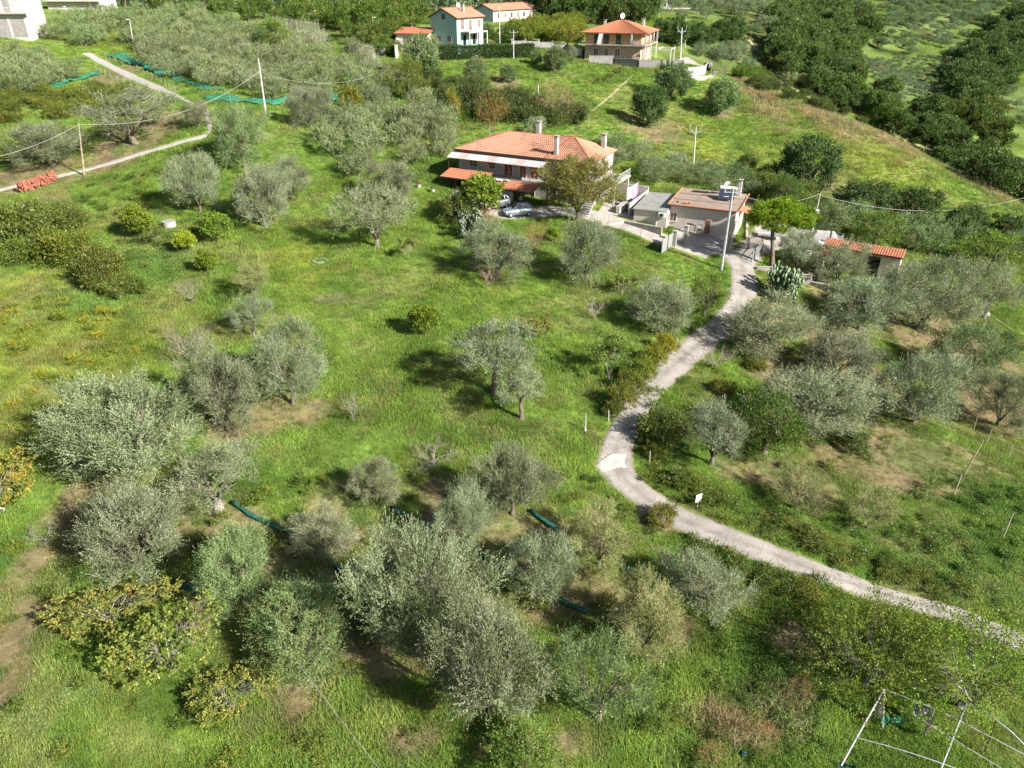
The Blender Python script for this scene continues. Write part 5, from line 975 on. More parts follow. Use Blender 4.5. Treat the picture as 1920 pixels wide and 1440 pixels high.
# tiled outhouse left of the green house
P = at_d(744, 82, 162); oh = empty('tiled_outhouse', P, 'low garage with orange tiled roof left of the sea green house', 'garage', math.radians(-12)); site(P, math.radians(-12), 7.5, 5)
walls(oh, 7.2, 5, 2.0, 'plaster'); r = MB().slab([(-.4, -.5, 2.05), (7.6, -.5, 2.05), (7.6, 5.4, 3.0), (-.4, 5.4, 3.0)], .1).build('roof', 'tile_edge', oh); tiled_plane('tile_courses', r, (-.4, -.5, 2.1), (7.6, -.5, 2.1), (7.6, 5.4, 3.05), (-.4, 5.4, 3.05), 'tile'); opening(oh, 'door', 'y', 1.5, 3.5, -.6, 1.5, 0, 'brown_paint')
# orange villa
R5 = math.radians(-20); VP = at_d(1096, 110, 166); vi = empty('villa', VP, 'two storey apricot villa with orange hipped roof, balconies and stone ground floor', 'villa', R5); site(VP, R5, 12.6, 12.4)
walls(vi, 12.6, 12.4, 2.9, 'stone_wall'); up_ = walls(vi, 12.6, 12.4, 5.85, 'peach_wall', base=2.9 + .2, x0=.001, y0=.001)
up_.scale = (1, 1, .92)
mb = MB().box(-1.4, 13.9, -1.1, 13.4, 2.9, 3.1); mb.build('balcony_slab', 'concrete', vi)
roof_hip(vi, -1.0, 14.0, -1.0, 13.6, 5.42, 2.3, 6.2, 6.8, 'tile')
for k, (a0, a1) in enumerate(((2.0, 3.2), (4.2, 5.4), (6.9, 8.1))): opening(vi, 'door', 'y', a0, a1, 3.12, 5.1, 0, 'green_paint', 'peach_wall')
for a0, a1 in ((2.0, 3.1), (4.6, 5.3), (6.9, 8.0)): opening(vi, 'window', 'y', a0, a1, .8, 2.2, 0, 'brown_paint')
opening(vi, 'door', 'x', 1.6, 2.5, 3.12, 5.2, 12.6, 'brown_paint'); opening(vi, 'door', 'x', 5.2, 6.2, 3.12, 5.2, 12.6, 'green_paint'); opening(vi, 'door', 'x', 9, 10, 3.12, 5.2, 12.6, 'green_paint'); opening(vi, 'door', 'x', 2, 3.2, .1, 2.2, 12.6, 'red_paint'); opening(vi, 'door', 'x', 6, 7.2, .1, 2.2, 12.6, 'glass')
rail(vi, [(-1.3, -1.0, 3.1), (13.8, -1.0, 3.1), (13.8, 13.3, 3.1)], .9, 'dark_metal', .3)
for x, y in ((13.7, -.9), (13.7, 4.0), (13.7, 8.6), (13.7, 13.1), (10.6, -.9)): MB().box(x - .15, x + .15, y - .15, y + .15, 3.1, 5.3).build('column', 'white_wall', vi)
for x, y in ((13.7, -.9), (13.7, 6.0), (13.7, 13.1)): MB().box(x - .15, x + .15, y - .15, y + .15, -2.5, 2.9).build('column', 'pink_wall', vi)
MB().box(14.0, 19.5, -.6, -.45, 2.3, 2.45).box(14.0, 19.5, 4.4, 4.55, 2.3, 2.45).box(19.3, 19.45, -.6, 4.5, 2.45, 2.6).box(16.6, 16.75, -.6, 4.5, 2.45, 2.6).box(19.2, 19.4, -.6, -.4, -2, 2.3).box(19.2, 19.4, 4.3, 4.5, -2, 2.3).build('pergola', 'white_paint', vi)
MB().slab([(3.35, -1.13, 5.3), (4.25, -1.13, 5.3), (3.95, -1.45, 3.15), (3.0, -1.45, 3.15)], .03).build('hanging_sheet', 'cloth_white', vi)
mb = MB(); 
for x, z in ((10.9, .0), (11.6, .1), (12.4, -.1)): mb.box(x, x + .5, -1.12, -1.06, 3.3 + z, 4.05)
mb.build('drying_laundry', 'awning_pink', vi)
chimney(vi, 11.0, 9.5, 6.0, 7.7, .25, 'white_wall'); chimney(vi, 2.0, 9.5, 5.6, 7.3, .25, 'white_wall'); dish(P2(VP, R5, 6.6, 6.2, 7.75), 'white satellite dish at the peak of the orange villa roof', .6, .5, .8)
# white villas at the top left
P = at_d(-8, 73, 152); v1 = empty('white_villa', P, 'tall white villa with a balcony slab and two pale garage doors', 'villa', math.radians(4)); site(P, math.radians(4), 7.6, 8)
walls(v1, 7.2, 8, 9.5, 'white_wall'); MB().box(-.5, 8.0, -.9, 0, 4.6, 4.9).build('balcony_slab', 'concrete', v1); MB().box(3.4, 4.7, -.05, -.001, 4.9, 9.5).build('recess_panel', 'grey_wall', v1); opening(v1, 'door', 'y', .6, 3.4, .3, 3.9, 0, 'grey_wall', 'white_wall'); opening(v1, 'door', 'y', 3.9, 6.7, .3, 3.9, 0, 'grey_wall', 'white_wall'); MB().box(-.3, 7.5, -.3, 8.3, 9.5, 9.7).build('roof', 'concrete', v1); rail(v1, [(-.4, -.8, 4.9), (7.9, -.8, 4.9)], .9, 'white_paint', .3)
P = at_d(92, 22, 200); v2 = empty('white_villa', P, 'wide white villa cut by the top border behind the lamp posts', 'villa', math.radians(-4)); site(P, math.radians(-4), 15, 9)
walls(v2, 14.5, 9, 5.6, 'white_wall'); MB().box(-.6, 15.4, -1.2, 0, 2.5, 2.75).build('balcony_slab', 'white_wall', v2); MB().box(-.5, 15, -.5, 9.5, 5.6, 5.8).build('roof', 'concrete', v2)
for k in range(4): opening(v2, 'window', 'y', 1.5 + 3.4 * k, 2.7 + 3.4 * k, 3.4, 4.8, 0, 'brown_paint')
mb = MB()
for x in (12.6, 15.0): mb.box(x, x + .3, -1.1, -.8, -2, 2.5)
mb.build('pillars', 'brown_paint', v2)
P = at_d(544, 34, 205); hh = empty('cottage', P, 'small pale cottage with red hipped roof on the rise', 'cottage', math.radians(-15)); site(P, math.radians(-15), 7, 6)
walls(hh, 6.8, 6, 2.6, 'pink_wall'); roof_hip(hh, -.6, 7.4, -.6, 6.6, 2.65, 1.4, 3, 3.8, 'tile_old'); opening(hh, 'window', 'y', 2, 3, .9, 2, 0, 'glass'); opening(hh, 'door', 'y', 4.2, 5.1, 0, 2, 0, 'brown_paint'); chimney(hh, 3.4, 3.8, 3.6, 5.2, .2)
P = at_d(1236, 20, 282); fb = empty('unfinished_house', P, 'distant pale terrace building with white fence at the top border', 'house', math.radians(-5)); site(P, math.radians(-5), 18, 8)
walls(fb, 4.5, 5, 4.0, 'white_wall'); MB().box(5.0, 18, -.5, -.2, -2, 1.0).build('terrace_wall', 'pink_wall', fb); rail(fb, [(5, -.5, 1.0), (18, -.5, 1.0)], 1.0, 'white_paint', 1.2); MB().box(-.3, 4.8, -.3, 5.3, 4, 4.2).build('roof', 'concrete', fb); opening(fb, 'window', 'y', 1.5, 2.5, 1.5, 2.8, 0, 'glass')
# ------------------------------------------------------------------ walls, fences, gates
def wall_line(px, h, m, label, name='garden_wall', cat='wall', t=.22, cap='concrete', posts=0, fence=None):
    P = [G(*p) for p in px]; e = empty(name, P[0], label, cat)
    for a, b in zip(P[:-1], P[1:]):
        n = max(1, int((b - a).length / 3.0)); mb = MB(); cp = MB()
        for k in range(n):
            p, q = a.lerp(b, k / n), a.lerp(b, (k + 1) / n); z = max(gz(p.x, p.y), gz(q.x, q.y)) + h; d = (q - p); d.z = 0; d.normalize(); s = Vector((-d.y, d.x, 0)) * t / 2
            zb = min(gz(p.x, p.y), gz(q.x, q.y)) - .6; V = [p + s, q + s, q - s, p - s]; V = [Vector((v.x, v.y, zb)) for v in V] + [Vector((v.x, v.y, z)) for v in V]
            mb.add([v - P[0] for v in V], [(0, 1, 2, 3), (7, 6, 5, 4), (0, 4, 5, 1), (1, 5, 6, 2), (2, 6, 7, 3), (3, 7, 4, 0)])
            s2 = s * 1.35; V = [p + s2, q + s2, q - s2, p - s2]; V = [Vector((v.x, v.y, z + .003)) for v in V] + [Vector((v.x, v.y, z + .06)) for v in V]; cp.add([v - P[0] for v in V], [(3, 2, 1, 0), (4, 5, 6, 7), (0, 1, 5, 4), (1, 2, 6, 5), (2, 3, 7, 6), (3, 0, 4, 7)])
        mb.build('wall_panel', m, e); cp.build('coping', cap, e)
        if posts:
            for k in range(n + 1):
                p = a.lerp(b, k / n) - P[0]; zz = gz(a.lerp(b, k / n).x, a.lerp(b, k / n).y) - P[0].z; MB().box(p.x - .14, p.x + .14, p.y - .14, p.y + .14, zz - .4, zz + h + posts).build('post', cap, e)
    return e
wall_line([(1060, 96), (1090, 108)], 1.0, 'white_wall', 'white garden wall with posts between the two villas', posts=.8)
wall_line([(960, 88), (1060, 94)], 1.2, 'grey_wall', 'grey garden wall behind the clipped hedge', posts=.6)
wall_line([(1105, 118), (1150, 122), (1196, 128), (1240, 126), (1280, 130)], 1.4, 'grey_wall', 'long grey block wall below the orange villa', posts=.15)
wall_line([(1283, 143), (1322, 140)], 1.5, 'white_wall', 'bright white wall left of the villa gate')
wall_line([(1270, 124), (1330, 122), (1333, 136)], 1.2, 'grey_wall', 'grey wall behind the white gate wall')
wall_line([(700, 112), (722, 92)], .7, 'grey_wall', 'low grey wall with railing beside the house lane', posts=.5)
wall_line([(744, 110), (748, 90)], 2.2, 'white_wall', 'white gate pillar wall beside the bushy olive', t=.6)
wall_line([(1110, 428), (1170, 418), (1240, 442)], .25, 'concrete', 'low concrete wall along the driveway', t=.25)
wall_line([(1158, 402), (1172, 392), (1192, 402)], .9, 'plaster', 'rough whitish stone wall at the farmhouse corner', t=.5)
wall_line([(1400, 390), (1400, 452)], .25, 'concrete', 'low kerb wall of the yard beside the flat roofed house')
wall_line([(1418, 505), (1520, 533), (1552, 548)], .3, 'concrete', 'low concrete edging below the umbrella pine', t=.3)
def gate(a, b, h, label, m='dark_metal', gap=.16, frame=.05, name='metal_gate', lattice=False):
    A, B = G(*a), G(*b); e = empty(name, A, label, 'gate', math.atan2(B.y - A.y, B.x - A.x)); L = (B - A).to_2d().length; dz = B.z - A.z
    MB().tube([(0, 0, .1), (L, 0, .1 + dz)], frame, 5).tube([(0, 0, h), (L, 0, h + dz)], frame, 5).tube([(0, 0, h * .5), (L, 0, h * .5 + dz)], frame * .7, 5).tube([(0, 0, -.4), (0, 0, h)], frame * 1.2, 5).tube([(L, 0, -.4 + dz), (L, 0, h + dz)], frame * 1.2, 5).build('gate_frame', m, e)
    n = int(L / gap)
    bar = MB().tube([(0, 0, 0), (0, 0, h - .1)], .02, 4).mesh('bar', m)
    for k in range(1, n):
        o = bpy.data.objects.new('bar', bar); C.objects.link(o); o.parent = e; o.location = (L * k / n, 0, .1 + dz * k / n)
    if lattice: MB().slab([(0, -.02, h), (L, -.02, h + dz), (L, .0, .1 + dz), (0, .0, .1)], .012).build('mesh_sheet', 'mesh_grey', e)
    return e
gate((1370, 462), (1400, 468), 1.5, 'dark railing gate leaf closing off the yard')
gate((1402, 468), (1428, 462), 1.5, 'dark railing gate leaf next to the umbrella pine trunk')
gate((1409, 492), (1429, 470), 1.3, 'opened gate leaf swung out over the lane', m='mesh_grey')
gate((1266, 452), (1281, 455), 1.6, 'white picket gate between two concrete pillars', m='white_paint')
gate((1240, 476), (1263, 460), 1.7, 'grey lattice panel gate swung into the meadow', m='mesh_grey', lattice=True)
gate((1336, 142), (1360, 139), 1.2, 'dark gate at the entrance of the orange villa')
for a, lab, s, h in (((1264, 462), 'concrete gate pillar left of the white picket gate', .2, 1.9), ((1284, 458), 'concrete gate pillar right of the white picket gate', .22, 2.3), ((1366, 466), 'concrete gate pillar behind the power pole', .2, 1.6)):
    p = G(*a); e = empty('gate_pillar', p, lab, 'pillar', R2); MB().box(-s, s, -s, s, -.5, h).build('shaft', 'concrete', e); MB().box(-s - .06, s + .06, -s - .06, s + .06, h, h + .1, .03).build('cap', 'concrete', e)
def stake_fence(px, h, label, step=2.2, m='steel', wires=3, name='wire_fence', cap_r=.03):
    P = catmull([G(*p) for p in px], step); e = empty(name, P[0], label, 'fence'); 
    sm = MB().tube([(0, 0, -.3), (0, 0, h)], cap_r, 5).mesh('fence_post', m)
    for p in P: o = bpy.data.objects.new('fence_post', sm); C.objects.link(o); o.parent = e; o.location = (p.x - P[0].x, p.y - P[0].y, gz(p.x, p.y) - P[0].z); o.rotation_euler = (random.uniform(-.06, .06), random.uniform(-.06, .06), 0)
    mb = MB()
    for w in range(wires):
        zz = h * (w + 1) / (wires + .3); mb.tube([(p.x - P[0].x, p.y - P[0].y, gz(p.x, p.y) - P[0].z + zz) for p in P], .008, 3, cap=False)
    mb.build('wire', 'cable', e)
stake_fence([(1140, 424), (1200, 446), (1245, 462)], 1.3, 'wire fence along the lower edge of the driveway')
stake_fence([(182, 132), (245, 162), (330, 195)], 1.0, 'wire fence along the terrace side of the concrete track', 2.6)
stake_fence([(330, 172), (270, 138), (200, 112)], 1.1, 'wire fence on the grove side of the concrete track', 2.6)
stake_fence([(1430, 468), (1475, 480), (1520, 500)], 1.2, 'thin wire fence between yard and prickly pear')
stake_fence([(1786, 770), (1850, 830), (1925, 880)], 1.4, 'bean row of thin stakes beside the leaning olive', 1.6, 'stake', 1, 'stake_row', .022)
stake_fence([(1600, 640), (1700, 670), (1800, 720)], 1.5, 'bean row of thin stakes through the right hand grove', 2.4, 'stake', 1, 'stake_row', .022)
for a, h, lab in (((1158, 772), 1.3, 'white fence stake nearest the upper bramble'), ((1141, 790), 1.0, 'short white fence stake left of the taller one'), ((1097, 808), 1.6, 'tallest white stake with wrapped foot in the grass'), ((1217, 710), 1.1, 'white stake half hidden in the vine fence'), ((1267, 650), 1.0, 'white stake beside the golden vine leaves'), ((1218, 868), 1.1, 'thin pale stake below the roadside bramble'), ((1300, 620), .8, 'short white stake near the upper lane bend'), ((1805, 895), 3.6, 'tall dark forked stake on the brown soil'), ((1880, 1010), 2.2, 'thin stake in the weeds at the right'), ((1788, 930), 2.0, 'short dark stake among lower right weeds')):
    p = G(*a); e = empty('fence_stake', p, lab, 'stake', random.uniform(0, 6)); lx = random.uniform(-.12, .12) if h < 3 else -.5
    MB().tube([(0, 0, -.3), (lx * .5, 0, h * .5), (lx, 0, h)], [.045, .042, .035], 6).build('shaft', 'white_wall' if h < 1.7 else 'stake', e); 
    if h > 1.5 and h < 1.7: MB().tube([(0, 0, 0), (.0, 0, .35)], [.12, .05], 7).build('wrap', 'white_paint', e)
# vines on the roadside fence
for i, (x, y, w, t) in enumerate([(1166, 740, 58, (1.1, .95, .8)), (1188, 716, 56, (1.2, 1.05, .8)), (1206, 688, 54, (1.2, 1.2, .8)), (1228, 664, 50, (1.4, 1.2, .7)), (1250, 640, 42, (2.2, 1.5, .6)), (1150, 764, 36, (.9, .9, .8)), (1176, 696, 40, (.8, 1, .8))]):
    box_tree('shrub', x - w / 2, y - w / 2, x + w / 2, y + w / 2, ['brownish vine at the lower end of the roadside fence', 'green vine heap next up the roadside fence', 'leafy middle vine on the roadside fence', 'yellow green vine near the top of the roadside fence', 'golden yellow vine at the top of the roadside fence', 'small vine clump beside the tall fence stake', 'darker vine clump under the pear tree'][i], name='vine_bush', cat='vine', tint=t, hr=(.5, .9))
for i, (x0, y0, x1, y1) in enumerate([(1205, 820, 1250, 870), (1245, 870, 1310, 915), (1210, 940, 1270, 985), (1400, 1058, 1470, 1100), (1480, 1085, 1550, 1130), (1360, 1040, 1410, 1075), (1330, 700, 1380, 745), (1640, 1040, 1700, 1075), (1400, 660, 1440, 700), (1480, 985, 1560, 1020)]):
    box_tree('shrub', x0, y0, x1, y1, 'leafy weed bush on the verge ' + ['by the white patch', 'below the exposed olive roots', 'under the lane bend', 'beside the last foreground olive', 'where the almond shades the lane', 'with ochre leaves at the lane edge', 'between brushwood and walnut', 'above the lane near the thin olive', 'at the foot of the leaning olive', 'beside the white notice board'][i], name='verge_bush', cat='bush', tint=(.9, .95, .8) if i % 2 else (1.2, 1.0, .7), hr=(.35, .6))
# clipped hedge below the green house
a, b = G(822, 112), G(1000, 108); e = empty('clipped_hedge', a, 'long dark clipped hedge in front of the sea green house', 'hedge', math.atan2(b.y - a.y, b.x - a.x)); L = (b - a).to_2d().length
R_ = np.random.default_rng(5); n_ = 22000; q = np.stack([R_.uniform(0, L, n_), R_.uniform(-1., 1., n_), R_.uniform(-.2, 2.5, n_)], 1); f_ = R_.integers(0, 3, n_); q[f_ == 0, 1] = -.9 - R_.random((f_ == 0).sum()) * .15; q[f_ == 1, 2] = 2.5 + R_.normal(size=(f_ == 1).sum()) * .12; q[:, 2] += np.sin(q[:, 0] * .7) * .12 + (b.z - a.z) * q[:, 0] / L
V, F, t = leaves(q, R_.normal(size=(n_, 3)) + (0, -.4, .6), .28, .15, R_); o = bpy.data.objects.new('crown', fastmesh('hedge_crown', V, F, 'dark_leaf', t)); C.objects.link(o); o.parent = e; o.color = (.75, .8, .9, 1)
for k in range(int(L / .9)): MB().tube([(k * .9 + .3, 0, -.5 + (b.z - a.z) * k * .9 / L), (k * .9 + .45, .1, .9 + (b.z - a.z) * k * .9 / L), (k * .9 + .3, -.1, 2.0 + (b.z - a.z) * k * .9 / L)], [.08, .06, .03], 5).build('stem', 'bark', e)
# green harvest nets lying under the grove trees
def net(px, label, w=1.6, name='olive_net', lift=.1, m='net'):
    P = catmull([G(*p) for p in px], .8); V = []; k = 6
    for i, p in enumerate(P):
        d = (P[min(i + 1, len(P) - 1)] - P[max(i - 1, 0)]); d.z = 0; d.normalize(); s = Vector((-d.y, d.x, 0))
        for j in range(k + 1):
            t = (j / k - .5) * w * (1 + .35 * math.sin(i * .7) + .3 * math.sin(i * .23 + 1)) + .25 * math.sin(i * .45); q = p + s * t; V.append((q.x + random.uniform(-.25, .25), q.y + random.uniform(-.25, .25), gz(q.x, q.y) + lift + random.uniform(-.12, .2) + .28 * abs(math.sin(j * 1.3 + i * 1.1)) * (w > .8)))
    F = [(i*(k+1)+j, i*(k+1)+j+1, (i+1)*(k+1)+j+1, (i+1)*(k+1)+j) for i in range(len(P)-1) for j in range(k)]
    o = bpy.data.objects.new(name, fastmesh(name, V, F, m, smooth=False)); C.objects.link(o); tag(o, label, 'net'); so_ = o.modifiers.new('cloth', 'SOLIDIFY'); so_.thickness = .03
    NOGRASS.append([(P[i].x, P[i].y) for i in range(0)] or [(0, 0), (0, .01), (.01, 0)]); return o
net([(212, 104), (262, 122), (330, 146), (400, 172)], 'green net along the grove edge beside the concrete track', 2.6)
net([(400, 182), (440, 190), (500, 192), (550, 186)], 'bright green net below the concrete pole', 3.4)
net([(600, 186), (640, 183), (720, 178)], 'green net strip right of the small round olive', 3.0)
net([(0, 160), (60, 165), (120, 160)], 'green net spread under the left terrace olives', 3.5)
net([(90, 168), (140, 150), (188, 140)], 'bluish green net near the terrace fence', 2.2)
def rolled(px, label):
    P = catmull([G(*p) for p in px], .5); e = [(p.x - P[0].x, p.y - P[0].y, gz(p.x, p.y) + .14 - P[0].z + random.uniform(-.03, .05)) for p in P]
    tag(MB().tube(e, [random.uniform(.12, .21) for _ in e], 8).build('rolled_net', 'net_dark', None, True, loc=P[0]), label, 'net')
rolled([(438, 945), (470, 968), (505, 985), (545, 1003)], 'brightest rolled net end lying in the sun')
rolled([(600, 1040), (640, 1070), (690, 1105), (760, 1140), (800, 1165)], 'rolled net between the large loose olive and the small one')
rolled([(735, 955), (780, 985), (825, 1003)], 'dark rolled net behind the bent trunk olive')
rolled([(890, 1030), (920, 1055), (955, 1075)], 'rolled net crossing the shaded brown ground')
rolled([(995, 960), (1020, 980), (1045, 995)], 'short rolled net below the dense olive')
rolled([(1045, 1125), (1075, 1140), (1105, 1153)], 'rolled net under the forked trunk olive')
rolled([(1160, 1065), (1210, 1078), (1240, 1085)], 'rolled net nearest the lane side olive')
rolled([(290, 1070), (320, 1090), (440, 1145)], 'rolled net end behind the fig trees')
# ------------------------------------------------------------------ poles, lamps, cables
def pole(base, top, label, m='pole_conc', r=.13, arm=None, lamp=None, name='utility_pole', cat='pole', box=None, H=None, leanpx=None):
    P = G(*base); h = H or tall(P, top); e = empty(name, P, label, cat); t = Vector((0, 0, h))
    if leanpx is not None: t.x = (leanpx - proj(P.x, P.y, P.z + h)[0]) / (FPX / proj(P.x, P.y, P.z + h)[2])
    MB().tube([(0, 0, -.6), (0, 0, 0), t], [r * 1.2, r * 1.15, r * .62], 8).build('shaft', m, e)
    if arm == 'cross': MB().tube([t + Vector((-.95, 0, -.5)), t + Vector((.95, 0, -.5))], .045, 4).build('cross_arm', 'steel', e); [MB().tube([t + Vector((x, 0, -.48)), t + Vector((x, 0, -.2))], [.05, .03], 6).build('insulator', 'white_paint', e) for x in (-.85, 0, .85)]
    if arm == 'y': MB().tube([t + Vector((0, 0, -1.2)), t + Vector((-.9, 0, -.3)), t + Vector((-.95, 0, .1))], .05, 5).tube([t + Vector((0, 0, -1.2)), t + Vector((.9, 0, -.3)), t + Vector((.95, 0, .1))], .05, 5).tube([t + Vector((-1, 0, -.75)), t + Vector((1, 0, -.75))], .045, 4).build('y_arm', 'steel', e); [MB().tube([t + Vector((x, 0, .1)), t + Vector((x, 0, .4))], [.05, .03], 6).build('insulator', 'white_paint', e) for x in (-.95, .95)]
    if lamp: MB().tube([t, t + Vector((lamp * .35, 0, .1)), t + Vector((lamp, 0, .12))], .035, 5).build('lamp_arm', 'white_paint', e); MB().box(min(lamp, lamp * .5), max(lamp, lamp * .5) + .15, -.13, .13, 0, .12, .03).build('lamp_head', 'white_paint', e, loc=t)
    if box: MB().box(-.25, .25, -.28, -.14, 0, .5, .02).build('meter_box', 'white_paint', e, loc=t * box)
    return P, t
p1, t1 = pole((158, 329), 229, 'leaning wooden pole beside the concrete path on the left', 'pole_wood', .11, leanpx=147)
p2, t2 = pole((499, 216), 109, 'tall concrete pole carrying the cable above the green net', 'pole_conc', .13, leanpx=484)
p3, t3 = pole((1352, 506), 352, 'thick grey power pole with steel arms at the lane top', 'steel', .17, 'cross', leanpx=1375)
MB().tube([(-1.0, 0, -.1), (1.0, 0, -.1)], .05, 4).tube([(-.9, .1, -1.0), (.9, .1, -1.0)], .05, 4).build('upper_arm', 'steel', bpy.context.scene.objects['utility_pole.002'] if 'utility_pole.002' in bpy.context.scene.objects else None, loc=t3)
p4, t4 = pole((1521, 444), 363, 'slim leaning pole with a small meter box beyond the yard', 'pole_conc', .1, leanpx=1538, box=.56)
p5, t5 = pole((1299, 324), 238, 'concrete pole with branching arms on the right hand slope', 'pole_conc', .13, 'y', leanpx=1305)
p6, t6 = pole((1275, 126), 52, 'white pole with branching arms beside the orange villa', 'white_paint', .13, 'y', leanpx=1279)
p7, t7 = pole((1284, 88), 35, 'pale pole standing behind the branching one at the villa', 'pole_conc', .13, 'cross', leanpx=1287)
pole((252, 96), 37, 'street lamp rising out of the netted grove', 'white_paint', .08, lamp=-.7, name='street_lamp', cat='lamp', leanpx=243)
pole((130, 62), 13, 'street lamp before the wide white villa', 'white_paint', .08, lamp=-.5, name='street_lamp', cat='lamp', leanpx=123)
pole((193, 55), 24, 'thin grey lamp post among the upper olive rows', 'pole_conc', .07, lamp=.6, name='street_lamp', cat='lamp')
pole((937, 82), 14, 'tall white lamp post before the long pale house', 'white_paint', .1, lamp=-.3, name='street_lamp', cat='lamp')
pole((963, 112), 56, 'white pole with a short cross bar in front of the hedge', 'white_paint', .08, 'cross')
pole((684, 177), 128, 'thin pole among the trees left of the scrub', 'pole_wood', .08)
pole((644, 216), 182, 'short thin pole beside the golden autumn tree', 'pole_conc', .08)
pole((702, 75), 33, 'lamp post left of the tiled outhouse', 'pole_conc', .07, lamp=.5, name='street_lamp', cat='lamp')
pole((1009, 186), 158, 'thin white post at the edge of the scrub', 'white_paint', .06)
pole((1233, 60), 22, 'pale pole right of the orange villa roof', 'pole_conc', .09)
def cable(a, b, sag, label, r=.02, n=24, name='overhead_cable', ends=None):
    a, b = Vector(a), Vector(b); pts = [a.lerp(b, k / n) - Vector((0, 0, sag * 4 * (k / n) * (1 - k / n))) - a for k in range(n + 1)]
    tag(MB().tube(pts, r, 4).build(name, 'cable', None, loc=a), label, 'cable')
q1, q2 = p1 + t1 - Vector((0, 0, .25)), p2 + t2 * .78
cable(q1, q2, 2.3, 'sagging white cable between the wooden and the concrete pole', .024)
cable(Vector(pt_d(-60, 304, 92)), q1, .7, 'white cable leaving the picture at the left border', .024)
cable(p2 + t2 * .76, G(700, 140, 6) + Vector((0, 0, 6)), 1.5, 'thin cable running from the concrete pole over the grove', .018)
cable(p3 + t3 - Vector((0, 0, .4)), p4 + t4, 1.2, 'thin power cable between the power pole and the slim pole', .018)
cable(p4 + t4 - Vector((0, 0, .2)), G(1930, 430) + Vector((0, 0, 6)), 2.5, 'thin power cable running over the woods to the right', .02)
cable(G(518, 1232) + Vector((0, 0, 2.6)), Vector(pt_d(720, 1452, 30)), .25, 'thin white wire crossing the foreground grass', .012, name='wire')
cable(P2(FP, RZ, 25.2, 5, 2.4), P2(HP, R2, -3.9, 5, 2.9), .5, 'white washing line between farmhouse and flat roofed house', .02, name='washing_line')
# ------------------------------------------------------------------ cars
def make_car(P, rz, paint, label, scale=1.0):
    e = empty('parked_car', P, label, 'car', rz); e.scale = (scale,) * 3
    # stations along x (nose at +x): x, half width, sill z, belt z
    st = [(1.92, .58, .42, .62), (1.84, .72, .30, .76), (1.55, .80, .24, .86), (1.05, .83, .22, .95), (.60, .84, .22, 1.00), (-.4, .84, .22, 1.03), (-1.3, .84, .24, 1.06), (-1.72, .80, .30, 1.04), (-1.86, .70, .42, .92)]
    V = []; F = []
    for x, w, zs, zb in st: V += [(x, -w + .08, zs), (x, -w, zs + .12), (x, -w - .01, (zs + zb) / 2), (x, -w + .03, zb - .05), (x, -w + .14, zb), (x, w - .14, zb), (x, w - .03, zb - .05), (x, w + .01, (zs + zb) / 2), (x, w, zs + .12), (x, w - .08, zs)]
    for i in range(len(st) - 1): F += [(i*10+k, i*10+(k+1) % 10, (i+1)*10+(k+1) % 10, (i+1)*10+k) for k in range(10)]
    F += [tuple(range(9, -1, -1)), tuple(range((len(st)-1)*10, len(st)*10))]
    body = MB().add(V, F).build('body', paint, e, smooth=True)
    # glasshouse: base ring and roof ring
    cab = [(.88, .70, .98), (-1.62, .70, 1.05)]; top = [(.12, .54, 1.46), (-1.30, .55, 1.46)]
    g = MB().add([(cab[0][0], -.70, .97), (cab[1][0], -.70, 1.05), (cab[1][0], .70, 1.05), (cab[0][0], .70, .97), (.12, -.54, 1.45), (-1.30, -.55, 1.45), (-1.30, .55, 1.45), (.12, .54, 1.45)], [(0, 1, 5, 4), (1, 2, 6, 5), (2, 3, 7, 6), (3, 0, 4, 7), (4, 5, 6, 7)]); g.build('window', 'glass', e)
    MB().add([(.16, -.55, 1.44), (-.5, -.58, 1.47), (-1.36, -.56, 1.45), (-1.36, .56, 1.45), (-.5, .58, 1.47), (.16, .55, 1.44), (.10, -.48, 1.50), (-.5, -.5, 1.53), (-1.28, -.48, 1.50), (-1.28, .48, 1.50), (-.5, .5, 1.53), (.10, .48, 1.50)], [(6, 7, 10, 11), (7, 8, 9, 10), (0, 1, 7, 6), (1, 2, 8, 7), (2, 3, 9, 8), (3, 4, 10, 9), (4, 5, 11, 10), (5, 0, 6, 11), (0, 5, 4, 1), (1, 4, 3, 2)]).build('roof_panel', paint, e, smooth=True)
    pl = MB()
    for s in (-1, 1): pl.tube([(.90, s * .70, .98), (.13, s * .555, 1.46)], .035, 5); pl.tube([(-.32, s * .72, 1.03), (-.38, s * .575, 1.46)], .035, 5); pl.tube([(-1.05, s * .72, 1.05), (-1.0, s * .575, 1.46)], .05, 5); pl.tube([(-1.62, s * .70, 1.05), (-1.31, s * .56, 1.46)], .06, 5)
    pl.build('pillars', paint, e)
    for x in (1.22, -1.18):
        for s in (-1, 1):
            w = MB().tube([(x, s * .66, .30), (x, s * .86, .30)], .30, 18).build('wheel', 'black', e, True); MB().tube([(x, s * .862, .30), (x, s * .872, .30)], .18, 12).build('rim', 'steel', w)
    for s in (-1, 1):
        MB().box(1.62, 1.86, s * .62 - .12, s * .62 + .12, .62, .76, .03).build('headlight', 'lamp_clear', e); MB().box(-1.86, -1.70, s * .66 - .09, s * .66 + .09, .72, 1.0, .02).build('tail_light', 'lamp_red', e)
        MB().box(.50, .66, s * .88 - .07, s * .88 + .07, 1.0, 1.12, .02).build('wing_mirror', paint, e)
        MB().box(-.2, -.05, s * .845 - .015, s * .845 + .015, .82, .85).build('door_handle', paint, e)
    MB().box(1.86, 1.94, -.42, .42, .36, .52).build('grille', 'black', e); MB().box(1.935, 1.95, -.24, .24, .42, .52).build('number_plate', 'white_paint', e); MB().box(-1.90, -1.86, -.26, .26, .60, .72).build('number_plate', 'white_paint', e)
    return e
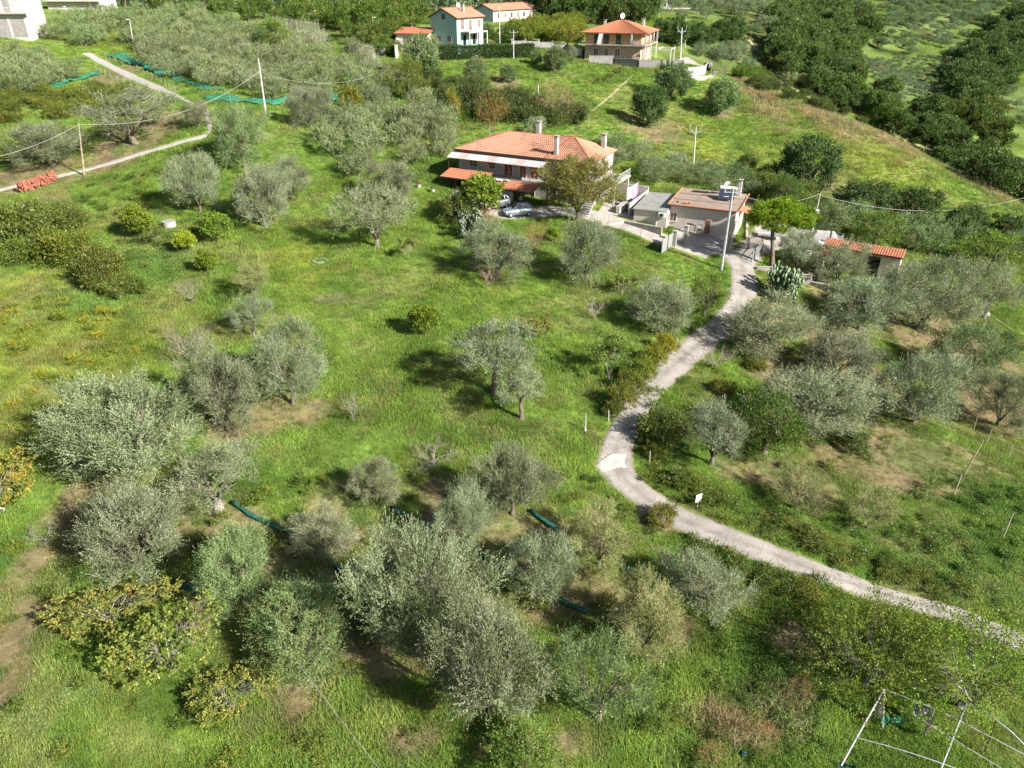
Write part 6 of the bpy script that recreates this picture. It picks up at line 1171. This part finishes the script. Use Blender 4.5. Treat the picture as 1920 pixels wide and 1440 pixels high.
c1 = G(972, 404); c1.z += .05; make_car(c1, math.radians(196), 'car_silver', 'silver blue hatchback parked on the drive in full view')
c2 = G(928, 390); c2.z += .05; make_car(c2, math.radians(210), 'car_white', 'white car half hidden behind the bright citrus tree', 1.06)
# pale flatbed under the pine
P = G(1442, 447); tr = empty('flatbed_trailer', P, 'pale flatbed trailer half hidden behind the umbrella pine trunk', 'trailer', math.radians(-15))
MB().box(-1.5, 1.5, -.8, .8, .5, .6).build('bed', 'awning', tr); MB().box(-1.5, 1.5, -.82, -.78, .6, .85).box(-1.5, 1.5, .78, .82, .6, .85).box(-1.52, -1.48, -.78, .78, .6, .85).build('side_boards', 'awning', tr); MB().tube([(1.5, 0, .45), (2.3, 0, .4)], .04, 5).build('tow_bar', 'steel', tr)
for x in (-.4, .5):
    for s in (-1, 1): MB().tube([(x, s * .84, .28), (x, s * .98, .28)], .28, 14).build('wheel', 'black', tr)
# tarpaulins, green frame, blue drum near the sheds
def tarp(P, sx, sy, h, m, label, rz=0, name='tarpaulin'):
    n = 12; V = []; R = np.random.default_rng(int(P[0] * 100) % 999)
    for i in range(n + 1):
        for j in range(n + 1):
            u, v = i / n * 2 - 1, j / n * 2 - 1; e_ = max(abs(u), abs(v)); z = h * (1 - max(0, (e_ - .75) / .25)) + R.uniform(-.05, .05); V.append((u * sx / 2, v * sy / 2, z))
    F = [(i*(n+1)+j, (i+1)*(n+1)+j, (i+1)*(n+1)+j+1, i*(n+1)+j+1) for i in range(n) for j in range(n)]
    o = MB().add(V, F).build(name, m, None, loc=P); o.rotation_euler = (0, 0, rz); tag(o, label, 'tarpaulin'); return o
tarp(G(1545, 452), 3.4, 1.8, 1.3, 'awning', 'pale sheet over a stack at the back of the shed yard', -.3); tarp(G(1552, 463), 3.6, 1.3, .6, 'cloth_white', 'white sheet spread in front of the green post', -.35); tarp(G(1520, 478), 2.0, 1.4, .5, 'white_paint', 'white sheet lying beyond the prickly pear', .2)
P = G(1551, 472); gf = empty('green_frame', P, 'dark green steel frame standing in the shed yard', 'frame', math.radians(-8)); MB().box(-.09, .09, -.09, .09, -.3, 3.3).build('post', 'green_paint', gf); MB().box(-2.4, -2.28, .5, .62, -.3, 3.3).build('post', 'green_paint', gf); MB().tube([(-2.34, .56, 3.3), (0, 0, 3.3)], .06, 5).build('beam', 'green_paint', gf)
tag(MB().cyl(0, 0, 0, .9, .32, 14).cyl(0, 0, .9, .93, .3, 14).build('blue_drum', 'blue_plastic', None, True, loc=G(1557, 476)), 'blue drum beside the green steel frame', 'drum')
P = G(1572, 470); ch = empty('barbecue_chimney', P, 'white chimney block at the corner of the shed yard', 'chimney', -.4); MB().box(-.35, .35, -.35, .35, -.3, 1.5).build('block', 'white_wall', ch); MB().box(-.25, .25, -.25, .25, 1.5, 2.1).build('flue', 'white_wall', ch); MB().box(-.32, .32, -.32, .32, 2.25, 2.32).box(-.25, -.17, -.25, -.17, 2.1, 2.25).box(.17, .25, .17, .25, 2.1, 2.25).build('cap', 'black', ch)
P = P2(SPt, R3, -.6, -.7, 1.0); ld = empty('ladder', P2(SPt, R3, .3, -1.0, -.1), 'white ladder leaning against the tiled shed', 'ladder', R3)
for x in (-.2, .2): MB().tube([(x, 0, 0), (x, .7, 3.2)], .03, 5).build('rail', 'white_paint', ld)
for k in range(9): MB().tube([(-.2, .07 * (k + 1), .32 * (k + 1)), (.2, .07 * (k + 1), .32 * (k + 1))], .02, 4).build('rung', 'white_paint', ld)
P = G(1600, 510); chr_ = empty('garden_chair', P2(SPt, R3, -1.0, -3.6, -.2), 'white plastic chair before the red roofed porch', 'chair', .8); MB().box(-.25, .25, -.25, .25, .42, .46).build('seat', 'white_paint', chr_); MB().box(-.25, .25, .22, .26, .46, .95).build('backrest', 'white_paint', chr_)
for x in (-.22, .22):
    for y in (-.22, .22): MB().box(x - .02, x + .02, y - .02, y + .02, 0, .42).build('leg', 'white_paint', chr_)
# washing on the farmhouse side
def cloth(P, w, h, m, label, rz):
    n = 10; V = []
    for i in range(n + 1):
        for j in range(6): V.append(((i / n - .5) * w, .09 * math.sin(i * 1.7 + j * .4) * j / 5, -h * j / 5))
    F = [(i*6+j, (i+1)*6+j, (i+1)*6+j+1, i*6+j+1) for i in range(n) for j in range(5)]; o = MB().add(V, F).build('hanging_cloth', m, None, True, loc=P); o.rotation_euler = (0, 0, rz); so_ = o.modifiers.new('thick', 'SOLIDIFY'); so_.thickness = .015; tag(o, label, 'cloth')
WL = G(1186, 385)
cl = empty('clothes_line', WL, 'clothes line posts beside the farmhouse patio', 'clothes line', math.radians(60)); MB().tube([(-2.6, 0, -.3), (-2.6, 0, 2.9)], .04, 6).build('post', 'steel', cl); MB().tube([(1.6, 0, -.3), (1.6, 0, 2.9)], .04, 6).build('post', 'steel', cl); MB().tube([(-2.6, 0, 2.85), (-.5, 0, 2.78), (1.6, 0, 2.85)], .012, 4).build('line', 'cable', cl)
cloth(P2(WL, math.radians(60), .5, .02, 2.78), 1.6, 2.3, 'cloth_purple', 'bright purple sheet hanging beside the farmhouse', math.radians(60)); cloth(P2(WL, math.radians(60), -1.4, .02, 2.76), 1.5, 1.6, 'cloth_white', 'white sheet hanging left of the purple one', math.radians(60))
# ------------------------------------------------------------------ stacked roof tiles by the path, well ring, notice board
A, B = G(40, 362), G(105, 338); ts = empty('tile_stack', A, 'long leaning stack of stored orange roof tiles beside the concrete path', 'tile stack', math.atan2(B.y - A.y, B.x - A.x)); L = (B - A).to_2d().length
mb = MB(); n_ = 8; V = []; F = []
for x in (0, .36):
    r = .11 if x == 0 else .085
    V += [(x, r * math.cos(t), r * math.sin(t)) for t in [math.pi * k / n_ for k in range(n_ + 1)]] + [(x, (r - .02) * math.cos(t), (r - .02) * math.sin(t)) for t in [math.pi * k / n_ for k in range(n_ + 1)]]
k = n_ + 1; F = [(i, i + 1, 2*k + i + 1, 2*k + i) for i in range(n_)] + [(k + i + 1, k + i, 3*k + i, 3*k + i + 1) for i in range(n_)] + [(i + 1, i, k + i, k + i + 1) for i in range(n_)] + [(2*k + i, 2*k + i + 1, 3*k + i + 1, 3*k + i) for i in range(n_)]
tm = mb.add(V, F).mesh('roof_tile', 'tile_stack', True)
for i in range(230):
    u = random.random(); lay = random.randint(0, 3); x = u * L; q = Vector((x, random.uniform(-.75, .75) * (1 - lay * .2), 0)); w_ = P2(A, ts.rotation_euler.z, q.x, q.y, 0); z = gz(w_.x, w_.y) - A.z
    o = bpy.data.objects.new('roof_tile', tm); C.objects.link(o); o.parent = ts; o.location = (q.x, q.y, z + .1 + lay * .24); o.scale = (1.5, 1.5, 1.5); o.rotation_euler = (random.uniform(-.3, .3), random.uniform(-1.3, -.2), random.gauss(1.57, .6)); o.color = (random.uniform(.75, 1.1),) * 3 + (1,)
P = G(318, 424); we = empty('well_ring', P, 'pale concrete well ring with grey lid in the meadow', 'well'); r0 = MB()
ring = []; n_ = 24; V = []
for rr, z in ((.75, -.3), (.75, .62), (.6, .62), (.6, -.3)): V += [(rr * math.cos(t), rr * math.sin(t), z) for t in [6.283 * k / n_ for k in range(n_)]]
r0.add(V, [(a*n_+k, a*n_+(k+1) % n_, (a+1)*n_+(k+1) % n_, (a+1)*n_+k) for a in range(3) for k in range(n_)]).build('ring', 'concrete', we); MB().cyl(0, 0, .5, .6, .59, 20).build('lid', 'grey_wall', we)
P = G(600, 490); wr = empty('buried_ring', P, 'half buried pale stone ring in the meadow grass', 'stone ring'); MB().tube([(.75 * math.cos(t), .75 * math.sin(t), .06) for t in [6.283 * k / 16 for k in range(15)]], .11, 6).build('ring', 'mesh_grey', wr)
P = G(1307, 952); nb = empty('notice_board', P, 'small white board on a post at the lane verge', 'sign', .5); MB().tube([(0, 0, -.3), (0, 0, .7)], .03, 6).build('post', 'stake', nb); o = MB().box(-.26, .26, -.03, .0, .55, 1.15, .01).build('board', 'white_paint', nb); MB().box(-.13, .13, -.036, -.031, .78, .98).build('faded_mark', 'steel', nb)
tag(MB().box(-.5, .5, -.3, .3, 0, .45, .05).build('water_tank', 'steel', None, loc=G(1845, 592)), 'grey trough lying in the right hand vegetable plot', 'trough')
A, B = G(1862, 597), G(1897, 622); tag(MB().tube([(0, 0, .1), tuple(B - A + Vector((0, 0, .12)))], .07, 6).build('fallen_plank', 'pole_wood', None, loc=A), 'long brown plank lying beside the trough', 'plank')
A, B = G(1330, 700), G(1280, 750); 
# stones on the terrace: flower pots and steps by the farmhouse
for x, y, lab, m_ in ((-2.9, -5.3, 'red flower pot at the uphill terrace corner', 'tile_stack'), (-1.9, -6.6, 'white flower pot in front of the terrace wall', 'white_wall'), (0.4, -6.7, 'white flower pot in the middle of the terrace wall', 'white_wall')):
    p = P2(FP, RZ, x, y, 0); p.z = gz(p.x, p.y); e = empty('flower_pot', p, lab, 'flower pot'); MB().tube([(0, 0, 0), (0, 0, .45)], [.2, .32], 12).build('pot', m_, e); R_ = np.random.default_rng(int(abs(x * 10))); n_ = 120; V, F, t = leaves(np.stack([R_.normal(size=n_) * .15, R_.normal(size=n_) * .15, R_.uniform(.4, .8, n_)], 1), R_.normal(size=(n_, 3)) + (0, 0, 1), .18, .08, R_); o = bpy.data.objects.new('leaves', fastmesh('pot_leaves', V, F, 'green_leaf', t)); C.objects.link(o); o.parent = e
# ------------------------------------------------------------------ greenhouse skeleton at the lower right
gA = G(1640, 1330); g0 = gA.copy(); gr = empty('greenhouse_frame', g0, 'bare hooped pipe frame of an abandoned greenhouse with torn green net', 'greenhouse'); gr_i = Vector(g0)
def pp(px, py, h): return G(px, py, h) + Vector((0, 0, h)) - gr_i
def bar(a, b, r=.035, m='steel', name='pipe', sag=0, n=8):
    a, b = Vector(a), Vector(b); MB().tube([a.lerp(b, k / n) + Vector((0, 0, sag * 4 * (k / n) * (1 - k / n))) for k in range(n + 1)], r * .72, 6).build(name, m, gr)
ht = 2.1
bar(pp(1577, 1436, 1.2), pp(1658, 1292, ht), .055, name='corner_pipe', sag=.12)
bar(pp(1658, 1292, ht), pp(1752, 1328, ht), .03); bar(pp(1752, 1328, ht), pp(1735, 1378, .2), .035, 'stake', 'post')
bar(pp(1606, 1383, 1.7), pp(1790, 1440, ht), .03, name='pipe', sag=.1); bar(pp(1790, 1440, ht), pp(1860, 1480, 1.8), .03)
bar(pp(1766, 1298, ht), pp(1813, 1317, ht), .04); bar(pp(1813, 1317, ht), pp(1870, 1352, 2.3), .04, sag=.1); bar(pp(1870, 1352, 2.3), pp(1925, 1402, 1.8), .04, sag=.1)
bar(pp(1813, 1317, ht), pp(1762, 1448, ht), .05, name='arch_pipe')
bar(pp(1720, 1345, ht), pp(1880, 1442, ht), .03); bar(pp(1770, 1337, ht), pp(1925, 1417, 2.0), .035)
bar(pp(1769, 1300, ht), pp(1762, 1318, .4), .045, 'dark_metal', 'post'); bar(pp(1868, 1352, 2.2), pp(1846, 1410, .2), .05, 'dark_metal', 'post'); bar(pp(1658, 1292, ht), pp(1655, 1365, .1), .06, 'stake', 'post')
for px, py, w, hh_, h0, m_ in ((1680, 1340, 1.3, .8, 1.0, 'net'), (1735, 1322, .9, 1.0, 1.7, 'roof_sheet'), (1590, 1432, .8, .5, .5, 'net_dark'), (1655, 1315, .35, 1.4, 1.9, 'stake'), (1748, 1345, .25, 1.3, 1.8, 'stake')):
    P = pp(px, py, h0); n = 9; V = []
    for i in range(n + 1):
        for j in range(5): V.append((P.x + (i / n - .5) * w, P.y + .12 * math.sin(i * 1.5 + j) , P.z - hh_ * j / 4 * (.7 + .3 * math.sin(i * 1.1)) - .15 * math.sin(i / n * 3.1)))
    o = MB().add(V, [(i*5+j, (i+1)*5+j, (i+1)*5+j+1, i*5+j+1) for i in range(n) for j in range(4)]).build('torn_net', m_, gr)
tag(MB().cyl(0, 0, 0, .28, .16, 12).build('bucket', 'blue_plastic', None, True, loc=G(1393, 1418)), 'dark blue bucket lying among the dry weeds', 'bucket')
# scattered stones on bare ground beside the left trees
for x, y in ((405, 792), (410, 955)):
    e = empty('tree_stump', G(x, y), 'pale sawn stump ' + ('under the round olive' if y < 900 else 'above the rolled net end'), 'stump'); MB().tube([(0, 0, -.2), (0, .05, .3), (.05, .1, .75)], [.42, .3, .2], 9).build('stump_wood', 'pale_bark', e)
# ------------------------------------------------------------------ person under the parking canopy
def person(P, rz, label):
    e = empty('person', P, label, 'person', rz)
    def skin(name, pts, edges, rad, m, lv=2):
        me = bpy.data.meshes.new(name); me.from_pydata(pts, edges, []); me.materials.append(M[m]); o = bpy.data.objects.new(name, me); C.objects.link(o); o.parent = e
        s = o.modifiers.new('skin', 'SKIN'); 
        for i, r in enumerate(rad): me.skin_vertices[0].data[i].radius = (r, r * .85)
        me.skin_vertices[0].data[0].use_root = True; s.use_smooth_shade = True; u = o.modifiers.new('sub', 'SUBSURF'); u.levels = lv; u.render_levels = lv; return o
    pts = [(0, 0, .95), (0, 0, 1.15), (0, 0, 1.38), (0, .0, 1.48), (0, -.01, 1.56), (0, -.03, 1.66), (.19, 0, 1.40), (.24, .02, 1.13), (.25, -.08, .88), (-.19, 0, 1.40), (-.24, .02, 1.13), (-.25, -.08, .88), (.10, 0, .90), (.11, -.02, .50), (.12, .02, .10), (.12, -.14, .04), (-.10, 0, .90), (-.11, .02, .50), (-.12, .05, .10), (-.12, -.11, .04)]
    ed = [(0, 1), (1, 2), (2, 3), (3, 4), (4, 5), (2, 6), (6, 7), (7, 8), (2, 9), (9, 10), (10, 11), (0, 12), (12, 13), (13, 14), (14, 15), (0, 16), (16, 17), (17, 18), (18, 19)]
    skin('body', pts, ed, [.15, .14, .16, .06, .055, .10, .065, .05, .035, .065, .05, .035, .10, .07, .05, .045, .10, .07, .05, .045], 'skin')
    V, = [[]]; me_ = MB(); me_.tube([(0, 0, .92), (0, 0, 1.1), (0, 0, 1.3), (0, 0, 1.43), (0, 0, 1.47)], [.205, .19, .225, .20, .08], 12)
    for s in (-1, 1): me_.tube([(s * .16, 0, 1.40), (s * .225, .01, 1.27), (s * .24, .02, 1.13)], [.09, .08, .065], 8)
    me_.build('shirt', 'shirt', e, True); t_ = MB()
    for s, yo in ((-1, .02), (1, -.02)): t_.tube([(s * .08, 0, .96), (s * .11, yo, .5), (s * .12, yo + .04, .08)], [.125, .095, .075], 8)
    t_.build('trousers', 'denim', e, True); MB().tube([(0, .0, 1.62), (0, -.0, 1.70), (0, -.0, 1.765)], [.10, .115, .05], 9).build('hair', 'hair', e, True)
    for s in (-1, 1): MB().box(s * .12 - .05, s * .12 + .05, -.2, .08, 0, .09, .02).build('shoe', 'white_paint', e)
person(P2(FP, RZ, 11.9, -3.2, .12), .3, 'person in grey green shirt and dark trousers standing under the tiled canopy')
# ------------------------------------------------------------------ grass: tufts spread over the meadow, one uncountable mass
def tuft(name, seed, n, r, h, w, flop):
    R = np.random.default_rng(seed); b = np.stack([R.normal(size=n) * r * .5, R.normal(size=n) * r * .5, np.full(n, -.04)], 1)
    a = R.uniform(0, 6.28, n); d = np.stack([np.cos(a), np.sin(a), np.zeros(n)], 1); s = np.stack([-np.sin(a + .4), np.cos(a + .4), np.zeros(n)], 1)
    H = (h * R.uniform(.45, 1.15, n))[:, None]; f = (flop * R.uniform(.3, 1.4, n))[:, None]; u = np.array([[0, 0, 1.0]]); ww = w * R.uniform(.7, 1.3, n)[:, None]
    m = b + u * H * .6 + d * f * H * .3; t = b + u * H * (1 - .3 * f) + d * f * H
    V = np.stack([b - s * ww / 2, b + s * ww / 2, m + s * ww * .4, m - s * ww * .4, t], 1).reshape(-1, 3); k = np.arange(n)[:, None] * 5
    F = np.concatenate([k + [0, 1, 2, 3]], 0); T3 = k + [3, 2, 4]
    me = bpy.data.meshes.new(name); me.from_pydata(V.tolist(), [], F.tolist() + T3.tolist()); me.materials.append(M['grass']); me.update(); return bpy.data.objects.new(name, me)
m = bpy.data.materials.new('grass blades'); nt, n, l = nodes(m); M['grass'] = m
o_ = n.new('ShaderNodeOutputMaterial'); at = n.new('ShaderNodeAttribute'); at.attribute_type = 'INSTANCER'; at.attribute_name = 'gcol'
d_ = n.new('ShaderNodeBsdfDiffuse'); t_ = n.new('ShaderNodeBsdfTranslucent'); s_ = n.new('ShaderNodeMixShader'); s_.inputs[0].default_value = .38
l.new(at.outputs['Color'], d_.inputs[0]); l.new(at.outputs['Color'], t_.inputs[0]); l.new(d_.outputs[0], s_.inputs[1]); l.new(t_.outputs[0], s_.inputs[2]); l.new(s_.outputs[0], o_.inputs[0])
tc_ = bpy.data.collections.new('grass tufts')
for i in range(4): tc_.objects.link(tuft('tuft_a%d' % i, 400 + i, 60, .42, .22, .022, .6))
for i in range(3): tc_.objects.link(tuft('tuft_b%d' % i, 410 + i, 44, .34, .36, .024, .8))
for i in range(3): tc_.objects.link(tuft('tuft_c%d' % i, 420 + i, 70, .42, .13, .055, .9))
def in_view(x, y, z, m_=60):
    px, py, d = proj(x, y, z); return (d > 5) & (px > -m_ * 2) & (px < 1920 + m_ * 2) & (py > -60) & (py < 1440 + m_ * 3)
GP = []; NOBLD = globals().get("NOBLD", [])
def band(y0, y1, sp, sc):
    hw = 30 + y1 * .86; X = np.arange(-hw, hw, sp); Y = np.arange(y0, y1, sp); X, Y = np.meshgrid(X, Y); X = X.ravel(); Y = Y.ravel()
    X = X + rng.uniform(-.5, .5, len(X)) * sp; Y = Y + rng.uniform(-.5, .5, len(Y)) * sp; Z = hgt(X, Y); ok = in_view(X, Y, Z); X, Y, Z = X[ok], Y[ok], Z[ok]
    blk = np.zeros(len(X), bool)
    for P in NOGRASS: blk |= inpoly(X, Y, P)
    for (bx, by, bw, bd, ba) in NOBLD:
        c_, s__ = math.cos(-ba), math.sin(-ba); lx = (X - bx) * c_ - (Y - by) * s__; ly = (X - bx) * s__ + (Y - by) * c_; blk |= (lx > -.3) & (lx < bw + .3) & (ly > -.3) & (ly < bd + .3)
    X, Y, Z = X[~blk], Y[~blk], Z[~blk]; c, zw = gcol(X, Y)
    dry = zw[1]; thin = vnoise(X, Y, 1.3, 21)
    keep = rng.random(len(X)) < np.clip(1.15 - .88 * dry - .35 * (thin > .72), .05, 1)
    X, Y, Z, c = X[keep], Y[keep], Z[keep], c[keep]; dk = dry[keep]; wk = zw[3][keep]; st = zw[4][keep]
    r = rng.random(len(X)); tallz = vnoise(X, Y, 6, 22) + .25 * vnoise(X, Y, 1.5, 23)
    kind = np.where(r < .5, rng.integers(0, 4, len(X)), rng.integers(4, 7, len(X))); kind = np.where((rng.random(len(X)) < .22 + .6 * wk) , rng.integers(7, 10, len(X)), kind)
    size = sc * (.55 + .75 * tallz) * rng.uniform(.75, 1.25, len(X)) * (1 - .45 * dk) * (1 + .35 * st)
    jit = rng.uniform(.72, 1.30, (len(X), 1)); hue = rng.normal(0, .07, (len(X), 1)); c = c * jit * np.hstack([1 + hue, np.ones_like(hue), 1 - hue])
    fresh = (rng.random(len(X)) < .35 * dk)[:, None]; c = np.where(fresh, np.array([[.13, .20, .04]]) * jit, c)
    GP.append((X, Y, Z, c, kind, size))
band(2, 34, .27, 1.0); band(34, 62, .32, 1.05); band(62, 110, .42, 1.25); band(110, 190, .75, 1.7)
X, Y, Z, c, kind, size = [np.concatenate(a) for a in zip(*GP)]
me = bpy.data.meshes.new('grass_spots'); me.vertices.add(len(X)); me.vertices.foreach_set('co', np.stack([X, Y, Z], 1).astype(np.float32).ravel())
a = me.attributes.new('gcol', 'FLOAT_COLOR', 'POINT'); a.data.foreach_set('color', np.hstack([np.clip(c, 0, 1), np.ones((len(c), 1))]).astype(np.float32).ravel())
a = me.attributes.new('gidx', 'INT', 'POINT'); a.data.foreach_set('value', kind.astype(np.int32))
a = me.attributes.new('gsize', 'FLOAT', 'POINT'); a.data.foreach_set('value', size.astype(np.float32))
a = me.attributes.new('grot', 'FLOAT', 'POINT'); a.data.foreach_set('value', rng.uniform(0, 6.28, len(X)).astype(np.float32))
grass = bpy.data.objects.new('grass', me); C.objects.link(grass); tag(grass, 'long green and straw coloured grass covering the meadows', 'grass', kind='stuff')
ng = bpy.data.node_groups.new('spread tufts', 'GeometryNodeTree'); ng.interface.new_socket('Geometry', in_out='INPUT', socket_type='NodeSocketGeometry'); ng.interface.new_socket('Geometry', in_out='OUTPUT', socket_type='NodeSocketGeometry')
N = ng.nodes; Lk = ng.links; gi = N.new('NodeGroupInput'); go_ = N.new('NodeGroupOutput'); ip = N.new('GeometryNodeInstanceOnPoints'); ci = N.new('GeometryNodeCollectionInfo')
ci.inputs['Collection'].default_value = tc_; ci.inputs['Separate Children'].default_value = True; ci.inputs['Reset Children'].default_value = True
def na(nm, ty):
    q_ = N.new('GeometryNodeInputNamedAttribute'); q_.data_type = ty; q_.inputs['Name'].default_value = nm; return q_.outputs['Attribute']
ip.inputs['Pick Instance'].default_value = True; Lk.new(gi.outputs[0], ip.inputs['Points']); Lk.new(ci.outputs[0], ip.inputs['Instance']); Lk.new(na('gidx', 'INT'), ip.inputs['Instance Index'])
cx_ = N.new('ShaderNodeCombineXYZ'); Lk.new(na('grot', 'FLOAT'), cx_.inputs[2]); Lk.new(cx_.outputs[0], ip.inputs['Rotation'])
sx_ = na('gsize', 'FLOAT'); Lk.new(sx_, ip.inputs['Scale']); Lk.new(ip.outputs[0], go_.inputs[0])
md = grass.modifiers.new('tufts', 'NODES'); md.node_group = ng
print('grass spots', len(X), 'objects', len(C.objects))
